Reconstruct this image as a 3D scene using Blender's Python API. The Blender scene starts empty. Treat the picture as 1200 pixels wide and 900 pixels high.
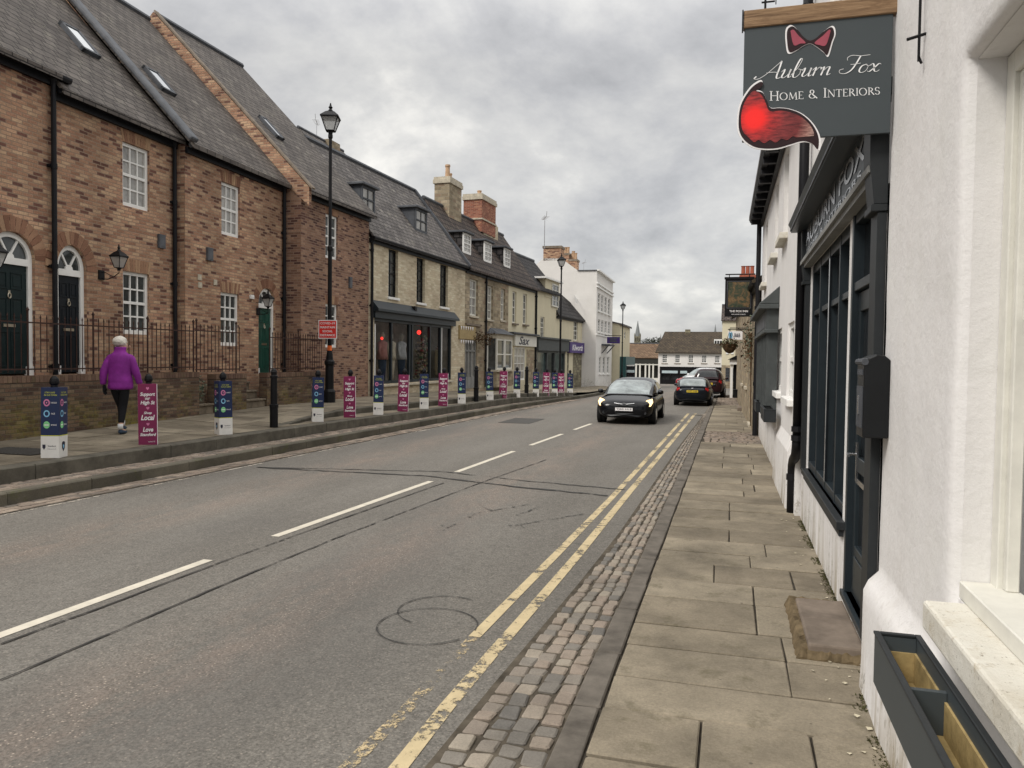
import bpy, bmesh, math, random
from mathutils import Vector, Matrix, noise
R = math.radians
rnd = random.Random(7)
SC = bpy.context.scene
COL = SC.collection

# ------------------------------------------------------------------ camera
FPX = 900.0; YAW = R(15.9); PITCH = R(-1.97); ROLL = R(0.7); CH = 1.8
fw = Vector((-math.sin(YAW)*math.cos(PITCH), math.cos(YAW)*math.cos(PITCH), math.sin(PITCH)))
rt0 = Vector((math.cos(YAW), math.sin(YAW), 0)); up0 = rt0.cross(fw)
rt = rt0*math.cos(ROLL)+up0*math.sin(ROLL); up = up0*math.cos(ROLL)-rt0*math.sin(ROLL)
CAM = Vector((0, 0, CH))
cd = bpy.data.cameras.new('camera'); cd.sensor_width = 36; cd.lens = 36*FPX/1200; cd.clip_end = 3000; cd.clip_start = .05
cam = bpy.data.objects.new('camera', cd); COL.objects.link(cam)
m = Matrix.Identity(4)
for i in range(3):
    m[i][0] = rt[i]; m[i][1] = up[i]; m[i][2] = -fw[i]; m[i][3] = CAM[i]
cam.matrix_world = m
SC.camera = cam
# ------------------------------------------------------------------ world, sun, exposure
SUN_EL = R(44); SUN_AZ = R(-142)      # soft sun behind the cloud, behind the camera and to the left
w = bpy.data.worlds.new('World'); SC.world = w; w.use_nodes = True
wn, wl = w.node_tree.nodes, w.node_tree.links
wn.clear()
def N(t, **k):
    n = wn.new(t)
    for a, b in k.items(): setattr(n, a, b)
    return n
sky = N('ShaderNodeTexSky', sky_type='NISHITA', sun_disc=False, sun_elevation=SUN_EL, sun_rotation=SUN_AZ)
skym = N('ShaderNodeVectorMath', operation='SCALE'); skym.inputs['Scale'].default_value = 0.10
wl.new(sky.outputs[0], skym.inputs[0])
tc = N('ShaderNodeTexCoord'); sx = N('ShaderNodeSeparateXYZ'); wl.new(tc.outputs['Generated'], sx.inputs[0])
zc = N('ShaderNodeMath', operation='MAXIMUM'); zc.inputs[1].default_value = 0.0; wl.new(sx.outputs['Z'], zc.inputs[0])
za = N('ShaderNodeMath', operation='ADD'); za.inputs[1].default_value = 0.42; wl.new(zc.outputs[0], za.inputs[0])
dx = N('ShaderNodeMath', operation='DIVIDE'); wl.new(sx.outputs['X'], dx.inputs[0]); wl.new(za.outputs[0], dx.inputs[1])
dy = N('ShaderNodeMath', operation='DIVIDE'); wl.new(sx.outputs['Y'], dy.inputs[0]); wl.new(za.outputs[0], dy.inputs[1])
cv = N('ShaderNodeCombineXYZ'); wl.new(dx.outputs[0], cv.inputs[0]); wl.new(dy.outputs[0], cv.inputs[1])
n1 = N('ShaderNodeTexNoise'); n1.inputs['Scale'].default_value = 1.9; n1.inputs['Detail'].default_value = 9; n1.inputs['Roughness'].default_value = 0.6; n1.inputs['Distortion'].default_value = 0.12
wl.new(cv.outputs[0], n1.inputs['Vector'])
r1 = N('ShaderNodeValToRGB'); wl.new(n1.outputs[0], r1.inputs[0])
el = r1.color_ramp.elements
el[0].position = 0.34; el[0].color = (.27, .27, .275, 1)
el[1].position = 0.70; el[1].color = (.76, .735, .68, 1)
e = el.new(0.45); e.color = (.37, .368, .37, 1)
e = el.new(0.55); e.color = (.48, .473, .458, 1)
# an overcast sky is brighter overhead than at the horizon
zen = N('ShaderNodeMapRange'); zen.inputs[1].default_value = 0.35; zen.inputs[2].default_value = 1.0; zen.inputs[3].default_value = 1.0; zen.inputs[4].default_value = 3.1
wl.new(zc.outputs[0], zen.inputs[0])
cm = N('ShaderNodeVectorMath', operation='SCALE'); wl.new(r1.outputs[0], cm.inputs[0]); wl.new(zen.outputs[0], cm.inputs['Scale'])
sc10 = N('ShaderNodeVectorMath', operation='SCALE'); sc10.inputs['Scale'].default_value = 10.0; wl.new(cm.outputs[0], sc10.inputs[0])
sk10 = N('ShaderNodeVectorMath', operation='SCALE'); sk10.inputs['Scale'].default_value = 1.0; wl.new(sky.outputs[0], sk10.inputs[0])
mx = N('ShaderNodeMix', data_type='RGBA'); mx.inputs[0].default_value = 0.93
wl.new(sk10.outputs[0], mx.inputs[6]); wl.new(sc10.outputs[0], mx.inputs[7])
bg = N('ShaderNodeBackground'); bg.inputs[1].default_value = 0.10
wl.new(mx.outputs[2], bg.inputs[0])
wo = N('ShaderNodeOutputWorld'); wl.new(bg.outputs[0], wo.inputs[0])
sd = bpy.data.lights.new('sun', 'SUN'); sd.energy = 1.5; sd.angle = R(18); sd.color = (1, .95, .88)
so = bpy.data.objects.new('sun', sd); COL.objects.link(so)
# sun direction: same azimuth as the sky texture (rotation measured from +Y towards +X)
sdir = Vector((math.sin(SUN_AZ)*math.cos(SUN_EL), math.cos(SUN_AZ)*math.cos(SUN_EL), math.sin(SUN_EL)))
so.rotation_euler = sdir.to_track_quat('Z', 'Y').to_euler(); so.location = (0, 0, 40)
SC.view_settings.view_transform = 'Standard'; SC.view_settings.look = 'None'
SC.view_settings.exposure = 0.62; SC.view_settings.gamma = 1
SC.render.engine = 'CYCLES'
SC.cycles.max_bounces = 6; SC.cycles.diffuse_bounces = 3; SC.cycles.glossy_bounces = 3; SC.cycles.use_denoising = True
SC.cycles.transparent_max_bounces = 6

# ------------------------------------------------------------------ picture <-> world
def ray(x, y): return fw + rt*((x-600)/FPX) + up*((450-y)/FPX)
def gp(x, y, z=0.0):
    d = ray(x, y); return CAM + d*((z-CH)/d.z)
def vplane(x, y, P, D):
    n = Vector((-D[1], D[0], 0)); d = ray(x, y); P = Vector((P[0], P[1], 0))
    return CAM + d*((P-CAM).dot(n)/d.dot(n))

# ------------------------------------------------------------------ materials
MATS = {}
class NT:
    def __init__(s, name, rough=.8, spec=.3, metal=0.0):
        s.m = bpy.data.materials.new(name); s.m.use_nodes = True; s.t = s.m.node_tree
        s.b = s.t.nodes['Principled BSDF']; s.b.inputs['Roughness'].default_value = rough
        s.b.inputs['Specular IOR Level'].default_value = spec; s.b.inputs['Metallic'].default_value = metal
        MATS[name] = s.m
    def n(s, t, ins=None, **k):
        n = s.t.nodes.new(t)
        for a, b in k.items(): setattr(n, a, b)
        for a, b in (ins or {}).items():
            if isinstance(b, bpy.types.NodeSocket): s.t.links.new(b, n.inputs[a])
            else: n.inputs[a].default_value = b
        return n
    def uv(s, scale=(1, 1, 1)):
        u = s.n('ShaderNodeUVMap', uv_map='UVMap')
        return s.n('ShaderNodeMapping', {0: u.outputs[0], 3: scale}).outputs[0]
    def obj(s, scale=(1, 1, 1)):
        u = s.n('ShaderNodeTexCoord')
        return s.n('ShaderNodeMapping', {0: u.outputs['Object'], 3: scale}).outputs[0]
    def noise(s, vec, scale, detail=4, rough=.55, dist=0):
        return s.n('ShaderNodeTexNoise', {'Vector': vec, 'Scale': scale, 'Detail': detail, 'Roughness': rough, 'Distortion': dist}).outputs[0]
    def ramp(s, fac, stops, interp='LINEAR'):
        r = s.n('ShaderNodeValToRGB', {0: fac}); r.color_ramp.interpolation = interp
        e = r.color_ramp.elements
        while len(e) > 1: e.remove(e[-1])
        for i, (p, c) in enumerate(stops):
            q = e[0] if i == 0 else e.new(p)
            q.position = p
            if not hasattr(c, '__len__'): c = (c, c, c)
            q.color = (*c[:3], 1)
        return r.outputs[0]
    def mix(s, f, a, b, mode='MIX'):
        n = s.n('ShaderNodeMix', data_type='RGBA', blend_type=mode)
        for i, v in ((0, f), (6, a), (7, b)):
            if isinstance(v, bpy.types.NodeSocket): s.t.links.new(v, n.inputs[i])
            else: n.inputs[i].default_value = (*v[:3], 1) if hasattr(v, '__len__') else v
        return n.outputs[2]
    def math(s, op, a, b=0.0):
        return s.n('ShaderNodeMath', {0: a, 1: b}, operation=op).outputs[0]
    def color(s, c):
        if isinstance(c, bpy.types.NodeSocket): s.t.links.new(c, s.b.inputs['Base Color'])
        else: s.b.inputs['Base Color'].default_value = (*c[:3], 1)
        return s
    def bump(s, h, strength=.4, dist=.01):
        b = s.n('ShaderNodeBump', {'Height': h, 'Strength': strength, 'Distance': dist})
        s.t.links.new(b.outputs[0], s.b.inputs['Normal']); return s
    def rough(s, v):
        s.t.links.new(v, s.b.inputs['Roughness']); return s

def plain(name, c, rough=.6, spec=.3, metal=0, var=.18, scale=6, bump=0):
    t = NT(name, rough, spec, metal)
    o = t.obj(); nz = t.noise(o, scale, 6, .65)
    lo = tuple(v*(1-var) for v in c); hi = tuple(min(1, v*(1+var)) for v in c)
    t.color(t.ramp(nz, [(.3, lo), (.7, hi)]))
    if bump: t.bump(t.noise(o, scale*8, 5), bump, .004)
    return t.m

def bricks(name, cols, mortar, bw=.212, rh=.068, ms=.009, rough=.9, moss=None, bump=.5, stain=.25):
    t = NT(name, rough, .15)
    u = t.uv()
    du = t.n('ShaderNodeTexNoise', {'Vector': u, 'Scale': 1.6, 'Detail': 2}).outputs[1]
    u2 = t.n('ShaderNodeVectorMath', {0: du, 3: .035}, operation='SCALE').outputs[0]
    u2 = t.n('ShaderNodeVectorMath', {0: u, 1: u2}, operation='ADD').outputs[0]
    br = t.n('ShaderNodeTexBrick', {'Vector': u2, 'Color1': (0, 0, 0, 1), 'Color2': (1, 1, 1, 1), 'Mortar': (.5, .5, .5, 1),
             'Scale': 1.0, 'Mortar Size': ms, 'Mortar Smooth': .3, 'Bias': 0.0, 'Brick Width': bw, 'Row Height': rh})
    bc = t.ramp(br.outputs[0], cols, 'CONSTANT')
    fine = t.noise(u, 30, 4, .7)
    bc = t.mix(.55, bc, t.ramp(fine, [(.25, .25), (.75, .85)]), 'OVERLAY')
    big = t.noise(u, .7, 5, .6)
    bc = t.mix(stain, bc, t.ramp(big, [(.3, .12), (.7, .9)]), 'OVERLAY')
    c = t.mix(br.outputs[1], bc, mortar)
    if moss:
        sp = t.n('ShaderNodeSeparateXYZ', {0: t.obj()}).outputs[2]
        mk = t.math('MULTIPLY', t.ramp(t.noise(u, 1.3, 6, .7), [(.45, 0.), (.62, 1.)]), t.ramp(sp, [(.0, 1.), (.75, .25), (1., 0.)]))
        mk = t.math('MULTIPLY', mk, t.ramp(t.noise(u, 16, 4), [(.3, .1), (.6, .8)]))
        c = t.mix(mk, c, moss)
    t.color(c)
    h = t.math('SUBTRACT', t.math('MULTIPLY', fine, .5), br.outputs[1])
    t.bump(h, bump, .012)
    return t.m

BRC0 = [(0, (.085, .045, .036)), (.10, (.20, .115, .075)), (.24, (.27, .165, .105)), (.42, (.33, .215, .14)), (.60, (.38, .26, .17)), (.78, (.29, .17, .115)), (.90, (.12, .06, .048))]
BRC = [(0, (.13, .066, .052)), (.09, (.27, .15, .098)), (.26, (.35, .205, .132)), (.46, (.40, .25, .162)), (.66, (.44, .295, .19)), (.82, (.34, .192, .127)), (.93, (.15, .075, .057))]
bricks('brick', BRC, (.29, .21, .15), stain=.5)
bricks('brick_redder', [(0, (.095, .05, .042)), (.12, (.19, .108, .076)), (.28, (.26, .152, .104)), (.50, (.31, .192, .13)), (.72, (.24, .138, .096)), (.86, (.12, .06, .05))], (.28, .20, .15), stain=.4)
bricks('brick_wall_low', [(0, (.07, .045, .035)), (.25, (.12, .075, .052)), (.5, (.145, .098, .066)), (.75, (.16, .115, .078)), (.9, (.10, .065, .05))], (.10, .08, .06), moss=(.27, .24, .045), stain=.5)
bricks('brick_red', [(0, (.22, .07, .045)), (.4, (.30, .11, .07)), (.8, (.38, .17, .10))], (.3, .22, .17))
bricks('stone_rubble', [(0, (.23, .185, .125)), (.3, (.31, .255, .175)), (.6, (.37, .305, .215)), (.85, (.27, .20, .14))], (.28, .24, .18), bw=.34, rh=.16, ms=.016, stain=.5)
bricks('stone_cream', [(0, (.45, .38, .27)), (.3, (.53, .455, .33)), (.6, (.58, .51, .38)), (.85, (.49, .405, .29))], (.49, .42, .31), bw=.26, rh=.085, ms=.008, stain=.35, bump=.25)
bricks('stone_dark', [(0, (.14, .125, .09)), (.3, (.20, .18, .125)), (.6, (.26, .235, .16)), (.85, (.17, .15, .11))], (.16, .145, .11), bw=.38, rh=.17, ms=.015, stain=.5)

def slates(name, c0, c1, bw=.30, rh=.20, lich=None, gap=.012, bump=.8):
    t = NT(name, .75, .25)
    u = t.uv()
    br = t.n('ShaderNodeTexBrick', {'Vector': u, 'Color1': (0, 0, 0, 1), 'Color2': (1, 1, 1, 1), 'Scale': 1.0, 'Mortar Size': gap,
             'Mortar Smooth': .1, 'Brick Width': bw, 'Row Height': rh})
    c = t.mix(br.outputs[0], c0, c1)
    c = t.mix(.6, c, t.ramp(t.noise(u, 1.1, 8, .75), [(.3, .2), (.7, .8)]), 'OVERLAY')
    c = t.mix(.35, c, t.ramp(t.noise(u, 14, 4, .7), [(.3, .15), (.7, .85)]), 'OVERLAY')
    if lich:
        c = t.mix(t.ramp(t.noise(u, 2.2, 9, .8), [(.54, 0.), (.66, .75)]), c, lich)
    c = t.mix(br.outputs[1], c, tuple(v*.28 for v in c0))
    t.color(c)
    v = t.n('ShaderNodeSeparateXYZ', {0: u}).outputs[1]
    saw = t.math('FRACT', t.math('DIVIDE', v, rh))
    t.bump(t.math('SUBTRACT', t.math('MULTIPLY', saw, -.8), br.outputs[1]), bump, .02)
    return t.m
slates('slate', (.075, .063, .056), (.122, .106, .094), lich=(.22, .205, .16))
slates('slate_old', (.085, .075, .072), (.165, .15, .14), lich=(.27, .25, .19))
slates('pantile', (.045, .034, .030), (.095, .07, .058), bw=.3, rh=.33, gap=.03, lich=(.13, .12, .075), bump=1.)
slates('pantile_black', (.026, .024, .024), (.05, .045, .045), bw=.3, rh=.33, gap=.03, bump=1.)
slates('stone_tile', (.042, .031, .021), (.075, .055, .035), bw=.35, rh=.28, gap=.02, lich=(.085, .075, .038))
slates('orange_tile', (.11, .068, .04), (.18, .115, .07), bw=.35, rh=.3, gap=.02, lich=(.17, .135, .085))

def render_wall(name, c, dirt=(.35, .30, .22), amt=.35, rough=.9):
    t = NT(name, rough, .15)
    u = t.obj()
    n = t.noise(u, .9, 6, .6); f = t.noise(u, 18, 5, .7)
    cc = t.ramp(n, [(.3, tuple(v*.90 for v in c)), (.7, c)])
    st = t.noise(t.obj((5, 5, .35)), 1.2, 5, .65)
    sp = t.n('ShaderNodeSeparateXYZ', {0: u}).outputs[2]
    low = t.ramp(sp, [(0., 1.), (.18, .55), (.5, .12), (1, .04)])
    mk = t.math('MULTIPLY', t.ramp(st, [(.42, 0.), (.7, 1.)]), t.math('MULTIPLY', low, amt*2.0))
    mk2 = t.math('MULTIPLY', t.ramp(t.noise(u, 5, 8, .8), [(.57, 0.), (.64, 1.)]), t.ramp(sp, [(0., 1.), (.35, .25), (.7, 0.)]))
    cc = t.mix(mk, cc, dirt); cc = t.mix(t.math('MULTIPLY', mk2, .5), cc, tuple(v*.6 for v in dirt))
    # hairline cracks and flaked patches low on the wall
    ck = t.math('ABSOLUTE', t.math('SUBTRACT', t.noise(t.obj((1, 1, .45)), 4.5, 5, .7, .4), .5)); zone = t.ramp(sp, [(0., 1.), (.28, .75), (.55, .18), (1., .05)])
    cc = t.mix(t.math('MULTIPLY', t.math('MULTIPLY', t.ramp(ck, [(0., 1.), (.012, 0.)]), t.ramp(t.noise(u, 2.1, 2), [(.48, 0.), (.58, 1.)])), zone), cc, (.10, .085, .06))
    fl = t.math('MULTIPLY', t.ramp(t.noise(t.obj((1, 1, .6)), 14, 7, .8), [(.555, 0.), (.58, 1.)]), t.math('MULTIPLY', t.ramp(t.noise(u, 3.2, 2), [(.42, 0.), (.55, 1.)]), zone))
    cc = t.mix(t.math('MULTIPLY', fl, .8), cc, (.22, .185, .13))
    cc = t.mix(t.math('MULTIPLY', t.ramp(t.noise(u, 1.6, 5, .7), [(.5, 0.), (.7, 1.)]), .25), cc, tuple(v*.86 for v in (c[0]*.97, c[1], c[2]*.93)))
    t.color(cc)
    t.bump(t.math('ADD', t.math('MULTIPLY', n, 3.), t.math('ADD', f, t.math('MULTIPLY', t.noise(u, 5, 4), 1.4))), .32, .014)
    return t.m
render_wall('render_white', (.77, .752, .738), amt=.8)
render_wall('render_white_far', (.76, .735, .70), amt=.12)
render_wall('render_cream', (.66, .60, .44), amt=.2)
t = NT('sill_stone', .85, .2); _u = t.obj()
_c = t.ramp(t.noise(_u, 2.2, 6, .7), [(.3, (.58, .54, .45)), (.5, (.67, .64, .56)), (.7, (.72, .70, .63))])
_c = t.mix(t.ramp(t.noise(_u, 11, 8, .8), [(.53, 0.), (.66, .6)]), _c, (.40, .32, .20)); _c = t.mix(t.ramp(t.noise(_u, 40, 5, .8), [(.6, 0.), (.66, .8)]), _c, (.18, .14, .09))
t.color(_c); t.bump(t.noise(_u, 18, 7, .75), .7, .012)

plain('white_paint', (.80, .79, .76), .5, .4, var=.05)
plain('cream_paint', (.68, .665, .60), .55, .35, var=.08, scale=9)
plain('black_paint', (.006, .006, .007), .5, .22, var=.3)
plain('iron_rusty', (.045, .022, .017), .7, .3, var=.4, scale=20)
plain('black_gutter', (.009, .009, .011), .5, .22)
plain('door_green_dark', (.007, .017, .018), .4, .25, var=.2)
plain('door_black', (.006, .009, .013), .4, .25, var=.2)
plain('door_green', (.008, .065, .045), .4, .5, var=.2)
plain('grey_dark_paint', (.022, .025, .027), .5, .25, var=.15)
plain('grey_shop_paint', (.018, .025, .030), .4, .3, var=.15)
plain('grey_bay', (.07, .078, .078), .6, .3, var=.2)
plain('grey_wood', (.24, .24, .23), .7, .2)
plain('lead', (.085, .09, .10), .6, .35, var=.4, scale=3)
plain('lead_dark', (.06, .065, .075), .6, .4, var=.3, scale=3)
plain('clay_pot', (.45, .30, .19), .85)
plain('clay_pot_red', (.33, .10, .06), .85)
t = NT('oak', .6, .3); _g = t.noise(t.obj((1.2, 9, 14)), 3.2, 6, .7, 1.2); t.color(t.ramp(_g, [(.3, (.10, .055, .028)), (.48, (.20, .12, .062)), (.68, (.33, .215, .12))])); t.bump(_g, .3, .004)
plain('raw_wood', (.33, .245, .11), .85, .1, var=.45, scale=7, bump=.4)
plain('brass', (.6, .55, .45), .3, .6, 1)
plain('steel', (.55, .55, .56), .25, .6, 1)
plain('kerb_stone', (.11, .10, .08), .9, .2, var=.4, scale=3, bump=.6)
plain('kerb_right', (.128, .113, .095), .9, .2, var=.4, scale=4, bump=.7)
plain('step_stone', (.18, .145, .115), .9, .2, var=.35, scale=4, bump=.5)
plain('step_edge', (.14, .105, .062), .95, .1, var=.5, scale=9, bump=.8)
plain('stone_trim', (.48, .43, .34), .9, .2, var=.25)
plain('stone_trim_dark', (.20, .165, .13), .9, .2, var=.3)
plain('moss_dull', (.06, .058, .025), .95, .1, var=.5, scale=14)
plain('foliage', (.05, .075, .03), .8, .2, var=.5, scale=9)
plain('foliage_grey', (.14, .17, .12), .8, .2, var=.4, scale=9)
plain('foliage_far', (.05, .055, .042), .9, .1, var=.4, scale=.05)
plain('dead_plant', (.09, .055, .03), .9, .1, var=.5, scale=14)
plain('moss', (.08, .085, .022), .95, .1, var=.5, scale=14)
plain('rubber', (.015, .015, .015), .85, .2)
plain('skin', (.50, .30, .22), .6, .3, var=.06)
plain('hair_white', (.66, .62, .55), .8, .2, var=.2, scale=40, bump=.5)
plain('jacket_purple', (.215, .022, .235), .75, .3, var=.25, scale=6, bump=.35)
plain('trousers_black', (.012, .012, .014), .85, .2)
plain('sock_white', (.62, .62, .62), .9, .1)
plain('shoe_blue', (.03, .05, .08), .7, .3)
plain('sleeve_navy', (.010, .022, .075), .45, .4, var=.06)
plain('sleeve_magenta', (.20, .016, .075), .5, .4, var=.08)
plain('sleeve_white', (.74, .72, .68), .5, .4, var=.06)
plain('pink', (.60, .20, .36), .6); plain('print_white', (.82, .80, .80), .6, var=.02); plain('print_yellow', (.60, .62, .08), .6)
plain('print_cyan', (.22, .48, .68), .6); plain('print_green', (.22, .58, .26), .6); plain('print_black', (.03, .03, .05), .6)
plain('sign_red', (.70, .035, .03), .5); plain('sign_orange', (.8, .16, .03), .5)
plain('sign_slate', (.053, .064, .069), .5, .35, var=.05, scale=2)
plain('sign_text', (.80, .80, .80), .5, var=.02)
plain('sign_purple', (.06, .03, .17), .5); plain('gold', (.36, .27, .13), .6)
plain('pink_dark', (.34, .07, .10), .5); plain('fox_tip', (.52, .36, .33), .5, var=.4, scale=40); plain('fox_spot', (.92, .012, .012), .5, var=.03)
t = NT('fox_fur', .45, .4)
_o = t.obj((1, 1, 1)); _c = t.n('ShaderNodeVectorMath', {0: _o, 1: (.055, 0, -.19)}, operation='SUBTRACT').outputs[0]; _s = t.n('ShaderNodeVectorMath', {0: _c, 1: (1, 0, 1)}, operation='MULTIPLY').outputs[0]
_d = t.n('ShaderNodeVectorMath', {0: _s}, operation='LENGTH').outputs['Value']
_f = t.noise(t.n('ShaderNodeMapping', {0: _o, 2: (0, .5, 0), 3: (6, 1, 30)}).outputs[0], 2.2, 6, .7)
t.color(t.mix(t.math('MULTIPLY', t.ramp(_f, [(.40, 0.), (.62, .85)]), t.ramp(_d, [(.05, 0.), (.10, 1.)])), t.ramp(_d, [(0., (1., .02, .015)), (.045, (.95, .018, .014)), (.085, (.55, .025, .025)), (.16, (.26, .035, .035)), (.24, (.20, .03, .03)), (.29, (.42, .22, .18)), (.34, (.5, .38, .33))]), (.06, .006, .008)))
plain('fox_dark', (.02, .006, .008), .5); plain('fox_maroon', (.16, .018, .022), .5, var=.3, scale=30)
plain('iron_cover', (.055, .052, .047), .7, .3, var=.3, scale=40)
plain('print_pale', (.42, .50, .52), .6)
plain('teal_shop', (.03, .09, .09), .4)
plain('coat_pink', (.42, .20, .17), .9); plain('cloth_cream', (.52, .47, .36), .9); plain('cloth_white', (.6, .62, .63), .9)
plain('jeans', (.03, .05, .09), .9); plain('leaf_litter', (.5, .45, .33), .9)
plain('fairy_dark', (.035, .035, .03), .9); plain('shop_inside', (.30, .27, .22), .9, var=.5, scale=1.5)
plain('plastic_black', (.006, .007, .008), .35, .3)

def glass(name, c, rough=.06, var=.6):
    t = NT(name, rough, .6)
    t.color(t.ramp(t.noise(t.obj(), 1.7, 5, .7, .6), [(.35, tuple(v*(1-var) for v in c)), (.65, tuple(v*(1+var) for v in c))]))
    t.bump(t.noise(t.obj(), 2.5, 2), .05, .01)
    return t.m
glass('glass', (.05, .055, .055))
glass('glass_curtain', (.30, .29, .27), .12, .35)
glass('glass_dark', (.018, .02, .022), .05)
glass('glass_shop', (.04, .06, .062), .05)
glass('glass_car', (.22, .25, .25), .05, .4)  # pale tone: sky reflection put into the windscreen and rear-window colour
glass('glass_car_dark', (.015, .017, .018), .05)
def lantern_glass():
    t = NT('lantern_glass', .25, .5); t.color((.62, .62, .60))
    t.b.inputs['Transmission Weight'].default_value = .55; t.b.inputs['IOR'].default_value = 1.1
lantern_glass()
def car_paint(name, c):
    t = NT(name, .22, .22); t.color(c); t.b.inputs['Coat Weight'].default_value = .15; t.b.inputs['Coat Roughness'].default_value = .05
car_paint('car_black', (.004, .0045, .006)); car_paint('car_maroon', (.022, .007, .009)); car_paint('car_red', (.30, .015, .02)); car_paint('car_white', (.7, .7, .7)); car_paint('car_dark', (.005, .007, .011))
def emit(name, c, s):
    t = NT(name, .3); t.color(c); t.b.inputs['Emission Color'].default_value = (*c, 1); t.b.inputs['Emission Strength'].default_value = s
emit('headlamp_lit', (1, .66, .32), .95); emit('red_light', (1, .03, .02), 1.6); emit('screen_glow', (.35, .6, .6), .35)

def asphalt():
    t = NT('asphalt', .82, .3)
    o = t.obj()
    sp = t.n('ShaderNodeSeparateXYZ', {0: o}).outputs
    fine = t.noise(o, 55, 4, .85); mid = t.noise(o, 17, 3, .8); spk = t.n('ShaderNodeTexVoronoi', {'Vector': o, 'Scale': 48.}).outputs
    big = t.noise(t.obj((1, .25, 1)), .9, 6, .65)
    c = t.ramp(big, [(.3, (.205, .188, .162)), (.7, (.28, .26, .228))])
    c = t.mix(1.0, c, t.ramp(fine, [(.32, .34), (.68, 1.)]), 'MULTIPLY')
    c = t.mix(.8, c, t.ramp(mid, [(.3, .62), (.7, 1.)]), 'MULTIPLY')
    # worn reddish aggregate along the wheel tracks
    def band(x0, wd):
        d = t.math('ABSOLUTE', t.math('SUBTRACT', sp[0], x0)); return t.ramp(t.math('DIVIDE', d, wd), [(0., 1.), (1., 0.)])
    tr = t.math('MAXIMUM', band(-3.0, .75), band(-6.1, .7))
    tr = t.math('MULTIPLY', tr, t.ramp(t.noise(t.obj((1, .35, 1)), 1.5, 9, .85), [(.42, 0.), (.60, 1.)]))
    pk = t.mix(t.math('MULTIPLY', tr, .55), c, t.mix(1.0, (.33, .25, .20), t.ramp(fine, [(.35, .35), (.65, 1.)]), 'MULTIPLY'))
    sc = t.ramp(spk[0], [(0.0, 1.), (.22, 1.), (.3, 0.)])
    sel = t.ramp(spk[1], [(.0, 0.), (.62, 1.)], 'CONSTANT')
    pk = t.mix(t.math('MULTIPLY', t.math('MULTIPLY', sc, sel), t.math('ADD', t.math('MULTIPLY', tr, .7), .25)), pk, (.50, .42, .34))
    # a few darker repairs
    pt = t.ramp(t.noise(t.obj((.9, .28, 1)), .35, 3, .5), [(.58, 0.), (.64, .3)])
    pk = t.mix(pt, pk, (.085, .082, .078))
    t.color(pk); t.bump(t.math('ADD', fine, spk[0]), .5, .006)
    return t.m
asphalt()
def paint(name, c, wear, base=(.15, .14, .128)):
    t = NT(name, .7, .3)
    o = t.obj()
    w_ = t.ramp(t.math('ADD', t.math('MULTIPLY', t.noise(o, 14, 8, .85), .62), t.math('MULTIPLY', t.noise(o, 1.3, 3), .38)), [(wear-.03, 1.), (wear+.03, 0.)])
    cc = t.ramp(t.noise(o, 6, 5, .7), [(.3, tuple(v*.75 for v in c)), (.7, c)])
    t.color(cc); t.t.links.new(t.math('SUBTRACT', 1.0, w_) if False else t.ramp(w_, [(.35, 1.), (.65, 0.)]), t.b.inputs['Alpha']); t.bump(t.noise(o, 90, 3, .8), .4, .004)
paint('line_white', (.62, .57, .47), .36); paint('line_yellow', (.58, .47, .28), .462); paint('line_yellow_worn', (.58, .46, .27), .53); paint('line_white_worn', (.48, .43, .36), .52); paint('tar_faint', (.075, .072, .066), .545, (.16, .15, .135)); paint('tar', (.04, .038, .035), .44, (.15, .14, .128))

def tone_mat(name, ramp_, moss=None, rough=.85, bscale=25, stain=.5):
    t = NT(name, rough, .25)
    a = t.n('ShaderNodeAttribute', attribute_name='tone').outputs
    v = t.n('ShaderNodeSeparateColor', {0: a[0]}).outputs[0]
    c = t.ramp(v, ramp_)
    o = t.obj()
    c = t.mix(stain, c, t.ramp(t.noise(o, 1.2, 8, .7), [(.3, .22), (.7, .8)]), 'OVERLAY')
    c = t.mix(.4, c, t.ramp(t.noise(o, bscale*2.5, 4, .8), [(.25, .2), (.75, .8)]), 'OVERLAY')
    vo = t.n('ShaderNodeTexVoronoi', {'Vector': o, 'Scale': 7.}).outputs
    c = t.mix(t.math('MULTIPLY', t.ramp(vo[0], [(.05, .7), (.075, 0.)]), t.ramp(t.n('ShaderNodeSeparateColor', {0: vo[1]}).outputs[0], [(.0, 0.), (.72, 1.)], 'CONSTANT')), c, (.08, .07, .055))
    if moss: c = t.mix(t.math('MULTIPLY', t.ramp(t.noise(o, 3.5, 7, .75), [(.55, 0.), (.68, 1.)]), .6), c, moss)
    t.color(c); t.bump(t.noise(o, bscale, 6, .7), .5, .01)
tone_mat('flagstone', [(0, (.15, .126, .092)), (.5, (.20, .170, .124)), (1, (.245, .21, .155))], moss=(.09, .078, .045), stain=.75)
tone_mat('sett', [(0, (.13, .122, .11)), (.3, (.20, .18, .152)), (.6, (.245, .20, .16)), (1, (.29, .255, .205))], bscale=40)
tone_mat('kerb_mossy', [(0, (.075, .068, .052)), (.5, (.105, .094, .072)), (1, (.14, .125, .095))], moss=(.085, .09, .03), stain=.6)
tone_mat('sett_left', [(0, (.14, .12, .10)), (.5, (.21, .165, .13)), (1, (.27, .22, .175))], moss=(.10, .09, .05))
tone_mat('leaf', [(0, (.035, .05, .02)), (.5, (.06, .085, .03)), (1, (.10, .12, .05))])
tone_mat('goods', [(0, (.25, .04, .04)), (.25, (.05, .12, .06)), (.5, (.4, .33, .2)), (.75, (.08, .07, .06)), (1, (.5, .42, .36))], stain=.2)
plain('mortar_dirt', (.085, .072, .055), .95, .1, var=.5, scale=6, bump=.6)
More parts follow.
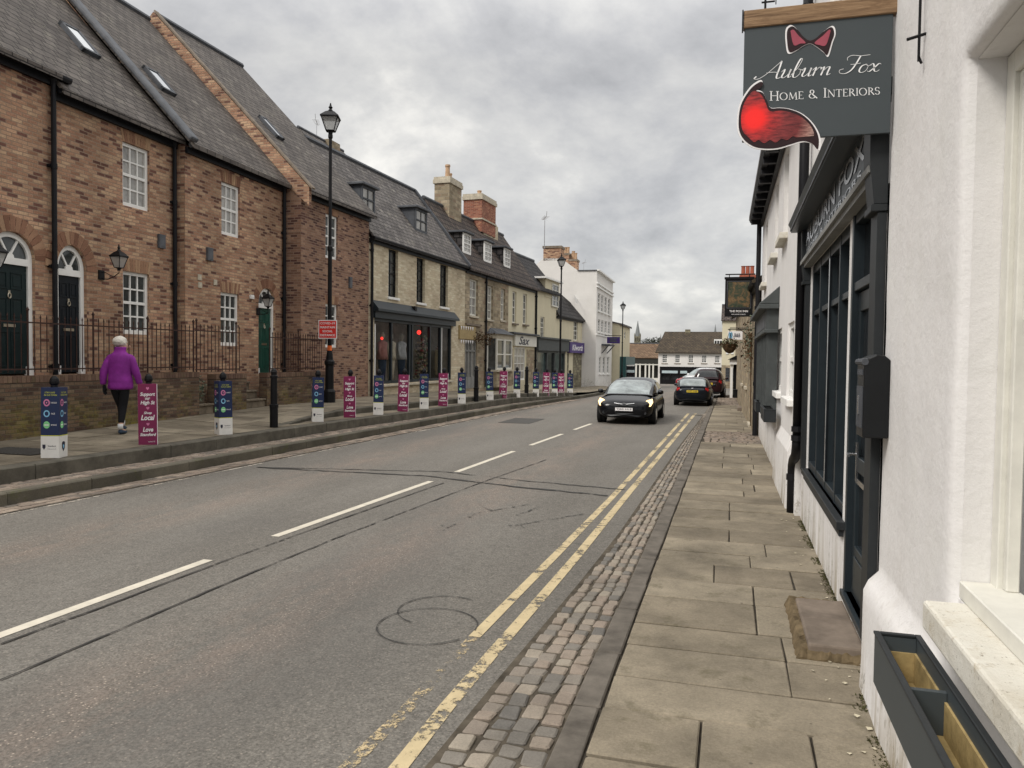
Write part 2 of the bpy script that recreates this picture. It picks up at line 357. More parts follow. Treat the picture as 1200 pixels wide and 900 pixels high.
plain('dirt_dark', (.05, .043, .034), .95, .1, var=.5, scale=9, bump=.6)
t = NT('fox_red', .45, .4); spz = t.n('ShaderNodeSeparateXYZ', {0: t.obj()}).outputs
t.color(t.mix(t.ramp(t.noise(t.obj((1, 1, 1)), 9, 6, .7), [(.4, 0.), (.65, 1.)]), t.ramp(spz[0], [(0.02, (.85, .03, .03)), (.13, (.5, .02, .025)), (.25, (.22, .025, .03)), (.34, (.45, .22, .20)), (.40, (.6, .5, .45))]), (.12, .01, .015)))
M = MATS

# ------------------------------------------------------------------ mesh builder
class MB:
    def __init__(s): s.v = []; s.f = []; s.m = []; s.t = []
    def face(s, pts, m=0, tone=None):
        i = len(s.v); s.v += [Vector(p) for p in pts]; s.f.append(tuple(range(i, i+len(pts)))); s.m.append(m); s.t.append(tone if tone is not None else .5)
    def box(s, x0, x1, y0, y1, z0, z1, m=0, tone=None, M_=None, skip=''):
        if x1 < x0: x0, x1 = x1, x0
        if y1 < y0: y0, y1 = y1, y0
        if z1 < z0: z0, z1 = z1, z0
        p = [(x0, y0, z0), (x1, y0, z0), (x1, y1, z0), (x0, y1, z0), (x0, y0, z1), (x1, y0, z1), (x1, y1, z1), (x0, y1, z1)]
        if M_: p = [M_ @ Vector(q) for q in p]
        i = len(s.v); s.v += [Vector(q) for q in p]
        for k, q in (('b', (0, 3, 2, 1)), ('t', (4, 5, 6, 7)), ('f', (0, 1, 5, 4)), ('r', (1, 2, 6, 5)), ('k', (2, 3, 7, 6)), ('l', (3, 0, 4, 7))):
            if k in skip: continue
            s.f.append(tuple(i+a for a in q)); s.m.append(m); s.t.append(tone if tone is not None else .5)
        return s
    def prism(s, poly, y0, y1, m=0, axis='y', tone=None):
        # poly of (x,z) extruded along y, or (x,y) extruded along z, or (y,z) along x
        def P(a, b, c):
            return {'y': (a, c, b), 'z': (a, b, c), 'x': (c, a, b)}[axis]
        n = len(poly); i = len(s.v)
        s.v += [Vector(P(a, b, y0)) for a, b in poly] + [Vector(P(a, b, y1)) for a, b in poly]
        s.f.append(tuple(range(i, i+n))); s.f.append(tuple(range(i+2*n-1, i+n-1, -1)))
        for k in range(n):
            l = (k+1) % n; s.f.append((i+l, i+k, i+n+k, i+n+l))
        s.m += [m]*(n+2); s.t += [tone if tone is not None else .5]*(n+2)
        return s
    def tube(s, path, r, n=8, m=0, cap=True):
        path = [Vector(p) for p in path]; rs = r if hasattr(r, '__len__') else [r]*len(path)
        i = len(s.v); k = len(path)
        prev = None
        for j, p in enumerate(path):
            d = (path[min(j+1, k-1)]-path[max(j-1, 0)])
            d = d.normalized() if d.length > 1e-9 else Vector((0, 0, 1))
            a = prev if prev and abs(prev.dot(d)) < .95 else (Vector((1, 0, 0)) if abs(d.x) < .9 else Vector((0, 1, 0)))
            a = (a-d*a.dot(d)).normalized(); prev = a; b = d.cross(a)
            for q in range(n):
                th = 2*math.pi*q/n; s.v.append(p+(a*math.cos(th)+b*math.sin(th))*rs[j])
        for j in range(k-1):
            for q in range(n):
                q2 = (q+1) % n; s.f.append((i+j*n+q, i+j*n+q2, i+(j+1)*n+q2, i+(j+1)*n+q)); s.m.append(m); s.t.append(.5)
        if cap:
            s.f.append(tuple(i+q for q in reversed(range(n)))); s.f.append(tuple(i+(k-1)*n+q for q in range(n))); s.m += [m, m]; s.t += [.5, .5]
        return s
    def lathe(s, prof, c=(0, 0, 0), n=16, m=0):
        # prof: (r,z)
        i = len(s.v); k = len(prof); c = Vector(c)
        for r, z in prof:
            for q in range(n):
                th = 2*math.pi*(q+.5)/n; s.v.append(c+Vector((r*math.cos(th), r*math.sin(th), z)))
        for j in range(k-1):
            for q in range(n):
                q2 = (q+1) % n; s.f.append((i+j*n+q, i+j*n+q2, i+(j+1)*n+q2, i+(j+1)*n+q)); s.m.append(m); s.t.append(.5)
        s.f.append(tuple(i+q for q in reversed(range(n)))); s.f.append(tuple(i+(k-1)*n+q for q in range(n))); s.m += [m, m]; s.t += [.5, .5]
        return s
    def mesh(s, name, mats):
        me = bpy.data.meshes.new(name); me.from_pydata([tuple(v) for v in s.v], [], s.f)
        for mt in (mats if isinstance(mats, (list, tuple)) else [mats]): me.materials.append(M[mt] if isinstance(mt, str) else mt)
        me.polygons.foreach_set('material_index', s.m)
        me.uv_layers.new(name='UVMap', do_init=False); me.color_attributes.new('tone', 'FLOAT_COLOR', 'CORNER')
        me.update()
        UV = [0.0]*(2*len(me.loops)); TC = [1.0]*(4*len(me.loops))
        Z = Vector((0, 0, 1))
        for p, tn in zip(me.polygons, s.t):
            n = p.normal
            if abs(n.z) > .985: a, b = Vector((1, 0, 0)), Vector((0, 1, 0))
            else: a = Z.cross(n).normalized(); b = n.cross(a)
            if n.z < -.5 and abs(n.z) < .985: pass
            for li in p.loop_indices:
                q = me.vertices[me.loops[li].vertex_index].co
                UV[2*li] = q.dot(a); UV[2*li+1] = q.dot(b); TC[4*li:4*li+3] = [tn, tn, tn]
        me.uv_layers['UVMap'].data.foreach_set('uv', UV); me.color_attributes['tone'].data.foreach_set('color', TC)
        return me
    def build(s, name, mats, parent=None, bevel=0, smooth=False, seg=1, subs=0):
        me = s.mesh(name, mats); o = bpy.data.objects.new(name, me); COL.objects.link(o)
        if parent: o.parent = parent
        if smooth:
            for p in me.polygons: p.use_smooth = True
        if bevel:
            b = o.modifiers.new('b', 'BEVEL'); b.width = bevel; b.segments = seg; b.limit_method = 'ANGLE'; b.angle_limit = R(40)
        if subs:
            b = o.modifiers.new('s', 'SUBSURF'); b.levels = subs; b.render_levels = subs
        return o

def merge_verts(me, d=.0005):
    bm = bmesh.new(); bm.from_mesh(me); bmesh.ops.remove_doubles(bm, verts=bm.verts, dist=d); bmesh.ops.recalc_face_normals(bm, faces=bm.faces); bm.to_mesh(me); bm.free()
def empty(name, loc, rz=0):
    o = bpy.data.objects.new(name, None); COL.objects.link(o); o.location = loc; o.rotation_euler = (0, 0, rz); o.empty_display_size = .2; return o
def tag(o, label, cat, group=None):
    o['label'] = label; o['category'] = cat
    if group: o['group'] = group
    return o
def structure(o): o['kind'] = 'structure'; return o
def kids(o): return [c for c in COL.objects if c.parent == o]
def copy_tree(o, parent=None, table=None):
    c = o.copy(); COL.objects.link(c); c.parent = parent
    for ch in (table[o.name] if table else kids(o)): copy_tree(ch, c)
    return c

TEXT = {}
def text_mesh(body, shear=0, bold=0):
    k = (body, shear, bold)
    if k in TEXT: return TEXT[k]
    cu = bpy.data.curves.new('t', 'FONT'); cu.body = body; cu.shear = shear; cu.offset = bold; cu.resolution_u = 3; cu.align_x = 'CENTER'
    ob = bpy.data.objects.new('t', cu); COL.objects.link(ob); dg = bpy.context.evaluated_depsgraph_get(); dg.update()
    me = bpy.data.meshes.new_from_object(ob.evaluated_get(dg)); bpy.data.objects.remove(ob)
    xs = [v.co.x for v in me.vertices]; ys = [v.co.y for v in me.vertices]
    out = ([((v.co.x-min(xs))/(max(xs)-min(xs))-.5, (v.co.y-min(ys))/(max(ys)-min(ys))-.5) for v in me.vertices], [tuple(p.vertices) for p in me.polygons])
    TEXT[k] = out; return out
def add_text(mb, body, cx, cz, w_, h_, y, m=0, shear=0, bold=0.0, xf=None):
    """flat lettering standing at depth y, facing -y"""
    vs, fs = text_mesh(body, shear, bold); i = len(mb.v)
    for a, b in vs:
        p = Vector((cx+a*w_, y, cz+b*h_)); mb.v.append(xf(p) if xf else p)
    for f in fs: mb.f.append(tuple(i+q for q in f)); mb.m.append(m); mb.t.append(.5)

# ------------------------------------------------------------------ facades
class Fac:
    """vertical wall plane; local x runs along it, y into the building, z up from base"""
    def __init__(s, P, yawdeg, side, z0, name, label, cat, group=None):
        a = R(yawdeg)
        D = Vector((math.sin(a), math.cos(a)))
        if side == 'R': D = -D
        if side == 'END': D = Vector((math.cos(a), math.sin(a)))
        s.P = Vector((P[0], P[1])); s.D = D; s.z0 = z0; s.Nn = Vector((-D.y, D.x))
        s.root = empty(name, (P[0], P[1], z0), math.atan2(D.y, D.x)); tag(s.root, label, cat, group)
    def px(s, x, y, d=0.0):
        q = vplane(x, y, s.P+s.Nn*d, s.D); r = Vector((q.x, q.y))-s.P
        return r.dot(s.D), q.z-s.z0
    def xs(s, x, y=400, d=0): return s.px(x, y, d)[0]
    def roof_hit(s, x, y, ze, pitch, y0=0.0):
        # ray meets the roof plane rising from eave (depth y0,height ze) at pitch -> local (x,y,z)
        D3 = Vector((s.D.x, s.D.y, 0)); N3 = Vector((s.Nn.x, s.Nn.y, 0)); P3 = Vector((s.P.x, s.P.y, s.z0))
        n = N3*(-math.sin(pitch))+Vector((0, 0, 1))*math.cos(pitch)
        p0 = P3+N3*y0+Vector((0, 0, ze)); d = ray(x, y)
        q = CAM+d*((p0-CAM).dot(n)/d.dot(n))-P3
        return q.dot(D3), q.dot(N3), q.z
    def world(s, x, y, z):
        return Vector((s.P.x+s.D.x*x+s.Nn.x*y, s.P.y+s.D.y*x+s.Nn.y*y, s.z0+z))

def wall_holes(mb, s0, s1, z0, z1, holes, y=0.0, rev=.12, m=0, mr=None):
    """front sheet with rectangular holes and their reveals; holes (a,b,c,d)"""
    xs = sorted({s0, s1, *[h[0] for h in holes], *[h[1] for h in holes]}); zs = sorted({z0, z1, *[h[2] for h in holes], *[h[3] for h in holes]})
    xs = [x for x in xs if s0-1e-6 <= x <= s1+1e-6]; zs = [z for z in zs if z0-1e-6 <= z <= z1+1e-6]
    for a, b in zip(xs, xs[1:]):
        run = None
        for c, d in zip(zs, zs[1:]):
            mxx, mz = (a+b)/2, (c+d)/2
            if any(h[0] < mxx < h[1] and h[2] < mz < h[3] for h in holes):
                if run: mb.face([(a, y, run[0]), (b, y, run[0]), (b, y, run[1]), (a, y, run[1])], m); run = None
            else: run = (run[0], d) if run else (c, d)
        if run: mb.face([(a, y, run[0]), (b, y, run[0]), (b, y, run[1]), (a, y, run[1])], m)
    mr = m if mr is None else mr
    for a, b, c, d in holes:
        r_ = rev
        mb.face([(a, y, c), (a, y, d), (a, y+r_, d), (a, y+r_, c)], mr); mb.face([(b, y, d), (b, y, c), (b, y+r_, c), (b, y+r_, d)], mr)
        mb.face([(a, y, d), (b, y, d), (b, y+r_, d), (a, y+r_, d)], mr); mb.face([(a, y, c), (a, y+r_, c), (b, y+r_, c), (b, y, c)], mr)

def window(F, a, b, c, d, cols=3, rows=4, y=.05, frame='white_paint', pane='glass', fw_=.07, bar=.032, sill=None, meet=True, sillp=.06, label=None):
    mb = MB(); t_ = .05
    mb.box(a, a+fw_, y, y+t_, c, d); mb.box(b-fw_, b, y, y+t_, c, d)
    mb.box(a+fw_, b-fw_, y, y+t_, d-fw_, d); mb.box(a+fw_, b-fw_, y, y+t_, c, c+fw_*1.2)
    ia, ib, ic, id_ = a+fw_, b-fw_, c+fw_*1.2, d-fw_
    for i in range(1, cols):
        x = ia+(ib-ia)*i/cols; mb.box(x-bar/2, x+bar/2, y+.012, y+t_-.006, ic, id_)
    for j in range(1, rows):
        z = ic+(id_-ic)*j/rows; h_ = bar*.9 if (meet and j == rows//2) else bar/2
        mb.box(ia, ib, y+(.004 if j == rows//2 else .015), y+t_-.008, z-h_, z+h_)
    f = mb.build('window', frame, F.root)
    g = MB(); g.face([(ia-.01, y+t_-.012, ic-.01), (ib+.01, y+t_-.012, ic-.01), (ib+.01, y+t_-.012, id_+.01), (ia-.01, y+t_-.012, id_+.01)]); g.build('pane', pane, f)
    if sill:
        q = MB(); q.box(a-.06, b+.06, -sillp, .1, c-.09, c-.004); q.build('sill', sill, f, bevel=.006)
    return f

def pipe(F, x, y_px_top, y_px_bot, r=.045, y=-.07, mat='black_gutter', foot=False, s=None, z1=None, z0=0.0):
    if s is None: s = F.xs(x, (y_px_top+y_px_bot)/2, y)
    if z1 is None: z1 = F.px(x, y_px_top, y)[1]
    mb = MB(); mb.tube([(s, y, z0+.02), (s, y, z1)], r, 10)
    z = z0+1.2
    while z < z1-.3:
        mb.tube([(s, y, z), (s, y, z+.09)], r*1.25, 10); mb.box(s-r*1.7, s+r*1.7, y+r*.5, -.002, z+.02, z+.07); z += 1.8
    mb.tube([(s, y, z1-.02), (s, y, z1+.14)], [r, r*1.9], 8)
    return mb.build('downpipe', mat, F.root)
def gutter(F, s0, s1, z, y=-.16, r=.062, mat='black_gutter'):
    mb = MB(); pts = [(y-r, z+.03), (y-r, z-.01), (y-r*.6, z-r), (y+r*.6, z-r), (y+r, z-.01), (y+r, z+.03)]
    mb.prism(pts, s0, s1, axis='x'); mb.box(s0, s1, -.075, -.004, z-.17, z-.03)
    return mb.build('gutter', mat, F.root)

def gable_roof(F, s0, s1, ze, yr, zr, mat, y0=-.2, th=.09, ridge='lead_dark', depth=None, name='roof', zend=None):
    """front and rear slopes from eave (y0,ze) to ridge (yr,zr); gable ends closed"""
    sl = (zr-ze)/(yr-y0); yb = 2*yr-y0 if depth is None else depth; zb = ze if zend is None else zend
    mb = MB()
    mb.face([(s0, y0, ze), (s1, y0, ze), (s1, yr, zr), (s0, yr, zr)]); mb.face([(s0, yr, zr), (s1, yr, zr), (s1, yb, zb), (s0, yb, zb)])
    o = th
    mb.face([(s0, y0, ze-o), (s0, yr, zr-o), (s1, yr, zr-o), (s1, y0, ze-o)]); mb.face([(s0, yr, zr-o), (s0, yb, zb-o), (s1, yb, zb-o), (s1, yr, zr-o)])
    mb.face([(s0, y0, ze-o), (s1, y0, ze-o), (s1, y0, ze), (s0, y0, ze)])
    for s in (s0, s1):
        mb.face([(s, y0, ze-o), (s, y0, ze), (s, yr, zr), (s, yr, zr-o)]); mb.face([(s, yb, zb-o), (s, yb, zb), (s, yr, zr), (s, yr, zr-o)])
    r_ = mb.build(name, mat, F.root)
    if ridge:
        q = MB(); q.tube([(s0, yr, zr+.01), (s1, yr, zr+.01)], .09, 6); q.build('ridge', ridge, r_)
    return r_

def skylight(F, corners, ze, pitch, y0, parent):
    """corners in the picture: top-left, top-right, bottom-right, bottom-left"""
    pts = [Vector(F.roof_hit(x, y, ze, pitch, y0)) for x, y in corners]
    s0 = (pts[0].x+pts[3].x)/2; s1 = (pts[1].x+pts[2].x)/2; yt = (pts[0].y+pts[1].y)/2; yb = (pts[2].y+pts[3].y)/2
    if s1 < s0: s0, s1 = s1, s0
    Tm = Matrix.Translation((0, y0, ze)) @ Matrix.Rotation(pitch, 4, 'X')
    def U(y): return (y-y0)/math.cos(pitch)
    mb = MB(); f = .07
    a, b = U(yb), U(yt)
    for q in ((s0, s1, a, a+f), (s0, s1, b-f, b), (s0, s0+f, a, b), (s1-f, s1, a, b)): mb.box(*q, .0, .09, M_=Tm)
    o = mb.build('skylight', 'lead_dark', parent)
    g = MB(); g.box(s0+f, s1-f, a+f, b-f, .05, .075, M_=Tm); g.build('pane', 'glass_sky', o)
    return o
t = NT('glass_sky', .03, 1.0); t.color((.5, .52, .54)); t.b.inputs['Metallic'].default_value = .85
M = MATS

def arch_pts(cx, zs, r, n=14, ry=None):
    ry = ry or r
    return [(cx+r*math.cos(math.pi*i/n), zs+ry*math.sin(math.pi*i/n)) for i in range(n+1)]

# ================================================================== SETTING: ground, road, pavements
def lerp(pts, t):
    if t <= pts[0][0]: return pts[0][1]
    for (a, u), (b, v) in zip(pts, pts[1:]):
        if t <= b: return u+(v-u)*(t-a)/(b-a)
    return pts[-1][1]
def gz(Y): 
    u = min(1, max(0, (Y-42)/58)); return -1.2*u
L1 = [(-3, -8.45), (7, -8.13), (9.6, -8.0), (14.3, -7.8), (18.6, -7.62), (22, -7.5), (26, -7.3), (30, -6.95), (36.7, -6.3), (41, -6.05), (46, -6.3), (52, -8.2), (60, -12.)]
O2 = [(-3, .60), (15.5, .6), (19.5, .42), (26, .35), (30, .2), (34, .06), (60, .06)]
O3 = [(-3, 1.2), (13.6, .98), (15, 1.25), (17, 1.42), (20.8, .98), (27, .5), (30, .32), (34, .12), (60, .12)]
TH1 = [(-3, .145), (27, .145), (34, .12), (60, .12)]
TH2 = [(-3, .34), (27, .34), (34, .14), (60, .14)]
TH3 = [(-3, .345), (13.6, .345), (17, .49), (27, .49), (36, .20), (42, .16), (60, .16)]
HW = [(-3, .345), (9, .345), (17, .49), (27, .47), (31, .36), (38, .07), (46, -.08), (60, .0)]
def l1(Y): return lerp(L1, Y)
def l2(Y): return l1(Y)-lerp(O2, Y)
def l3(Y): return l1(Y)-lerp(O3, Y)
def walk_z(X, Y):
    a, b = l2(Y)-.24, -11.4
    if Y < 13.6: f = min(1, max(0, (a-X)/(a-b))); return lerp(TH2, Y)*(1-f)+lerp(HW, Y)*f
    if X > l3(Y): return lerp(TH2, Y)
    a, b = l3(Y)-.16, -11.0; f = min(1, max(0, (a-X)/(a-b)))
    return lerp(TH3, Y)*(1-f)+lerp(HW, Y)*f+gz(Y)

g = MB()
Ys = [-30, 0, 20, 42]+[42+58*i/8 for i in range(1, 9)]+[160, 2500]
for a, b in zip(Ys, Ys[1:]):
    w_ = 1500 if b > 160 else 160
    g.face([(-w_, a, gz(a)-.05), (w_, a, gz(a)-.05), (w_, b, gz(b)-.05), (-w_, b, gz(b)-.05)])
structure(g.build('ground', 'dirt_dark'))
g = MB()
Ys = [-6, 0, 10, 20, 30, 42]+[42+58*i/8 for i in range(1, 9)]+[150]
for a, b in zip(Ys, Ys[1:]):
    xa, xb = (-13, 1.4) if b <= 42 else (-60, 25)
    g.face([(xa, a, gz(a)-.015), (xb, a, gz(a)-.015), (xb, b, gz(b)-.015), (xa, b, gz(b)-.015)])
structure(g.build('road', 'asphalt'))

# right-hand gutter of stone setts, dirt bed under it
CL = [(2, -1.27), (3.1, -1.24), (7.3, -1.06), (16.8, -.98), (27, -.80), (36, -.72)]
KL = -.755       # outer side of the kerb slabs
bed = MB()
yy = [-2+i*2 for i in range(21)]
for a, b in zip(yy, yy[1:]):
    bed.face([(lerp(CL, a)-.03, a, -.0115), (-.6, a, -.0115), (-.6, b, -.0115), (lerp(CL, b)-.03, b, -.0115)])
structure(bed.build('gutter_bed', 'mortar_dirt'))
def stone(mb, c, hx, hy, z0, z1, tone, bev=.018, jit=.012, rz=0.0):
    """one worn stone: bevelled block with slightly irregular corners"""
    ca, sa = math.cos(rz), math.sin(rz)
    def q(x, y, z): return (c[0]+x*ca-y*sa, c[1]+x*sa+y*ca, z)
    j = [(rnd.uniform(-jit, jit), rnd.uniform(-jit, jit)) for _ in range(4)]
    cs = [(-hx+j[0][0], -hy+j[0][1]), (hx+j[1][0], -hy+j[1][1]), (hx+j[2][0], hy+j[2][1]), (-hx+j[3][0], hy+j[3][1])]
    tz = [z1+rnd.uniform(-.003, .003) for _ in range(4)]
    i = len(mb.v)
    # eight-cornered outline: cut corners
    out = []; inn = []
    for k in range(4):
        p, a, b = Vector(cs[k]), Vector(cs[k-1]), Vector(cs[(k+1) % 4])
        for o in (a, b):
            d = (o-p); L = d.length; e = p+d*min(.3, bev*1.1/L); out.append(e)
            e2 = Vector((e.x*(1-bev/hx), e.y*(1-bev/hy))); inn.append((e2, tz[k]))
    n = 8
    for e in out: mb.v.append(Vector(q(e.x, e.y, z0)))
    for e in out: mb.v.append(Vector(q(e.x, e.y, z1-bev*.75)))
    for e, z in inn: mb.v.append(Vector(q(e.x, e.y, z)))
    for r_ in (0, 1):
        for k in range(n):
            l = (k+1) % n; mb.f.append((i+r_*n+k, i+r_*n+l, i+(r_+1)*n+l, i+(r_+1)*n+k)); mb.m.append(0); mb.t.append(tone)
    mb.f.append(tuple(i+2*n+k for k in range(n))); mb.m.append(0); mb.t.append(tone)
mb = MB()
xr = -.81
Y0 = 2.0
NC = 4
cols_y = [2.0+rnd.uniform(0, .1) for _ in range(NC)]
for k in range(NC):
    y = cols_y[k]
    while y < 36:
        L = rnd.uniform(.085, .135)
        x0 = lerp(CL, y)+.004; wcol = (KL-.006-x0)/NC
        cx = x0+wcol*(k+.5)
        stone(mb, (cx+rnd.uniform(-.006, .006), y+L/2), wcol/2-.007, L/2-.0, -.03, .0+rnd.uniform(-.005, .005), rnd.random(), bev=.009, jit=.008, rz=rnd.uniform(-.05, .05))
        y += L+rnd.uniform(.012, .022)
# crossing patches in the footway and the far end of it
structure(mb.build('cobbled_gutter', 'sett', smooth=False))
mb = MB()
for (ya, yb) in ((17.3, 19.9), (31.5, 41)):
    y = ya
    while y < yb:
        x = -.6+rnd.uniform(0, .08)
        while x < .62:
            L = rnd.uniform(.11, .19); stone(mb, (x+L/2, y+.05), L/2-.01, .052, -.01, .013+rnd.uniform(-.003, .004), rnd.random()*.8, bev=.012, jit=.006); x += L+.012
        y += .122
structure(mb.build('cobbled_crossing', 'sett_left'))
# kerb slabs beside the footway
mb = MB(); y = 1.5
while y < 36:
    L = rnd.uniform(.55, 1.0); stone(mb, (-.68, y+L/2), .07, L/2-.004, -.03, .014, rnd.random(), bev=.008, jit=.006); y += L+.006
structure(mb.build('kerb_flush', 'kerb_right'))
bed = MB(); bed.face([(-.62, -2, -.004), (1.0, -2, -.004), (1.0, 41, -.004), (-.62, 41, -.004)]); structure(bed.build('footway_bed', 'dirt_dark'))
mb = MB(); y = 1.2
while y < 36:
    if 17.3 <= y < 19.8: y = 19.95
    if y > 31.4: break
    D = rnd.choice([.42, .5, .56, .62]); x = -.60
    if y < 17.3 and y+D > 17.3: D = 17.3-y
    while x < .93:
        L = rnd.choice([.5, .62, .8, .95, 1.55]); 
        if .93-(x+L) < .3: L = .94-x
        stone(mb, (x+L/2, y+D/2), L/2-.006, D/2-.009, -.02, .012+rnd.uniform(-.0035, .0035), rnd.random(), bev=.007, jit=.005); x += L
    y += D
structure(mb.build('flagstone_footway', 'flagstone'))

# left-hand terraced kerbs, drawn as runs of real stones
def run(a, b, st):
    y = a; out = []
    while y < b: out.append((y, min(b, y+st*rnd.uniform(.75, 1.25)))); y = out[-1][1]
    return out
def kerb_run(mb, fx, width, zb, zt, y0, y1, gap=.008, st=.95):
    for a, b in run(y0, y1, st):
        a2, b2 = a+gap/2, b-gap/2; j = rnd.uniform(-.008, .008)
        A = (fx(a2)+j, a2); B = (fx(b2)+j, b2)
        p = [(A[0], A[1]), (B[0], B[1]), (B[0]-width, B[1]), (A[0]-width, A[1])]
        za, zbb = zt(a2)+gz(a2), zt(b2)+gz(b2); c = .018
        lo = zb
        i = len(mb.v)
        mb.v += [Vector((*p[0], lo+gz(a2))), Vector((*p[1], lo+gz(b2))), Vector((p[1][0], p[1][1], zbb-c)), Vector((p[0][0], p[0][1], za-c)),
                 Vector((p[1][0]-c, p[1][1], zbb)), Vector((p[0][0]-c, p[0][1], za)), Vector((p[2][0], p[2][1], zbb)), Vector((p[3][0], p[3][1], za)),
                 Vector((*p[3], lo)), Vector((*p[2], lo))]
        tn = rnd.random()
        for f in ((0, 1, 2, 3), (3, 2, 4, 5), (5, 4, 6, 7), (0, 3, 5, 7, 8), (1, 9, 6, 4, 2)): mb.f.append(tuple(i+q for q in f)); mb.m.append(0); mb.t.append(tn)
mb = MB(); kerb_run(mb, l1, .16, -.04, lambda y: lerp(TH1, y), -2, 52); structure(mb.build('lower_kerb', 'kerb_mossy' if 'kerb_mossy' in M else 'kerb_stone'))
mb = MB(); kerb_run(mb, l2, .24, .05, lambda y: lerp(TH2, y), -2, 34, st=1.15); structure(mb.build('upper_kerb', 'kerb_stone'))
mb = MB(); kerb_run(mb, l3, .16, .2, lambda y: lerp(TH3, y), 13.7, 34, st=1.2); structure(mb.build('inner_kerb', 'kerb_stone'))
# ledge of small setts between lower and upper kerb
mb = MB(); bed = MB()
yy = [-2+i*1.0 for i in range(36)]
for a, b in zip(yy, yy[1:]):
    bed.face([(l1(a)-.14, a, lerp(TH1, a)-.012), (l1(b)-.14, b, lerp(TH1, b)-.012), (l2(b), b, lerp(TH1, b)-.012), (l2(a), a, lerp(TH1, a)-.012)])
structure(bed.build('ledge_bed', 'mortar_dirt'))
y = 4
while y < 30:
    x = l2(y)+.012; xe = l1(y)-.165
    n = max(1, round((xe-x)/.12)); wd = (xe-x)/n
    for k in range(n): stone(mb, (x+wd*(k+.5), y+.085), wd/2-.006, .078, .1, lerp(TH1, y)+rnd.uniform(-.004, .004), rnd.random(), bev=.01, jit=.005)
    y += .175
structure(mb.build('ledge_setts', 'sett_left'))
# brick gutter below the lower kerb
mb = MB(); bed = MB()
for a, b in zip(yy, yy[1:]): bed.face([(l1(a)-.02, a, -.0085), (l1(b)-.02, b, -.0085), (l1(b)+.38, b, -.0085), (l1(a)+.38, a, -.0085)][::-1])
structure(bed.build('brick_gutter_bed', 'mortar_dirt'))
for k in range(3):
    y = 4.0+rnd.uniform(0, .1)
    while y < 33:
        L = rnd.uniform(.16, .23); x = l1(y)+.012+.118*k+.055
        an = math.atan2(l1(y+1)-l1(y), 1)
        stone(mb, (x, y+L/2), .052, L/2-.004, -.03, .0+rnd.uniform(-.004, .004), rnd.random(), bev=.008, jit=.004, rz=-an); y += L+.008
structure(mb.build('brick_gutter', 'sett_left'))
# raised footway on the left, paved with slabs
mb = MB(); bed = MB()
y = -2
while y < 52:
    D = .62; yn = y+D
    if y < 13.6: segs = [(l2, -.245, lambda X, Y: walk_z(X, Y), None)]
    x = (l2(y)-.25) if y < 34 else l1(y)-.17
    while x > -13.2:
        W = rnd.choice([.6, .75, .9]); xb = x-W; g_ = .007
        def zz(X, Y): return walk_z(X, min(Y, 51.9))
        def fix(X, Y): return X+((l2(Y)-.25)-(l2(y)-.25) if y < 34 else l1(Y)-l1(y))*max(0, 1-(abs(X-x0_))/4)
        x0_ = (l2(y)-.25) if y < 34 else l1(y)-.17
        if 13.6 < y < 34 and xb < l3(y) < x:
            xb = l3(y)-.0; 
        hi = y < 13.6 or x > l3(y)-.001
        def z2(X, Y):
            if y < 13.6: return walk_z(X, Y)
            if y < 34 and hi: return lerp(TH2, Y)
            return walk_z(min(X, l3(Y)-.16), Y)
        P = [(fix(x, y)-g_, y+g_), (fix(x, yn)-g_, yn-g_), (fix(xb, yn)+g_, yn-g_), (fix(xb, y)+g_, y+g_)]
        tn = rnd.random(); dz = rnd.uniform(-.002, .002)
        mb.face([(a, b, z2(a, b)+dz) for a, b in P], 0, tn)
        bed.face([(a, b, z2(a, b)-.012) for a, b in [(fix(x, y), y), (fix(x, yn), yn), (fix(xb, yn), yn), (fix(xb, y), y)]])
        x = xb
        if abs(x-l3(y)) < 1e-6 and y >= 13.6 and y < 34: x -= .155
    y = yn
structure(mb.build('raised_footway', 'flagstone')); structure(bed.build('raised_footway_bed', 'dirt_dark'))

# ---- road markings and marks on the road
def ribbon(mb, pts, w_, z, m=0, jit=0):
    pts = [Vector((p[0], p[1], 0)) for p in pts]; L = []; Rr = []
    for i, p in enumerate(pts):
        d = (pts[min(i+1, len(pts)-1)]-pts[max(i-1, 0)]).normalized(); n = Vector((-d.y, d.x, 0)); h = w_/2*(1+rnd.uniform(-jit, jit))
        L.append(p+n*h); Rr.append(p-n*h)
    for i in range(len(pts)-1):
        mb.face([(q.x, q.y, z+gz(q.y)) for q in (L[i], Rr[i], Rr[i+1], L[i+1])], m)
def dense(pts, st=.25, jit=.0):
    out = []
    for a, b in zip(pts, pts[1:]):
        a, b = Vector(a[:2]), Vector(b[:2]); n = max(1, int((b-a).length/st))
        out += [a+(b-a)*i/n+Vector((rnd.uniform(-jit, jit), rnd.uniform(-jit, jit))) for i in range(n)]
    out.append(Vector(pts[-1][:2])); return out
ctr = [gp(x, y) for x, y in ((0, 740), (250, 655), (320, 627), (505, 563), (535, 552), (602, 528), (620, 521), (660, 508), (690, 497))]
CX = [(-2, -4.6), (ctr[0].y, ctr[0].x), (ctr[3].y, ctr[3].x), (ctr[5].y, ctr[5].x), (ctr[8].y, ctr[8].x), (30, -3.3)]
mb = MB()
for a, b in ((1.2, ctr[1].y), (ctr[2].y, ctr[3].y), (ctr[4].y, ctr[5].y), (ctr[6].y, ctr[7].y), (ctr[7].y+1.2, ctr[8].y+.3), (24, 26.5), (29, 31.5)):
    ribbon(mb, dense([(lerp(CX, a), a), (lerp(CX, b), b)], .3), .095, -.011)
structure(mb.build('centre_line_marking', 'line_white'))
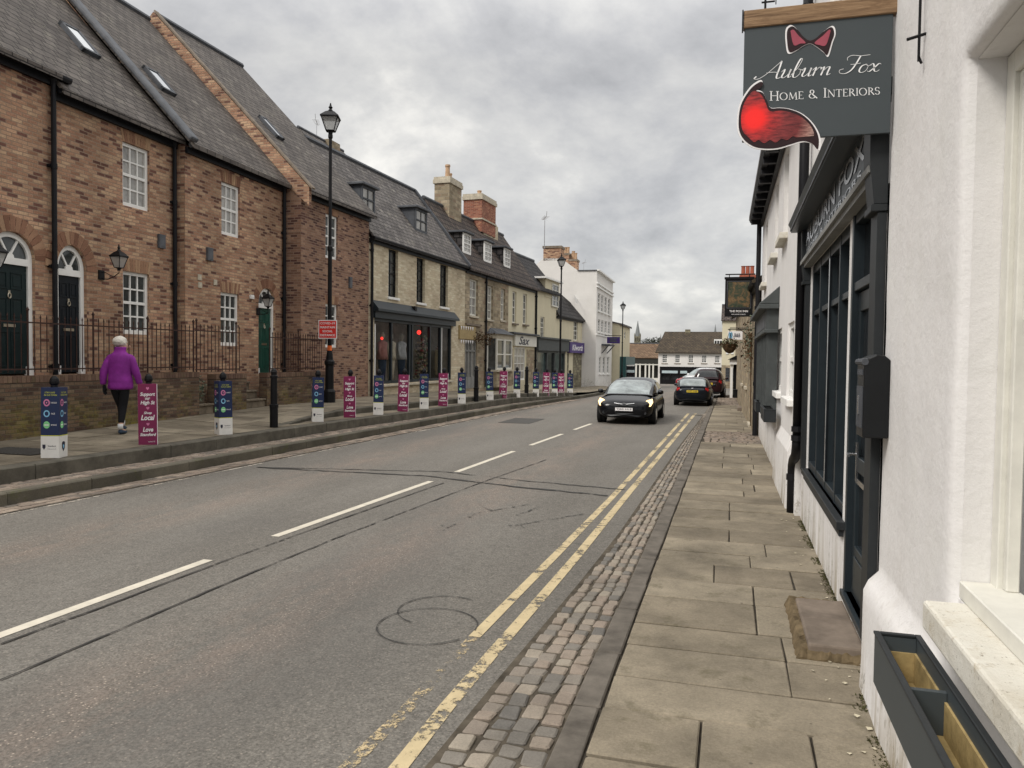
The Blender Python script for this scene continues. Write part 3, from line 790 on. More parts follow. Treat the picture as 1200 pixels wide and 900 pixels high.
mb = MB(); yr = [gp(x, y) for x, y in ((430, 940), (469, 894), (524, 825), (579, 761), (625, 709), (677, 649), (738, 575), (815, 484))]
ribbon(mb, dense(yr, .3), .085, -.011)
structure(mb.build('inner_yellow_line', 'line_yellow'))
mb = MB(); yl = [gp(x, y) for x, y in ((375, 930), (411, 891), (469, 836), (556, 744), (602, 698), (651, 649), (717, 582), (807, 484))]
ribbon(mb, dense(yl[:4], .3), .075, -.011, 0); ribbon(mb, dense(yl[3:], .3), .08, -.011, 1)
structure(mb.build('outer_yellow_line', ['line_yellow_worn', 'line_yellow']))
mb = MB(); ribbon(mb, [(l1(y)+.44, y) for y in [4+.5*i for i in range(52)]], .07, -.0105)
structure(mb.build('edge_line_marking', 'line_white_worn'))
mb = MB()
def seam(px, w_, j=.012): ribbon(mb, dense([gp(x, y) for x, y in px], .12, j), w_, -.007, 0, .5)
seam([(0, 753), (130, 706), (260, 657), (400, 607), (520, 565)], .018, .004)
seam([(0, 795), (140, 736), (277, 677), (400, 627), (560, 566), (640, 538)], .018, .006)
seam([(300, 547), (380, 551), (500, 557), (600, 569), (712, 580)], .06, .02); seam([(300, 547), (400, 549), (520, 552), (620, 563), (732, 573)], .035, .02)
for (cx, cy), r_, a0, a1 in (((501, 731), .335, 0, 330), ((516, 713), .30, 60, 250)):
    c = gp(cx, cy)
    ribbon(mb, [(c.x+r_*math.cos(R(a)), c.y+r_*math.sin(R(a))*1.05) for a in range(a0, a1+1, 10)], .009, -.007, 0, .5)
structure(mb.build('tar_seams', 'tar'))
mb = MB()
seam([(480, 640), (560, 600), (620, 590)], .03); seam([(560, 590), (640, 630), (700, 640)], .02); seam([(520, 600), (600, 615), (690, 600)], .03); seam([(470, 600), (600, 640), (680, 620)], .02); seam([(560, 620), (640, 590), (760, 585)], .02)
structure(mb.build('faint_skid_marks', 'tar_faint'))
mb = MB(); 
c = gp(612, 492.5); mb.box(c.x-.45, c.x+.45, c.y-.9, c.y+.9, -.013, -.008)
o = mb.build('drain_cover', 'iron_cover'); tag(o, 'dark rectangular cover flush in the left lane before the navy sleeves', 'drain cover')
mb = MB(); c = gp(22, 529, .345); mb.box(c.x-.55, c.x+.55, c.y-.3, c.y+.3, .352, .3565)
for i in range(12): mb.box(c.x-.5+i*.085, c.x-.46+i*.085, c.y-.26, c.y+.26, .3565, .361)
o = mb.build('pavement_grate', 'iron_cover'); tag(o, 'rectangular dark iron grate in the raised left footway near the nearest blue sleeve', 'grate')
# bits of debris along the right-hand wall foot
mb = MB()
for k in range(60):
    y = 3.2+rnd.random()**1.6*6; x = (.70 if y < 4.7 else .79)-rnd.random()**2*.22-.01
    s_ = rnd.uniform(.005, .02); z = .018
    a = rnd.uniform(0, 6.3); pts = [(x+s_*math.cos(a+q)*rnd.uniform(.5, 1.2), y+s_*math.sin(a+q)*rnd.uniform(.5, 1.2), z+rnd.uniform(0, .006)) for q in (0, 1.5, 3, 4.6)]
    mb.face(pts)
o = mb.build('leaf_litter', 'leaf_litter'); o['kind'] = 'stuff'
mb = MB()
for k in range(2600):
    y = 2.6+rnd.random()*6.5
    if 4.75 < y < 6 or noise.noise(Vector((y*2.3, 4, 0))) < -.12: continue
    x = (.705 if y < 4.6 else .795)-rnd.random()**3*.05*(1+noise.noise(Vector((y*2, 0, 0)))); h = rnd.uniform(.004, .014)
    a = rnd.uniform(0, 6.3); d = .006
    mb.face([(x-d*math.cos(a), y-d*math.sin(a), .012), (x+d*math.cos(a), y+d*math.sin(a), .012), (x+rnd.uniform(-.02, .02), y+rnd.uniform(-.02, .02), .012+h)])
o = mb.build('wall_foot_moss', 'moss_dull'); o['kind'] = 'stuff'

# ================================================================== LEFT SIDE BUILDINGS
tone_mat('voussoir', [(0, (.17, .08, .05)), (.5, (.28, .15, .095)), (1, (.38, .24, .15))], stain=.3)
tone_mat('soldier', [(0, (.20, .10, .065)), (.5, (.31, .18, .11)), (1, (.42, .28, .17))], stain=.3)
tone_mat('soldier_dark', [(0, (.10, .06, .045)), (.5, (.16, .10, .07)), (1, (.22, .15, .10))], moss=(.13, .13, .05), stain=.4)
def find_pitch(F, ex, ey, rx, ry, ze, y0):
    se = F.px(ex, ey, y0)[0]; lo, hi = R(15), R(75)
    best = None
    for k in range(121):
        p = lo+(hi-lo)*k/120; s = F.roof_hit(rx, ry, ze, p, y0)[0]
        if best is None or abs(s-se) < best[0]: best = (abs(s-se), p)
    return best[1]
def voussoirs(mb, cx, zs, r0, r1, y0, y1, n=15, k=1.0):
    for i in range(n):
        a0 = math.pi*i/n+.012; a1 = math.pi*(i+1)/n-.012
        mb.prism([(cx+r*math.cos(a), zs+(r0*k+(r-r0))*math.sin(a)) for r, a in ((r0, a0), (r1, a0), (r1, a1), (r0, a1))], y0, y1, tone=rnd.random())
def flat_arch(F, a, b, z, h=.26):
    mb = MB(); n = max(6, round((b-a+.1)/.078)); 
    for i in range(n):
        u0, u1 = i/n, (i+1)/n; c = (a+b)/2; g_ = .006
        x0 = a+(b-a)*u0+g_; x1 = a+(b-a)*u1-g_; X0 = c+(x0-c)*1.18; X1 = c+(x1-c)*1.18
        mb.prism([(x0, z), (x1, z), (X1, z+h), (X0, z+h)], -.005, .03, tone=rnd.random())
    return mb.build('brick_lintel', 'soldier', F.root)
def arched_door(F, cx, hw, z0, zs, leaf, nm='front_door', knock='brass', k=1.0):
    """hw = half width of the opening incl. frame, zs = springing height (top of transom)"""
    fr = MB(); f = .085; y = .06; t_ = .07
    fr.box(cx-hw, cx-hw+f, y, y+t_, z0, zs); fr.box(cx+hw-f, cx+hw, y, y+t_, z0, zs)
    fr.box(cx-hw-.01, cx-hw+f+.03, y-.02, y+t_, z0, z0+.16); fr.box(cx+hw-f-.03, cx+hw+.01, y-.02, y+t_, z0, z0+.16)
    fr.box(cx-hw+f, cx+hw-f, y-.01, y+t_, zs-.12, zs-.002)
    n = 16
    o_ = arch_pts(cx, zs, hw, n, hw*k); i_ = arch_pts(cx, zs, hw-f, n, hw*k-f)
    for q in range(n): fr.prism([o_[q], o_[q+1], i_[q+1], i_[q]], y, y+t_)
    for a in (60, 120):
        d = Vector((math.cos(R(a)), math.sin(R(a)))); p = Vector((-d.y, d.x))*.018; L = (hw-f)*(1+(k-1)*.8)
        c = Vector((cx, zs)); fr.prism([tuple(c+p), tuple(c-p), tuple(c+d*L-p), tuple(c+d*L+p)], y+.015, y+t_-.01)
    fr.prism(arch_pts(cx, zs, .09, 6), y+.005, y+t_)
    frame = fr.build('door_frame', 'white_paint', F.root)
    g = MB(); g.prism(arch_pts(cx, zs, hw-f+.01, n, hw*k-f+.01), y+t_-.03, y+t_-.012); g.build('fanlight', 'glass', frame)
    d = MB(); a, b = cx-hw+f, cx+hw-f; zt = zs-.12; dy = y+.035
    d.box(a, b, dy, dy+.05, z0+.03, zt)
    W = (b-a); 
    for c0, c1 in ((.12, .45), (.55, .88)):
        for q0, q1 in ((.08, .40), (.50, .70), (.78, .93)):
            x0, x1, za, zb = a+W*c0, a+W*c1, z0+(zt-z0)*q0, z0+(zt-z0)*q1; e = .02
            for bb in ((x0, x1, za, za+e), (x0, x1, zb-e, zb), (x0, x0+e, za+e, zb-e), (x1-e, x1, za+e, zb-e)): d.box(bb[0], bb[1], dy-.012, dy+.004, bb[2], bb[3])
            d.box(x0+.05, x1-.05, dy-.008, dy+.004, za+.05, zb-.05)
    door = d.build(nm, leaf, F.root, bevel=.003)
    kk = MB(); zk = z0+(zt-z0)*.72; kk.tube([(cx+.03*math.cos(q*.7), dy-.02-.0, zk+.045*math.sin(q*.7)) for q in range(10)], .010, 6); kk.box(cx-.02, cx+.02, dy-.015, dy, zk+.04, zk+.09)
    kk.build('knocker', knock, door)
    kk = MB(); kk.box(cx-.12, cx+.12, dy-.015, dy-.001, z0+(zt-z0)*.44, z0+(zt-z0)*.44+.05); kk.build('letter_slot', knock, door)
    return door
def lantern_head(mb_frame, mb_glass, c, s=1.0):
    """four-sided tapered lantern, base at c"""
    x, y, z = c
    b, t_ = .10*s, .20*s; h = .38*s
    P = lambda r, zz: [(x-r, y-r, zz), (x+r, y-r, zz), (x+r, y+r, zz), (x-r, y+r, zz)]
    lo, hi = P(b, z+.04*s), P(t_, z+.04*s+h)
    for k in range(4):
        mb_frame.tube([lo[k], hi[k]], .013*s, 5); mb_frame.tube([lo[k], lo[(k+1) % 4]], .013*s, 5); mb_frame.tube([hi[k], hi[(k+1) % 4]], .016*s, 5)
        l2_ = P(b*.93, z+.04*s); h2_ = P(t_*.95, z+.04*s+h); q = (k+1) % 4
        mb_glass.face([l2_[k], l2_[q], h2_[q], h2_[k]])
    zt = z+.04*s+h
    mb_frame.lathe([(.05*s, z-.06*s), (.06*s, z), (b*1.1, z+.03*s), (b*1.1, z+.045*s)], (x, y, 0), 8)
    r4 = [(t_*1.12*1.41, zt), (t_*1.1*1.41, zt+.03*s), (t_*.55*1.41, zt+.16*s), (t_*.28*1.41, zt+.2*s), (.06*s, zt+.22*s), (.03*s, zt+.27*s), (.055*s, zt+.31*s), (.03*s, zt+.35*s), (.012*s, zt+.44*s)]
    mb_frame.lathe(r4[:4], (x, y, 0), 4); mb_frame.lathe(r4[3:], (x, y, 0), 8)
def wall_lantern(F, s, z, label, sc=1.0, out=.42):
    w0 = F.world(s, 0, z); o = empty('wall_lantern', w0, F.root.rotation_euler.z); tag(o, label, 'wall lamp', 'wall lanterns of the brick terrace')
    a = MB(); a.box(-.07, .07, -.03, .004, -.30*sc, .02)
    a.tube([(0, -.02, -.25*sc), (0, -.16, -.28*sc), (0, -.3, -.2*sc), (0, -out, -.06*sc), (0, -out, 0)], .016*sc, 6)
    a.tube([(0, -.02, -.02), (0, -.12, -.05*sc), (0, -.22, -.14*sc), (0, -.3, -.2*sc)], .012*sc, 6)
    a.build('bracket', 'black_paint', o)
    f = MB(); g = MB(); lantern_head(f, g, (0, -out, .04), sc); h = f.build('lantern_frame', 'black_paint', o); g.build('lantern_pane', 'lantern_glass', h)
    return o
def small_box(F, x, y, w_, h_, name, mat, label, cat, dp=.06, shape=None):
    s, z = F.px(x, y); mb = MB(); mb.box(-w_/2, w_/2, -dp, -.001, -h_/2, h_/2); mb.box(-w_/2+.03, w_/2-.03, -dp-.006, -dp+.002, -h_/2+.03, h_/2-.03)
    if cat is None: o = mb.build(name, mat, F.root, bevel=.006); o.location = (s, 0, z); return o
    o = mb.build(name, mat, None, bevel=.006); o.location = F.world(s, 0, z); o.rotation_euler = (0, 0, F.root.rotation_euler.z)
    if label: tag(o, label, cat)
    return o

Z0 = .30
XL = -11.3                                    # line of the low garden wall
XH = -11.42
# --- house four (nearest its own gable), then three, then two and one
q = vplane(353, 300, (XH, 0), (0, 1)); H4 = Fac((XH, q.y), .3, 'L', Z0, 'brick_house', 'brick terraced house with raised gable, farthest of the brick row, red sign in front', 'house', 'brick terraced houses on the left')
n4 = (Vector((q.x, q.y)))
# point on the ray x=333 lying on the line through the H4 corner perpendicular to the street
q3 = vplane(333, 300, (XH, q.y), (1, 0)); ang = R(-2.5)
D3 = Vector((math.sin(ang), math.cos(ang)))
H3o = Vector((q3.x, q3.y))
s_at = lambda x, P, D: (lambda v: (Vector((v.x, v.y))-P).dot(D))(vplane(x, 300, P, D))
s3 = s_at(217, H3o, D3)                       # local start of house three (negative)
H3 = Fac(tuple(H3o+D3*s3), -2.5, 'L', Z0, 'brick_house', 'brick terraced house with the green arched front door', 'house', 'brick terraced houses on the left')
H2o = H3o+D3*s3+Vector((-D3.y, D3.x))*.24
s2 = s_at(63, H2o, D3)
H2 = Fac(tuple(H2o+D3*s2), -2.5, 'L', Z0, 'brick_house', 'brick terraced house with black arched door right of a downpipe, white-haired walker in front', 'house', 'brick terraced houses on the left')
H1 = Fac(tuple(H2o+D3*(s2-7.5)+Vector((-D3.y, D3.x))*.02), -2.5, 'L', Z0, 'brick_house', 'brick terraced house at the left edge with wide dark green arched door', 'house', 'brick terraced houses on the left')
W4 = H4.xs(432, 360); W3 = (H3o-H3.P).dot(H3.D); W2 = (H2o-H2.P).dot(H2.D); W1 = 7.5
e3 = (H3.px(228, 172)[1]+H3.px(332, 219)[1])/2
e2 = (H2.px(75, 110)[1]+H2.px(212, 168)[1])/2; e1 = (H1.px(2, 62)[1]+H1.px(60, 90)[1])/2
e4 = (H4.px(362, 226)[1]+H4.px(434, 254)[1])/2
print('EAVES', e1, e2, e3, e4, 'W', W1, W2, W3, W4)
def bodywall(F, W, ze, holes, mat, depth, ridge=None, rev=.13, left=True, right=True, y0=0.0, zlow=-.6, name='wall', extra=None):
    mb = MB(); wall_holes(mb, 0, W, zlow, ze, holes, 0, rev)
    for s, on in ((0, left), (W, right)):
        if not on: continue
        if ridge: mb.face([(s, 0, zlow), (s, depth, zlow), (s, depth, ze), (s, ridge[0], ridge[1]), (s, 0, ze)][::(1 if s else -1)])
        else: mb.face([(s, 0, zlow), (s, depth, zlow), (s, depth, ze), (s, 0, ze)])
    mb.face([(0, depth, zlow), (W, depth, zlow), (W, depth, ze), (0, depth, ze)][::-1])
    if extra: extra(mb)
    return mb.build(name, mat, F.root)
def spandrels(mb, cx, zs, r, k=1.0):
    n = 14; pts = arch_pts(cx, zs, r, n, r*k); top = zs+r*k+.02
    for q in range(n):
        (x0, z0), (x1, z1) = pts[q], pts[q+1]
        mb.face([(x0, 0, z0), (x0, 0, top), (x1, 0, top), (x1, 0, z1)]); mb.face([(x0, 0, z0), (x1, 0, z1), (x1, .13, z1), (x0, .13, z0)])

def rect(F, xl, xr, yt, yb):
    a, zt = F.px(xl, yt); zb = F.px(xl, yb)[1]; b = F.xs(xr, (yt+yb)/2); return (a, b, zb, zt)
# house two
w2u = rect(H2, 143.5, 175, 165, 240); w2l = rect(H2, 144, 175, 317, 391)
d2a, d2b = H2.xs(67.5), H2.xs(102); d2c = (d2a+d2b)/2; d2r = (d2b-d2a)/2; d2zs = H2.px(85, 316)[1]; d2z0 = H2.px(100, 438)[1]; d2k = (H2.px(85, 287.5)[1]-d2zs)/d2r
roofp = find_pitch(H3, 330, 219, 158, 13, e3, -.25)
rs = H3.roof_hit(158, 13, e3, roofp, -.25)
print('pitch3', math.degrees(roofp), 'ridge', rs, 'W3', W3)
ry3, rz3 = rs[1], rs[2]
def roof_for(F, W, ze, s0, s1, ry, rz, mat='slate'):
    return gable_roof(F, s0, s1, ze, ry, rz, mat, y0=-.25, th=.1)
bodywall(H2, W2, e2, [w2u, w2l, (d2a, d2b, d2z0, d2zs+d2r*d2k+.02)], 'brick', 2*ry3, (ry3, rz3-.1), extra=lambda mb: spandrels(mb, d2c, d2zs, d2r, d2k))
window(H2, *w2u, cols=3, rows=4, pane='glass_curtain'); window(H2, *w2l, cols=3, rows=4)
flat_arch(H2, w2l[0], w2l[1], w2l[3]); flat_arch(H2, w2u[0], w2u[1], w2u[3])
mb = MB(); voussoirs(mb, d2c, d2zs, d2r+.01, d2r+.25, -.006, .03, 15, d2k); mb.build('brick_arch', 'voussoir', H2.root)
arched_door(H2, d2c, d2r-.005, d2z0, d2zs, 'door_black', k=d2k)
pf = math.tan(roofp)
r2 = roof_for(H2, W2, e2, 0, W2+.02, ry3+.0, e2+(ry3+.25)*pf); r2z = e2+(ry3+.25)*pf
skylight(H2, [(71, 29), (92.5, 40), (112.5, 68), (92.5, 58.7)], e2, roofp, -.25, r2)
gutter(H2, 0, W2-.02, e2-.02)
pipe(H2, 209, 175, 470, s=W2-.12, z1=e2-.15)
small_box(H2, 188, 283, .2, .3, 'alarm_box', 'lead', None, None)
# house one
d1b = H1.xs(41.8); d1r = d1b-H1.xs(16); d1c = d1b-d1r; d1zs = H1.px(20, 302)[1]; d1z0 = H1.px(38, 440)[1]; d1k = (H1.px(16, 271.5)[1]-d1zs)/d1r; print('door1', d1r, d1k, d2r, d2k)
bodywall(H1, W1, e1, [(d1c-d1r, d1c+d1r, d1z0, d1zs+d1r*d1k+.02)], 'brick', 2*ry3, (ry3, rz3-.1), extra=lambda mb: spandrels(mb, d1c, d1zs, d1r, d1k))
mb = MB(); voussoirs(mb, d1c, d1zs, d1r+.01, d1r+.27, -.006, .03, 17, d1k); mb.build('brick_arch', 'voussoir', H1.root)
arched_door(H1, d1c, d1r-.005, d1z0, d1zs, 'door_green_dark', k=d1k)
r1_ = roof_for(H1, W1, e1, 0, W1-.002, ry3, e1+(ry3+.25)*pf)
gutter(H1, 0, W1+.25, e1-.02)
pipe(H1, 60, 110, 470, s=W1-.05, z1=e1-.15, y=-.09)
# house three
w3u = rect(H3, 259.5, 281, 212, 274); w3l = rect(H3, 258.5, 280, 342, 405)
d3a, d3b = H3.xs(303), H3.xs(322.5); d3c = (d3a+d3b)/2; d3r = (d3b-d3a)/2; d3zs = H3.px(313, 356)[1]; d3z0 = H3.px(320, 438)[1]
bodywall(H3, W3, e3, [w3u, w3l, (d3a, d3b, d3z0, d3zs+d3r+.02)], 'brick', 2*ry3, (ry3, rz3-.1), extra=lambda mb: spandrels(mb, d3c, d3zs, d3r))
for r_ in (w3u, w3l): window(H3, *r_, cols=3, rows=4, pane='glass_curtain' if r_ is w3u else 'glass'); flat_arch(H3, r_[0], r_[1], r_[3])
mb = MB(); voussoirs(mb, d3c, d3zs, d3r+.01, d3r+.25, -.006, .03); mb.build('brick_arch', 'voussoir', H3.root)
arched_door(H3, d3c, d3r-.005, d3z0, d3zs, 'door_green')
r3 = roof_for(H3, W3, e3, -.02, W3+.02, ry3, rz3)
q = MB(); Tm = Matrix.Translation((0, -.25, e3)) @ Matrix.Rotation(roofp, 4, 'X'); q.box(-.20, .06, 0, (ry3+.25)/math.cos(roofp), .01, .13, M_=Tm); q.build('lead_verge', 'lead', r3, bevel=.04, seg=2)
skylight(H3, [(167, 79), (184, 89), (203, 112.5), (187.5, 106)], e3, roofp, -.25, r3)
gutter(H3, 0, W3-.0, e3-.02)
pipe(H3, 332, 225, 470, s=W3-.11, z1=e3-.15)
small_box(H3, 244.5, 298, .2, .3, 'alarm_box', 'lead', None, None)
for x, y in ((233.5, 325), (234, 334), (252, 331)): small_box(H3, x, y, .13, .13, 'wall_vent', 'stone_trim', None, None, dp=.02)
# house four with the raised brick gable
w4u = rect(H4, 381.6, 395.7, 249.7, 301.7); w4l = rect(H4, 381.5, 395.6, 355.6, 407)
p4 = find_pitch(H4, 436, 253, 277, 74, e4, -.25); g4 = H4.roof_hit(277, 74, e4, p4, -.25)
print('pitch4', math.degrees(p4), g4, W4, 'left', H4.roof_hit(168, 5, e4, p4, -.25))
bodywall(H4, W4, e4, [w4u, w4l], 'brick_redder', 2*g4[1], (g4[1], g4[2]-.1))
for r_ in (w4u, w4l): window(H4, *r_, cols=3, rows=4); flat_arch(H4, r_[0], r_[1], r_[3], .24)
r4 = roof_for(H4, W4, e4, .10, W4+.08, g4[1], g4[2])
q = MB(); pr = [(-.25, e4-.45), (-.25, e4+.06), (g4[1], g4[2]+.06), (2*g4[1]+.25, e4+.06), (2*g4[1]+.25, e4-.4), (g4[1], g4[2]-1.4)]; q.prism(pr, -.02, .10, axis='x'); q.build('gable_parapet', 'brick', r4)
q = MB(); Tm = Matrix.Translation((0, -.25, e4)) @ Matrix.Rotation(p4, 4, 'X'); q.box(-.04, .13, -.05, (g4[1]+.25)/math.cos(p4)+.03, .065, .11, M_=Tm); q.build('coping', 'stone_trim_dark', r4)
skylight(H4, [(303, 137), (313, 143), (330, 165), (321, 160)], e4, p4, -.25, r4)
gutter(H4, .1, W4, e4-.02)
small_box(H4, 409.7, 331, .16, .34, 'alarm_box', 'lead', None, None)
s_, z_ = H2.px(118, 318); wall_lantern(H2, s_, z_, 'black wall lantern on a scrolled bracket right of the black arched door', .56)
s_, z_ = H1.px(-31, 318); wall_lantern(H1, s_, z_, 'black wall lantern cut by the left edge of the photo, over the dark green door', .62)
s_, z_ = H3.px(302, 362); wall_lantern(H3, s_, z_, 'black wall lantern beside the fanlight of the green front door', .54, out=.3)
small_box(H3, 294, 348, .14, .10, 'security_light', 'white_paint', 'small white security light on the brick wall left of the green door', 'light')

# --- low brick garden wall, railings, steps
def ypix(x, X=XL, y=470): return vplane(x, y, (X, 0), (0, 1)).y
wseg = [(6.0, ypix(233.5), 'low mossy brick garden wall with railings behind the white-haired walker'), (ypix(253), ypix(289), 'low brick wall between the two flights of steps'), (ypix(313), ypix(381), 'low mossy brick wall below the railings right of the green door')]
ztop = 1.40
for i, (a, b, lb) in enumerate(wseg):
    o = empty('garden_wall', (XL, a, .2), math.pi/2); tag(o, lb, 'garden wall', 'low brick garden walls on the left')
    L = b-a; zt = (ztop if i < 2 else vplane(345, 436, (XL, 0), (0, 1)).z)-.2
    if i == 1: zt = vplane(270, 438, (XL, 0), (0, 1)).z-.2
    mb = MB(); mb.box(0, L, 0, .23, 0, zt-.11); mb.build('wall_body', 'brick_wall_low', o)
    mb = MB(); n = int(L/.085)
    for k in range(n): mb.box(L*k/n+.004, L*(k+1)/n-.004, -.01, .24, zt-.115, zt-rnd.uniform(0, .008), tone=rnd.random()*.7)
    mb.build('brick_coping', 'soldier_dark', o)

def railing(a, b, z0, z1, label, gate=None, X=XL+.0):
    o = empty('iron_railing', (XL-.11, a, z0), math.pi/2); tag(o, label, 'railing', 'iron railings on the garden walls')
    L = b-a; h = z1-z0; mb = MB(); n = int(L/.125)
    mb.box(0, L, -.008, .008, h*.86-.012, h*.86+.012); mb.box(0, L, -.008, .008, .09, .115)
    mb.build('rail', 'iron_rusty', o)
    mb = MB()
    for k in range(n+1):
        x = .03+(L-.06)*k/n; post = k % 11 == 0; r = .017 if post else .0085; zt = h+(.12 if post else 0)
        mb.tube([(x, 0, 0 if post else .05), (x, 0, zt-.08)], r, 6); mb.tube([(x, 0, zt-.08), (x, 0, zt-.05), (x, 0, zt)], [r, r*1.7, .002], 6)
    mb.build('bars', 'iron_rusty', o)
    return o
zr0 = ztop; 
railing(6.05, wseg[0][1]-.02, ztop, vplane(180, 377, (XL, 0), (0, 1)).z, 'rusty black iron railings on the wall behind the walker in purple')
railing(wseg[1][0]-.55, wseg[1][1]-.1, vplane(265, 438, (XL, 0), (0, 1)).z, vplane(265, 381, (XL, 0), (0, 1)).z, 'rusty iron railings below the small-paned window left of the green door')
railing(wseg[2][0]+.25, wseg[2][1], vplane(345, 436, (XL, 0), (0, 1)).z, vplane(345, 390, (XL, 0), (0, 1)).z, 'rusty iron railings right of the green door, next to the tall lamp post')
def steps(y0, y1, n, label, X=XL-.02, top=1.3):
    o = empty('door_steps', (XL, y0, .3), math.pi/2); tag(o, label, 'steps', 'steps up to the terrace doors')
    L = y1-y0; zb = lerp(HW, (y0+y1)/2)-.3
    for k in range(n):
        mb = MB(); t_ = .05+k*.23; r_ = (top-.3-zb)/n
        mb.box(.02, L-.02, t_, t_+.3, zb+r_*k-.0, zb+r_*(k+1)-.05); mb.box(.01, L-.01, t_-.03, t_+.3, zb+r_*(k+1)-.05+.002, zb+r_*(k+1)); mb.build('step', 'stone_dark' if False else 'step_dark', o, bevel=.008)
    mb = MB(); mb.box(-.02, L+.02, .05+n*.23-.02, 3.0, zb, top-.3-.01); mb.build('landing', 'brick_wall_low', o)
plain('step_dark', (.16, .13, .095), .9, .2, var=.4, scale=5, bump=.4)
steps(wseg[0][1], wseg[1][0], 4, 'stone steps behind a grey-green bush, between the garden walls', top=vplane(243, 438, (XL, 0), (0, 1)).z)
steps(wseg[1][1], wseg[2][0], 4, 'stone steps leading up to the green front door', top=vplane(300, 438, (XL, 0), (0, 1)).z)
mb = MB()
cb = Vector((XL-.35, (wseg[0][1]+wseg[1][0])/2-.1, 0))
for k in range(500):
    a = rnd.uniform(0, 6.28); u = rnd.uniform(-1, 1); r_ = rnd.random()**.4
    p = cb+Vector((.26*r_*math.cos(a)*math.sqrt(1-u*u), .42*r_*math.sin(a)*math.sqrt(1-u*u), 1.02+.34*r_*u)); s_ = rnd.uniform(.02, .045); b_ = rnd.uniform(0, 6.28)
    mb.face([p+Vector((math.cos(b_+q)*s_*f, math.sin(b_+q)*s_*f, rnd.uniform(-s_, s_))) for q, f in ((0, 1), (1.57, .35), (3.14, 1), (4.7, .35))])
bush = empty('bush', (cb.x, cb.y, .5)); tag(bush, 'grey-green bush growing beside the first flight of steps', 'bush')
o = mb.build('foliage', 'foliage_grey', bush); 
for ob in (o,): ob.matrix_parent_inverse = Matrix.Translation((-cb.x, -cb.y, -.5))
mb = MB()
for k in range(5): mb.tube([(0, 0, 0), (rnd.uniform(-.1, .1), rnd.uniform(-.2, .2), .5)], .012, 5)
mb.build('stem', 'oak', bush)

# ---------------------------------------------------------------- cream stone shop (E) and the two pantiled shops (F, G)
pE = H4.world(W4, 0, 0)
YE = 2.2
E_ = Fac((pE.x, pE.y), YE, 'L', Z0+.1, 'stone_shop', 'pale stone shop with a dark glazed clothes-shop front and grey slate roof', 'shop')
WE = E_.xs(545, 340)
DE = E_.D
F_ = Fac(tuple(E_.P+DE*WE), YE, 'L', Z0+.1, 'stone_shop', 'stone shop with a grey entrance, bunting and lead-roofed bay window', 'shop')
WF = F_.xs(595.5, 380)
G_ = Fac(tuple(F_.P+DE*WF), YE, 'L', Z0+.1, 'rendered_shop', 'narrow cream rendered shop with a small tall shop window, under the dark pantiled roof', 'shop')
WG = G_.xs(627, 380)
eE = (E_.px(440, 279)[1]+E_.px(542, 312)[1])/2
eF = (F_.px(549, 315)[1]+F_.px(622, 338)[1])/2
print('E widths', WE, WF, WG, 'eaves', eE, eF)
# E
pe = find_pitch(E_, 547, 312, 482, 222, eE, -.2); ge = E_.roof_hit(482, 222, eE, pe, -.2); print('pitchE', math.degrees(pe), ge, E_.roof_hit(400, 162, eE, pe, -.2))
hE = [rect(E_, 455.4, 466.5, 290.8, 347.6), rect(E_, 488.5, 498, 301, 354), rect(E_, 516, 525, 309, 359)]
sfT = (E_.px(438, 362)[1]+E_.px(530, 377)[1])/2; sfB = (E_.px(440, 447)[1]+E_.px(525, 448)[1])/2
sa, sb = E_.xs(438.5), E_.xs(529)
bodywall(E_, WE, eE, hE+[(sa, sb, sfB, sfT)], 'stone_cream', 2*ge[1], (ge[1], ge[2]-.1), rev=.16)
for r_ in hE: window(E_, *r_, cols=2, rows=4, y=.1, frame='black_paint', pane='glass', sill='white_paint', bar=.03)
rE = gable_roof(E_, 0, WE+.05, eE, ge[1], ge[2], 'slate_old', y0=-.2)
q = MB(); Tm = Matrix.Translation((0, -.2, eE)) @ Matrix.Rotation(pe, 4, 'X'); q.box(WE-.1, WE+.06, 0, (ge[1]+.2)/math.cos(pe), .01, .10, M_=Tm); q.build('verge', 'lead_dark', rE)
gutter(E_, 0, WE, eE-.02)
pipe(E_, 434, 285, 460, s=.10, z1=eE-.15)
def dormer(F, roof, xl, xr, yt, yb, ze, pitch, y0, frame, cheek, cols=2, rows=2, topmat='lead', pane='glass'):
    """flat-topped dormer whose front foot meets the roof plane at pixel (xl,yb)"""
    s0, yy_, zb = F.roof_hit(xl, yb, ze, pitch, y0); s1 = F.xs(xr, yb, yy_); zt = F.px(xl, yt, yy_)[1]
    back = y0+(zt-ze)/math.tan(pitch)
    mb = MB()
    mb.prism([(yy_+.06, zb-.05), (yy_+.06, zt), (back+.1, zt)], s0, s1, axis='x')
    d = mb.build('dormer', cheek, roof)
    q = MB(); q.box(s0-.12, s1+.12, yy_-.12, back+.12, zt, zt+.09); q.build('dormer_top', topmat, d, bevel=.015)
    w_ = window(F, s0, s1, zb, zt, cols=cols, rows=rows, y=yy_, frame=frame, pane=pane, fw_=.08, bar=.03); w_.parent = d
    return d
dormer(E_, rE, 424, 439.5, 216, 246, eE, pe, -.2, 'lead_dark', 'lead_dark', pane='glass_curtain')
dormer(E_, rE, 487, 500.5, 243, 270, eE, pe, -.2, 'lead_dark', 'lead_dark', pane='glass_curtain')
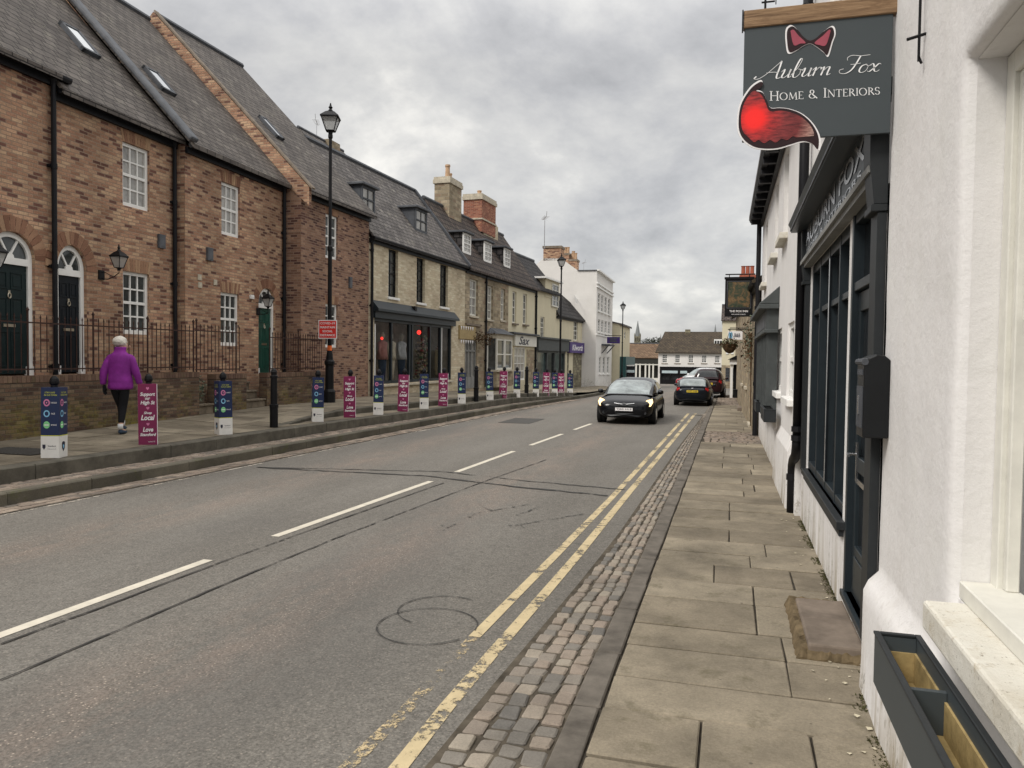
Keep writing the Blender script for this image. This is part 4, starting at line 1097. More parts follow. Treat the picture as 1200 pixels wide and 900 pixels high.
# shopfront of E
mb = MB(); cz = sfT
mb.box(sa-.15, sb+.18, -.12, .0, cz-.24, cz-.02); mb.box(sa-.2, sb+.25, -.26, -.002, cz-.02, cz+.06)
mb.prism([(-.26, cz+.06), (-.02, cz+.34), (-.002, cz+.34), (-.002, cz+.06)], sa-.2, sb+.25, axis='x')
mb.build('fascia', 'grey_shop_paint', E_.root)
frm = MB(); cuts = [439, 460, 481, 484, 505, 517, 528.5]; ss = [E_.xs(c) for c in cuts]; zt = cz-.24
for i, s in enumerate(ss): frm.box(s-.045, s+.045, .02, .12, sfB, zt)
frm.box(ss[0], ss[-1], .02, .12, sfB-.02, sfB+.10); frm.box(ss[0], ss[-1], .02, .12, zt-.1, zt)
sfr = frm.build('shopfront_frame', 'grey_shop_paint', E_.root)
mb = MB(); mb.box(ss[0], ss[0]+.05, -.01, .018, sfB, zt-.2); mb.box(ss[5]+.05, ss[5]+.10, .0, .018, sfB+.2, zt-.1); mb.build('white_mullion', 'white_paint', sfr)
t = NT('glass_clear', .02, .5); t.color((.01, .012, .012)); t.b.inputs['Alpha'].default_value = .22
for i in range(6):
    g = MB(); g.face([(ss[i]+.04, .08, sfB+.08), (ss[i+1]-.04, .08, sfB+.08), (ss[i+1]-.04, .08, zt-.08), (ss[i]+.04, .08, zt-.08)]); g.build('shop_pane', 'glass_clear', sfr)
mb = MB(); mb.face([(sa, 1.4, sfB-.1), (sb, 1.4, sfB-.1), (sb, 1.4, zt), (sa, 1.4, zt)]); mb.face([(sa, .13, sfB-.02), (sb, .13, sfB-.02), (sb, 1.4, sfB-.02), (sa, 1.4, sfB-.02)]); mb.face([(sa, .13, zt), (sb, .13, zt), (sb, 1.4, zt), (sa, 1.4, zt)])
mb.face([(sa, .13, sfB), (sa, 1.4, sfB), (sa, 1.4, zt), (sa, .13, zt)]); mb.face([(sb, .13, sfB), (sb, 1.4, sfB), (sb, 1.4, zt), (sb, .13, zt)]); mb.build('shop_interior', 'shop_inside', E_.root)
mb = MB(); mb.box(sa-.05, sb+.05, -.10, .06, sfB-.10, sfB-.025); mb.build('shop_sill', 'stone_trim', E_.root, bevel=.01)
# things in the shop window
def mannequin(px, coat, skirt, label, head='mannequin_pale'):
    s = E_.xs(px, 400, .5); o = empty('mannequin', E_.world(s, .5, sfB), E_.root.rotation_euler.z); tag(o, label, 'mannequin', 'dressed mannequins in the clothes-shop window')
    H = zt-sfB-.45; k = H/1.75
    mb = MB(); mb.lathe([(.10*k, .0), (.13*k, .45*k), (.16*k, .92*k), (.15*k, 1.0*k)], (0, 0, 0), 12); mb.build('lower_garment', skirt, o, smooth=True)
    mb = MB(); mb.lathe([(.20*k, .82*k), (.185*k, 1.0*k), (.15*k, 1.15*k), (.19*k, 1.36*k), (.17*k, 1.43*k), (.06*k, 1.49*k)], (0, 0, 0), 14)
    for sx_ in (-1, 1): mb.tube([(sx_*.17*k, 0, 1.40*k), (sx_*.24*k, -.02, 1.15*k), (sx_*.23*k, -.06, .88*k)], [.06*k, .05*k, .04*k], 8)
    mb.build('coat', coat, o, smooth=True)
    mb = MB(); mb.lathe([(.035*k, 1.46*k), (.045*k, 1.53*k), (.08*k, 1.6*k), (.088*k, 1.68*k), (.05*k, 1.77*k), (.01*k, 1.79*k)], (0, 0, 0), 12); mb.build('head', 'stone_trim', o, smooth=True)
mannequin(448, 'coat_pink', 'jeans', 'mannequin in a long pink coat and dark jeans, leftmost in the shop window')
mannequin(458, 'cloth_cream', 'cloth_cream', 'mannequin in cream clothes, middle of the left shop window')
mannequin(470.5, 'cloth_white', 'jeans', 'mannequin in a white top nearest the middle post of the shopfront')
mb = MB()
for k in range(420):
    u = rnd.random(); h = rnd.random(); s = E_.xs(494.5, 400, .6)+rnd.uniform(-.55, .5)*(1-h*.75); p = (s, .45+rnd.uniform(0, .3), sfB+.05+h*(zt-sfB-.5)); s_ = rnd.uniform(.02, .06)
    mb.box(p[0]-s_, p[0]+s_, p[1]-s_, p[1]+s_, p[2]-s_*.7, p[2]+s_*.7, tone=rnd.random())
o = empty('window_display', E_.world(0, 0, 0), E_.root.rotation_euler.z); tag(o, 'heap of small coloured goods like a dressed tree behind the middle shop pane', 'display')
mb.build('goods', 'goods', o)
mb = MB()
for k in range(120):
    s = E_.xs(511, 400, .6)+rnd.uniform(-.3, .3); s_ = rnd.uniform(.02, .06); mb.box(s-s_, s+s_, .4, .46+s_, sfB+.05+rnd.random()*1.3, sfB+.1+rnd.random()*1.3, tone=rnd.random())
mb = mb
mb.build('goods', 'goods', o)
for x, y, sz, lb in ((447.5, 396.5, .05, 'small glowing red light above the pink-coated mannequin'), (491, 389.5, .085, 'larger glowing red light at the top of the middle shop pane')):
    s, z = E_.px(x, y, .3); mb = MB(); mb.lathe([(.01, -sz), (sz*.7, -sz*.7), (sz, 0), (sz*.7, sz*.7), (.01, sz)], (0, 0, 0), 12)
    o = mb.build('red_lamp', 'red_light', None, smooth=True); o.location = E_.world(s, .3, z); o.rotation_euler = (0, 0, 0); tag(o, lb, 'lamp', 'red lights in the clothes-shop window')
small = MB(); s_, z_ = E_.px(482, 362, 0); small.box(s_-.09, s_+.09, -.2, -.0, z_-.1, z_+.1); small.build('alarm_box', 'black_paint', E_.root, bevel=.02)
# F and G
pf_ = find_pitch(G_, 630, 340, 585, 274, eF, -.25); gf = G_.roof_hit(585, 274, eF, pf_, -.25); print('pitchF', math.degrees(pf_), gf, F_.roof_hit(490, 222, eF, pf_, -.25))
hF = [rect(F_, 550.8, 560, 326, 369.5), rect(F_, 571, 577.7, 334, 374), rect(F_, 587, 592, 338, 375)]
bay = (F_.xs(571.5), F_.xs(592), F_.px(572, 434)[1], F_.px(572, 396)[1])
dr = (F_.xs(536.5), F_.xs(559), .0, F_.px(540, 398)[1]); dr = (max(.05, dr[0]), dr[1], .02, dr[3])
bodywall(F_, WF, eF, hF+[dr], 'stone_rubble', 2*gf[1], (gf[1], gf[2]-.1), rev=.16)
for r_ in hF: window(F_, *r_, cols=2, rows=4, y=.09, frame='cream_paint', sill='stone_trim', pane='glass_curtain')
rF = gable_roof(F_, .02, WF, eF, gf[1], gf[2], 'pantile', y0=-.25)
gutter(F_, 0, WF, eF-.03); pipe(F_, 569.7, 320, 460, z1=eF-.1)
for (a, b, c, d) in ((543, 552, 272, 296), (567.6, 576, 282, 306)): dormer(F_, rF, a, b, c, d, eF, pf_, -.25, 'white_paint', 'pantile_black', cols=2, rows=4, topmat='lead_dark', pane='glass_curtain')
def chimney(F, roof, xl, xr, yt, yb, mat, pots, yd, w_=.7, corbel='stone_trim_dark', pot='clay_pot', pothts=None, base=None):
    s0, zt = F.px(xl, yt, yd); s1 = F.xs(xr, yt, yd); zb = F.px(xl, yb, yd)[1]
    # seen obliquely: the picture width covers front and side; keep it square in plan
    W = (s1-s0)*.62; D = w_
    mb = MB(); mb.box(s0+.0, s0+W, yd-D/2, yd+D/2, zb-.6, zt-.12)
    c = mb.build('chimney', mat, roof)
    mb = MB(); mb.box(s0-.06, s0+W+.06, yd-D/2-.06, yd+D/2+.06, zt-.3, zt-.12); mb.box(s0-.03, s0+W+.03, yd-D/2-.03, yd+D/2+.03, zt-.118, zt); mb.build('corbel', corbel, c); mb = MB(); mb.box(s0-.05, s0+W+.05, yd-D/2-.05, yd+D/2+.05, zt-(zt-zb)*.99, zt-(zt-zb)*.93); mb.build('chimney_band', corbel, c)
    for i, (fx, ph) in enumerate(pots):
        x = s0+W*fx; q = MB(); q.lathe([(.13, 0), (.12, .05), (.10, ph*.8), (.125, ph*.86), (.12, ph)], (x, yd+(.12 if i % 2 else -.12), zt), 12); q.build('chimney_pot', pot, c, smooth=False)
    return c
chimney(F_, rF, 518, 541, 207, 262, 'stone_rubble', [(.25, .62), (.8, .42)], gf[1], w_=.75, corbel='stone_trim')
chimney(F_, rF, 554, 580.5, 227, 258, 'brick_red', [(.3, .28), (.8, .3)], gf[1], w_=1.0, corbel='stone_trim')
s0_, zt_ = F_.px(557, 258, gf[1]); s1_ = F_.xs(581, 258, gf[1]); mb = MB(); mb.box(s0_+.05, s0_+(s1_-s0_)*.72, gf[1]-.45, gf[1]+.5, gf[2]-.9, zt_); mb.build('chimney_base', 'stone_cream', rF)
# F entrance, sign board, bay window
fr = MB(); a, b, c, d = dr
for s in (a+.03, a+(b-a)*.33, a+(b-a)*.62, b-.09): fr.box(s, s+.07, .05, .13, c, d)
fr.box(a+.03, b-.02, .05, .13, d-.5, d-.43); fr.box(a+.03, b-.02, .05, .13, d-.08, d); fr.box(a+.03, b-.02, .06, .12, c, c+.5)
f = fr.build('entrance_frame', 'grey_wood', F_.root)
g = MB(); g.face([(a+.04, .125, c), (b-.03, .125, c), (b-.03, .125, d), (a+.04, .125, d)]); g.build('pane', 'glass_curtain', f)
mb = MB(); z_ = d+.02; mb.box(a-.02, b+.3, -.10, -.002, z_+.62, z_+.72); mb.build('string_course', 'stone_trim_dark', F_.root)
s_, zz_ = F_.px(536.5, 385); s2_ = F_.xs(556, 390); z2_ = F_.px(538, 397)[1]
mb = MB(); mb.box(s_+.06, s2_, -.07, -.003, z2_, zz_+.15); mb.build('entrance_board', 'gold', F_.root)
mb = MB()
for i in range(6):
    for zz2, m_ in ((zz_+.12, 0), (z2_-.04, 0)):
        x = s_+.1+(s2_-s_-.1)*i/7; mb.prism([(x, zz2), (x+.17, zz2), (x+.085, zz2-.17)], -.095, -.088)
mb.build('bunting', 'print_white', F_.root)
mb = MB()
s0_ = F_.xs(553); s1_ = F_.xs(572)
for k in range(260):
    p = Vector((rnd.uniform(s0_, s1_), rnd.uniform(-.35, -.05), F_.px(560, 396)[1]+rnd.gauss(0, .16))); q_ = rnd.uniform(.03, .07)
    mb.face([p+Vector((rnd.uniform(-q_, q_), rnd.uniform(-q_, q_), rnd.uniform(-q_, q_))) for _ in range(4)])
for k in range(5): mb.tube([(s0_+(s1_-s0_)*k/5, -.02, F_.px(560, 398)[1]), (s0_+(s1_-s0_)*(k+.6)/5, -.3, F_.px(560, 394)[1])], .01, 5)
o = mb.build('climbing_plant', 'dead_plant', None); o.location = F_.world(0, 0, 0); o.rotation_euler = (0, 0, F_.root.rotation_euler.z); tag(o, 'dark bare climbing plant over the grey entrance, right of the bunting', 'plant')
a, b, c, d = bay
mb = MB(); pd = .42
out = [(a-.1, 0), (a+.12, -pd), (b-.12, -pd), (b+.1, 0)]
mb.prism(out, -.0, c-.06, axis='z'); bw = mb.build('bay_window', 'stone_rubble', F_.root)
mb = MB(); mb.prism([(a-.18, -.002), (a+.06, -pd-.09), (b-.06, -pd-.09), (b+.18, -.002)], c-.06, c+.03, axis='z'); mb.build('bay_sill', 'stone_trim', bw)
mb = MB(); mb.prism(out, d-.02, d+.20, axis='z'); mb.build('bay_cornice', 'stone_trim', bw)
mb = MB(); hz = F_.px(575, 384)[1]
mb.face([(a-.2, 0, d+.2), (a+.05, -pd-.12, d+.2), (a+.3, 0, hz)]); mb.face([(a+.05, -pd-.12, d+.2), (b-.05, -pd-.12, d+.2), (b-.3, 0, hz), (a+.3, 0, hz)]); mb.face([(b-.05, -pd-.12, d+.2), (b+.2, 0, d+.2), (b-.3, 0, hz)]); mb.build('bay_roof', 'lead', bw)
mb = MB(); g = MB(); n_ = 2; xs_ = [a+.12, (a+b)/2-.12, (a+b)/2+.12, b-.12]
for x in (a+.12, (a+b)/2-.1, (a+b)/2+.02, b-.22): mb.box(x, x+.10, -pd, -pd+.1, c+.03, d-.02)
mb.box(a+.22, b-.2, -pd+.02, -pd+.08, c+.03, c+.12); mb.box(a+.22, b-.2, -pd+.02, -pd+.08, (c+d)/2-.03, (c+d)/2+.03); mb.box(a+.22, b-.2, -pd+.02, -pd+.08, d-.1, d-.02)
for sx_, ex in ((a-.1, a+.12), (b+.1, b-.12)):
    mb.tube([(sx_, -.02, c), (sx_, -.02, d)], .05, 4); 
wf = mb.build('bay_frame', 'cream_paint', bw)
g.face([(a+.12, -pd+.06, c), (b-.12, -pd+.06, c), (b-.12, -pd+.06, d), (a+.12, -pd+.06, d)]); g.face([(a-.08, -.01, c), (a+.13, -pd+.05, c), (a+.13, -pd+.05, d), (a-.08, -.01, d)]); g.face([(b-.13, -pd+.05, c), (b+.08, -.01, c), (b+.08, -.01, d), (b-.13, -pd+.05, d)]); g.build('pane', 'glass', wf)
# G
hG = [rect(G_, 600.7, 605, 341, 378.6), rect(G_, 613, 617.4, 344, 380)]
sw = (G_.xs(603), G_.xs(615.6), G_.px(604, 446)[1], G_.px(604, 406.5)[1]); side = (G_.xs(618.5), G_.xs(624), .05, sw[3])
bodywall(G_, WG, eF, hG+[sw], 'render_cream', 2*gf[1], (gf[1], gf[2]-.1), rev=.15)
for r_ in hG: window(G_, *r_, cols=2, rows=4, y=.07, frame='cream_paint', sill='stone_trim_dark', sillp=.14)
rG = gable_roof(G_, .0, WG+.12, eF, gf[1], gf[2], 'pantile', y0=-.25)
dormer(G_, rG, 591, 598, 290, 312, eF, pf_, -.25, 'white_paint', 'pantile_black', cols=2, rows=4, topmat='lead_dark', pane='glass_curtain') if G_.xs(592) > .5 else dormer(F_, rF, 591, 598, 290, 312, eF, pf_, -.25, 'white_paint', 'pantile_black', cols=2, rows=4, topmat='lead_dark', pane='glass_curtain')
gutter(G_, 0, WG, eF-.03); pipe(G_, 626, 340, 460, s=WG-.02, z1=eF-.1, r=.06)
window(G_, *sw, cols=3, rows=4, y=.03, frame='white_paint', pane='glass_curtain', meet=False)
mb = MB(); mb.box(.06, G_.xs(601.5), -.012, .0, .0, sw[3]-.1); mb.box(G_.xs(617), WG-.12, -.012, .0, .0, sw[3]-.1); mb.build('stone_jamb', 'stone_rubble', G_.root)
mb = MB(); a, b = G_.xs(601), WG-.1; zf0, zf1 = sw[3]+.05, G_.px(604, 392)[1]
mb.box(a, b, -.14, -.013, zf0, zf1); fas = mb.build('fascia', 'cream_paint', G_.root, bevel=.01)
mb = MB(); mb.box(.02, WG-.05, -.3, -.002, zf1+.02, zf1+.1); mb.build('canopy', 'lead_dark', G_.root)
mb = MB(); add_text(mb, 'Sax', (a*.6+b*.4), (zf0+zf1)/2, (b-a)*.5, (zf1-zf0)*.75, -.146, shear=.35, bold=.02); mb.build('lettering', 'print_black', fas)

# rear roof glimpsed between the gables
B_ = Fac((H4.world(W4, 7.5, 0).x, H4.world(W4, 7.5, 0).y), 0, 'L', 0, 'rear_house', 'slate-roofed house end showing above the roofs behind the lamp post, with an aerial', 'house')
za = B_.px(349, 149, 2.2)[1]; s0_ = B_.xs(349, 150, 2.2); s1_ = B_.xs(402, 168, 2.2)
mb = MB(); mb.box(s0_+.1, s1_-.1, .3, 4.2, 0, za-2.0); mb.build('wall', 'stone_rubble', B_.root)
gable_roof(B_, s0_, s1_, za-2.4, 2.2, za, 'slate_old', y0=-.2)
chm = MB(); s0_, z0_ = B_.px(380, 164, 2.2); s1_ = B_.xs(401, 164, 2.2); chm.box(s0_, s0_+(s1_-s0_)*.6, 1.9, 2.7, z0_-1.5, z0_+.05); chm.build('chimney', 'stone_rubble', B_.root)
s0_, z0_ = B_.px(371, 164, 2.2); zt_ = B_.px(371, 142, 2.2)[1]
def aerial(name, F, x, yb, yt, d, label):
    s, z0 = F.px(x, yb, d); z1 = F.px(x, yt, d)[1]; h = z1-z0
    mb = MB(); mb.tube([(0, 0, -.1), (0, 0, h)], .022, 6); mb.tube([(-.5, 0, h*.92), (.6, 0, h*.92)], .016, 5)
    for k in range(7): mb.tube([(-.45+k*.15, -.18+k*.01, h*.92), (-.45+k*.15, .18-k*.01, h*.92)], .009, 4)
    for a_ in (-.25, .25): mb.tube([(-.45, 0, h*.92), (-.6, 0, h*.92+a_)], .01, 4)
    o = mb.build(name, 'steel', None); o.location = F.world(s, d, z0); o.rotation_euler = (0, 0, F.root.rotation_euler.z+.4); tag(o, label, 'aerial', 'television aerials')
aerial('tv_aerial', B_, 371, 166, 141, 2.2, 'thin television aerial left of the nearest lamp head')

# ================================================================== FAR LEFT AND END OF THE STREET
pH = G_.world(WG+.14, 0, 0)
H_ = Fac((pH.x, pH.y), 3.4, 'L', 0, 'rendered_shop', 'cream rendered shop with black catslide roof and grey and purple shop signs', 'shop')
WH = H_.xs(682, 400); eH = H_.px(636, 341)[1]; eH2 = H_.px(675, 374)[1]
ph = R(50); gh = H_.roof_hit(640, 312, eH, ph, -.2); print('H', WH, eH, eH2, gh)
hH = [rect(H_, 633.5, 638, 371, 396), rect(H_, 672.5, 677, 376, 399)]
sH = (H_.xs(629.5), H_.xs(663), H_.px(640, 455)[1], H_.px(640, 411)[1])
sH = (sH[0], sH[1], .25, sH[3])
mb = MB(); sx1 = H_.xs(666.5); 
wall_holes(mb, 0, WH, -.6, eH2, hH+[sH] if hH[0][3] < eH2 else [sH], 0, .14)
xs_ = H_.xs(653)
wall_holes(mb, 0, xs_, eH2, eH, [h for h in hH if h[3] >= eH2], 0, .14)
mb.face([(0, 0, 0), (0, 6, 0), (0, 6, eH), (0, gh[1], gh[2]-.1), (0, 0, eH)]); mb.face([(WH, 0, 0), (WH, 6, 0), (WH, 6, eH2), (WH, 3.4, eH2+3), (WH, 0, eH2)][::-1])
mb.build('wall', 'render_cream', H_.root)
for r_ in hH: window(H_, *r_, cols=2, rows=4, y=.06, frame='cream_paint', sill='stone_trim')
rH = gable_roof(H_, -.05, xs_, eH, gh[1], gh[2], 'pantile_black', y0=-.2)
p2 = H_.roof_hit(669, 340, eH2, R(50), -.2); p3_ = H_.px(655, 322, gh[1])
mb = MB(); q0 = (-.2, eH2); q1 = (gh[1], eH2+(gh[1]+.2)*math.tan(R(50)))
mb.face([(xs_-.3, -.22, eH2), (WH+.15, -.22, eH2), (WH+.15, gh[1]-.8, gh[2]-2.2), (xs_-.3, gh[1], gh[2]-.5)]); mb.face([(xs_-.3, gh[1], gh[2]-.5), (WH+.15, gh[1]-.8, gh[2]-2.2), (WH+.15, 6, eH2), (xs_-.3, 6, eH2)]); mb.face([(xs_-.3, -.2, eH2), (xs_-.3, gh[1], gh[2]-.5), (xs_-.3, 6, eH2)]); mb.face([(xs_-.3, -.2, eH2-.1), (WH+.15, -.2, eH2-.1), (WH+.15, -.2, eH2), (xs_-.3, -.2, eH2)])
mb.build('roof_lower', 'pantile_black', H_.root)
a, zt = H_.px(645.5, 329); b = H_.xs(652.5, 340); zb = H_.px(646, 359)[1]
mb = MB(); mb.box(a-1.2, b+.5, -.03, 2.4, eH-.3, zt); dm = mb.build('dormer', 'render_cream', rH)
mb = MB(); mb.box(a-1.7, b+.8, -.2, 2.6, zt, zt+.1); mb.build('dormer_top', 'white_paint', dm); w_ = window(H_, a+.1, b+.2, zb, zt-.15, cols=2, rows=4, y=-.08, frame='cream_paint'); w_.parent = dm
s0_, z0_ = H_.px(662, 341, 1.6); s1_, z1_ = H_.px(671, 357, .3)
mb = MB(); mb.face([(s0_, 1.0, z0_+.1), (s0_+.7, 1.0, z0_+.1), (s1_+.5, .05, z1_+.1), (s1_-.2, .05, z1_+.1)]); mb.build('skylight', 'glass_sky', rH)
gutter(H_, xs_-.3, WH+.1, eH2-.03)
# shop fronts of H
fz0, fz1 = H_.px(640, 411)[1], H_.px(640, 397.5)[1]; m1 = H_.xs(664.5)
mb = MB(); mb.box(.1, m1, -.16, -.002, fz0, fz1); mb.box(.05, m1+.02, -.28, -.003, fz1+.002, fz1+.1); f = mb.build('fascia', 'grey_bay', H_.root)
mb = MB(); add_text(mb, 'SHOES', (.1+m1)*.55, (fz0+fz1)/2, m1*.3, .28, -.165); mb.build('lettering', 'lead', f) if False else None
mb = MB(); c_ = [sH[0]+.05, H_.xs(641.5), H_.xs(650.5), H_.xs(662)]
for s in c_: mb.box(s-.06, s+.06, .0, .12, sH[2], fz0)
mb.box(sH[0], sH[1], .0, .12, sH[2], sH[2]+.35); mb.box(sH[0], sH[1], .01, .12, fz0-.12, fz0); f = mb.build('shopfront_frame', 'grey_bay', H_.root)
for i, mt in ((0, 'glass_shop'), (1, 'glass_dark'), (2, 'glass_shop')):
    g = MB(); g.face([(c_[i], .1, sH[2]), (c_[i+1], .1, sH[2]), (c_[i+1], .1, fz0), (c_[i], .1, fz0)]); g.build('shop_pane', mt, f)
m2 = H_.xs(664.8); pz1 = H_.px(670, 401)[1]; pz0 = H_.px(670, 413.5)[1]
mb = MB(); mb.box(m2, WH-.1, -.2, -.002, pz0, pz1); f = mb.build('fascia', 'sign_purple', H_.root)
mb = MB(); add_text(mb, 'Kilworth', (m2+WH)/2, (pz0+pz1)/2, (WH-m2)*.72, (pz1-pz0)*.55, -.204, shear=.2, bold=.02); mb.build('lettering', 'print_white', f)
mb = MB(); wall_holes(mb, m2, WH-.05, -.5, pz0, [(m2+.4, m2+1.5, .2, 2.2)], -.012, .1); mb.build('stone_facing', 'stone_dark', H_.root)
g = MB(); g.face([(m2+.4, .05, .2), (m2+1.5, .05, .2), (m2+1.5, .05, 2.2), (m2+.4, .05, 2.2)]); g.build('shop_pane', 'glass_dark', H_.root)

# tall white building: gable end facing us (END facade), street front beyond
yI = H_.world(WH, 0, 0).y
cI = vplane(698.7, 380, (0, yI), (1, 0))
lI = vplane(628, 380, (0, yI), (1, 0))
I_ = Fac((cI.x, cI.y), -1.2, 'L', 0, 'white_town_house', 'tall white town house with parapet, its blank gable end facing the camera', 'house')
WI = I_.xs(717.5, 380)
side = lambda x, y, d=0: (lambda v: ((v-Vector((cI.x, cI.y, 0))).dot(Vector((-1, 0, 0))), v.z))(vplane(x, y, (0, yI+d), (1, 0)))   # distance back from the front corner, height
ptsI = [side(*p) for p in ((630, 309), (636.5, 303), (658, 303), (677, 316.8), (698.7, 317))]
topI = ptsI[-1][1]; dI = ptsI[0][0]+.5
hI = [rect(I_, a, a+2.6, 343+i*2.2, 364+i*1.5) for i, a in enumerate((700.8, 704.6, 708.6, 712.6))]
hI2 = [rect(I_, a, a+2.6, 374+i*1, 389+i*.8) for i, a in enumerate((700.8, 704.6, 708.6, 712.6))]
hI3 = [rect(I_, a, a+2.6, 418, 438) for i, a in enumerate((702, 706.5, 711.3))]
mb = MB(); wall_holes(mb, 0, WI, -1, topI, hI+hI2+hI3, 0, .15)
poly = [(0, 0, -1), (0, 0, topI)]+[(0, s, z) for s, z in reversed(ptsI[:-1])]+[(0, dI, ptsI[0][1]-.5), (0, dI, -1)]
mb.face(poly[::-1]); mb.face([(WI, 0, -1), (WI, 0, topI), (WI, dI, topI), (WI, dI, -1)]); mb.face([(0, 0, topI-.3), (WI, 0, topI-.3), (WI, dI, topI-.3), (0, dI, topI-.3)])
mb.build('wall', 'render_white_far', I_.root)
for r_ in hI+hI2+hI3: window(I_, *r_, cols=2, rows=4, y=.06, frame='white_paint', sill='white_paint', sillp=.1)
mb = MB()
for zz in (topI-.02, topI-.9, topI-1.15): mb.box(-.06, WI+.06, -.18 if zz > topI-.5 else -.1, .02, zz, zz+.1)
mb.box(-.03, WI+.03, -.06, .02, hI2[0][2]-.25, hI2[0][2]-.15); mb.build('cornice', 'white_paint', I_.root)
mb = MB(); mb.box(-.08, .3, ptsI[3][0]*.0, ptsI[3][0], topI-.001, topI+.05); mb.build('coping', 'lead', I_.root)
c0, c1 = side(657.5, 300)[0], side(637, 300)[0]; z0_, z1_ = side(640, 304)[1], side(640, 288.5)[1]
mb = MB(); mb.box(.0, 1.2, c0, c1, z0_-.1, z1_-.15); c = mb.build('chimney', 'brick', I_.root)
mb = MB(); mb.box(-.06, 1.26, c0-.06, c1+.06, z1_-.15, z1_); mb.build('corbel', 'stone_trim_dark', c)
for (xa, xb, yt, yb) in ((660, 668, 299, 310), (668.5, 677, 306, 318)):
    d_ = 4.0; a, zt = side(xa, yt, d_); b, zb = side(xb, yb, d_)
    mb = MB(); mb.box(d_, d_+1.0, b, a, zb-1.2, zt); c = mb.build('chimney', 'brick', I_.root)
    mb = MB(); mb.box(d_-.05, d_+1.05, b-.06, a+.06, zt, zt+.14); mb.build('corbel', 'stone_trim_dark', c)
    for f_ in (.3, .7): q = MB(); q.lathe([(.16, 0), (.12, .1), (.11, .45), (.14, .55)], (d_+.5, b+(a-b)*f_, zt+.1), 8); q.build('chimney_pot', 'clay_pot', c)
a, zz = side(672, 306, 4.0); q = MB(); q.lathe([(.16, 0), (.13, .1), (.11, .7), (.14, .8)], (4.5, a, zz), 8); q.build('chimney_pot', 'clay_pot', c)
mb = MB(); a0, z0_ = I_.px(700, 404)[0], I_.px(704, 404)[1]; mb.box(a0+2, a0+5, -.6, -.002, z0_-.05, z0_+.06)
for s in (a0+2.1, a0+4.9): mb.tube([(s, -.02, z0_-.6), (s, -.5, z0_-.05)], .04, 5)
mb.build('door_canopy', 'lead_dark', I_.root)
s_, z_ = I_.px(709, 400, -1.0); s2_ = I_.xs(716, 400, -1.0); z2_ = I_.px(709, 391.5, -1.0)[1]
o = empty('hanging_sign', I_.world(WI*.45, 0, (z_+z2_)/2), I_.root.rotation_euler.z); tag(o, 'square dark purple sign hanging from the tall white town house', 'shop sign')
hh = (z2_-z_)/2
mb = MB(); mb.box(-.04, .04, -1.2, -.25, -hh, hh); mb.build('sign_board', 'sign_purple', o)
mb = MB(); mb.tube([(0, 0, hh+.1), (0, -1.3, hh+.1)], .025, 6); mb.build('bracket', 'black_paint', o)
mb = MB()
for k in range(3): mb.box(-.05, -.041, -1.0+.1*(k % 2), -.45, hh*.45-k*hh*.45-.03, hh*.45-k*hh*.45+.04)
mb.build('lettering', 'lead', o)
aerial('tv_aerial', I_, 684, 318, 307, 4.0, 'tiny television aerial on the tall white town house')
aerial('tv_aerial', I_, 638, 289, 252, 1.0, 'tall thin aerial mast above the red brick chimney of the white town house')

# cream building next to it
cJ = vplane(726.5, 400, (0, yI+WI+.3), (1, 0))
J_ = Fac((cJ.x, cJ.y), -1.0, 'L', -.9, 'cream_building', 'cream building with a low pitched roof and dark shopfront behind the third lamp post', 'building')
WJ = J_.xs(738, 400); tJ = J_.px(727, 379.5)[1]
sJ = (J_.xs(729), J_.xs(737), .1, J_.px(729, 420)[1])
hJ = [rect(J_, 731.5, 733.2, 389, 397)]
mb = MB(); wall_holes(mb, 0, WJ, 0, tJ, hJ, 0, .15); mb.face([(0, 0, 0), (0, 0, tJ), (0, 1.6, tJ+.35), (0, 4, tJ+.4), (0, 4, 0)]); mb.face([(WJ, 0, 0), (WJ, 4, 0), (WJ, 4, tJ), (WJ, 0, tJ)]); mb.build('wall', 'render_cream', J_.root)
mb = MB(); mb.face([(-.1, -.15, tJ+.02), (WJ, -.15, tJ+.02), (WJ, 4.2, tJ+1.0), (-.1, 4.2, tJ+1.0)]); mb.face([(-.1, -.15, tJ-.1), (-.1, 4.2, tJ+.88), (-.1, 4.2, tJ+1.), (-.1, -.15, tJ+.02)]); mb.box(-.12, WJ, -.17, -.12, tJ-.12, tJ+.03); mb.build('roof', 'slate_old', J_.root)
for r_ in hJ: window(J_, *r_, cols=2, rows=2, y=.05, frame='white_paint')
mb = MB(); mb.box(.1, WJ-.1, -.5, -.002, 0, J_.px(729, 418)[1]); f = mb.build('shopfront', 'teal_shop', J_.root)
mb = MB(); mb.box(.4, WJ-.5, -.52, -.502, .5, 2.2); mb.build('shop_pane', 'glass_dark', f)

# white building with long brown roof facing down the street
yL = 88.0
pL = vplane(771, 440, (0, yL), (1, 0))
L_ = Fac((pL.x, pL.y), 1.2, 'END', gz(yL), 'white_shop_building', 'long white building with brown stone-tiled roof and black shopfronts closing the street', 'building')
WL = L_.xs(857, 430); eL = (L_.px(775, 412.5)[1]+L_.px(845, 414)[1])/2
hL = [(lambda r: r)(rect(L_, x-3, x+3, 415+i*.3, 425.5)) for i, x in enumerate((779, 794, 809.7, 825.3, 840.7))]
sL = (L_.xs(775), L_.xs(850), .0, L_.px(780, 431)[1])
rz = L_.px(776, 388.6, 3.6)[1]
mb = MB(); wall_holes(mb, 0, WL, -.1, eL, hL+[sL], 0, .18); 
for s in (0, WL): mb.face([(s, 0, -.1), (s, 7.2, -.1), (s, 7.2, eL), (s, 3.6, rz-.1), (s, 0, eL)])
mb.build('wall', 'render_white_far', L_.root)
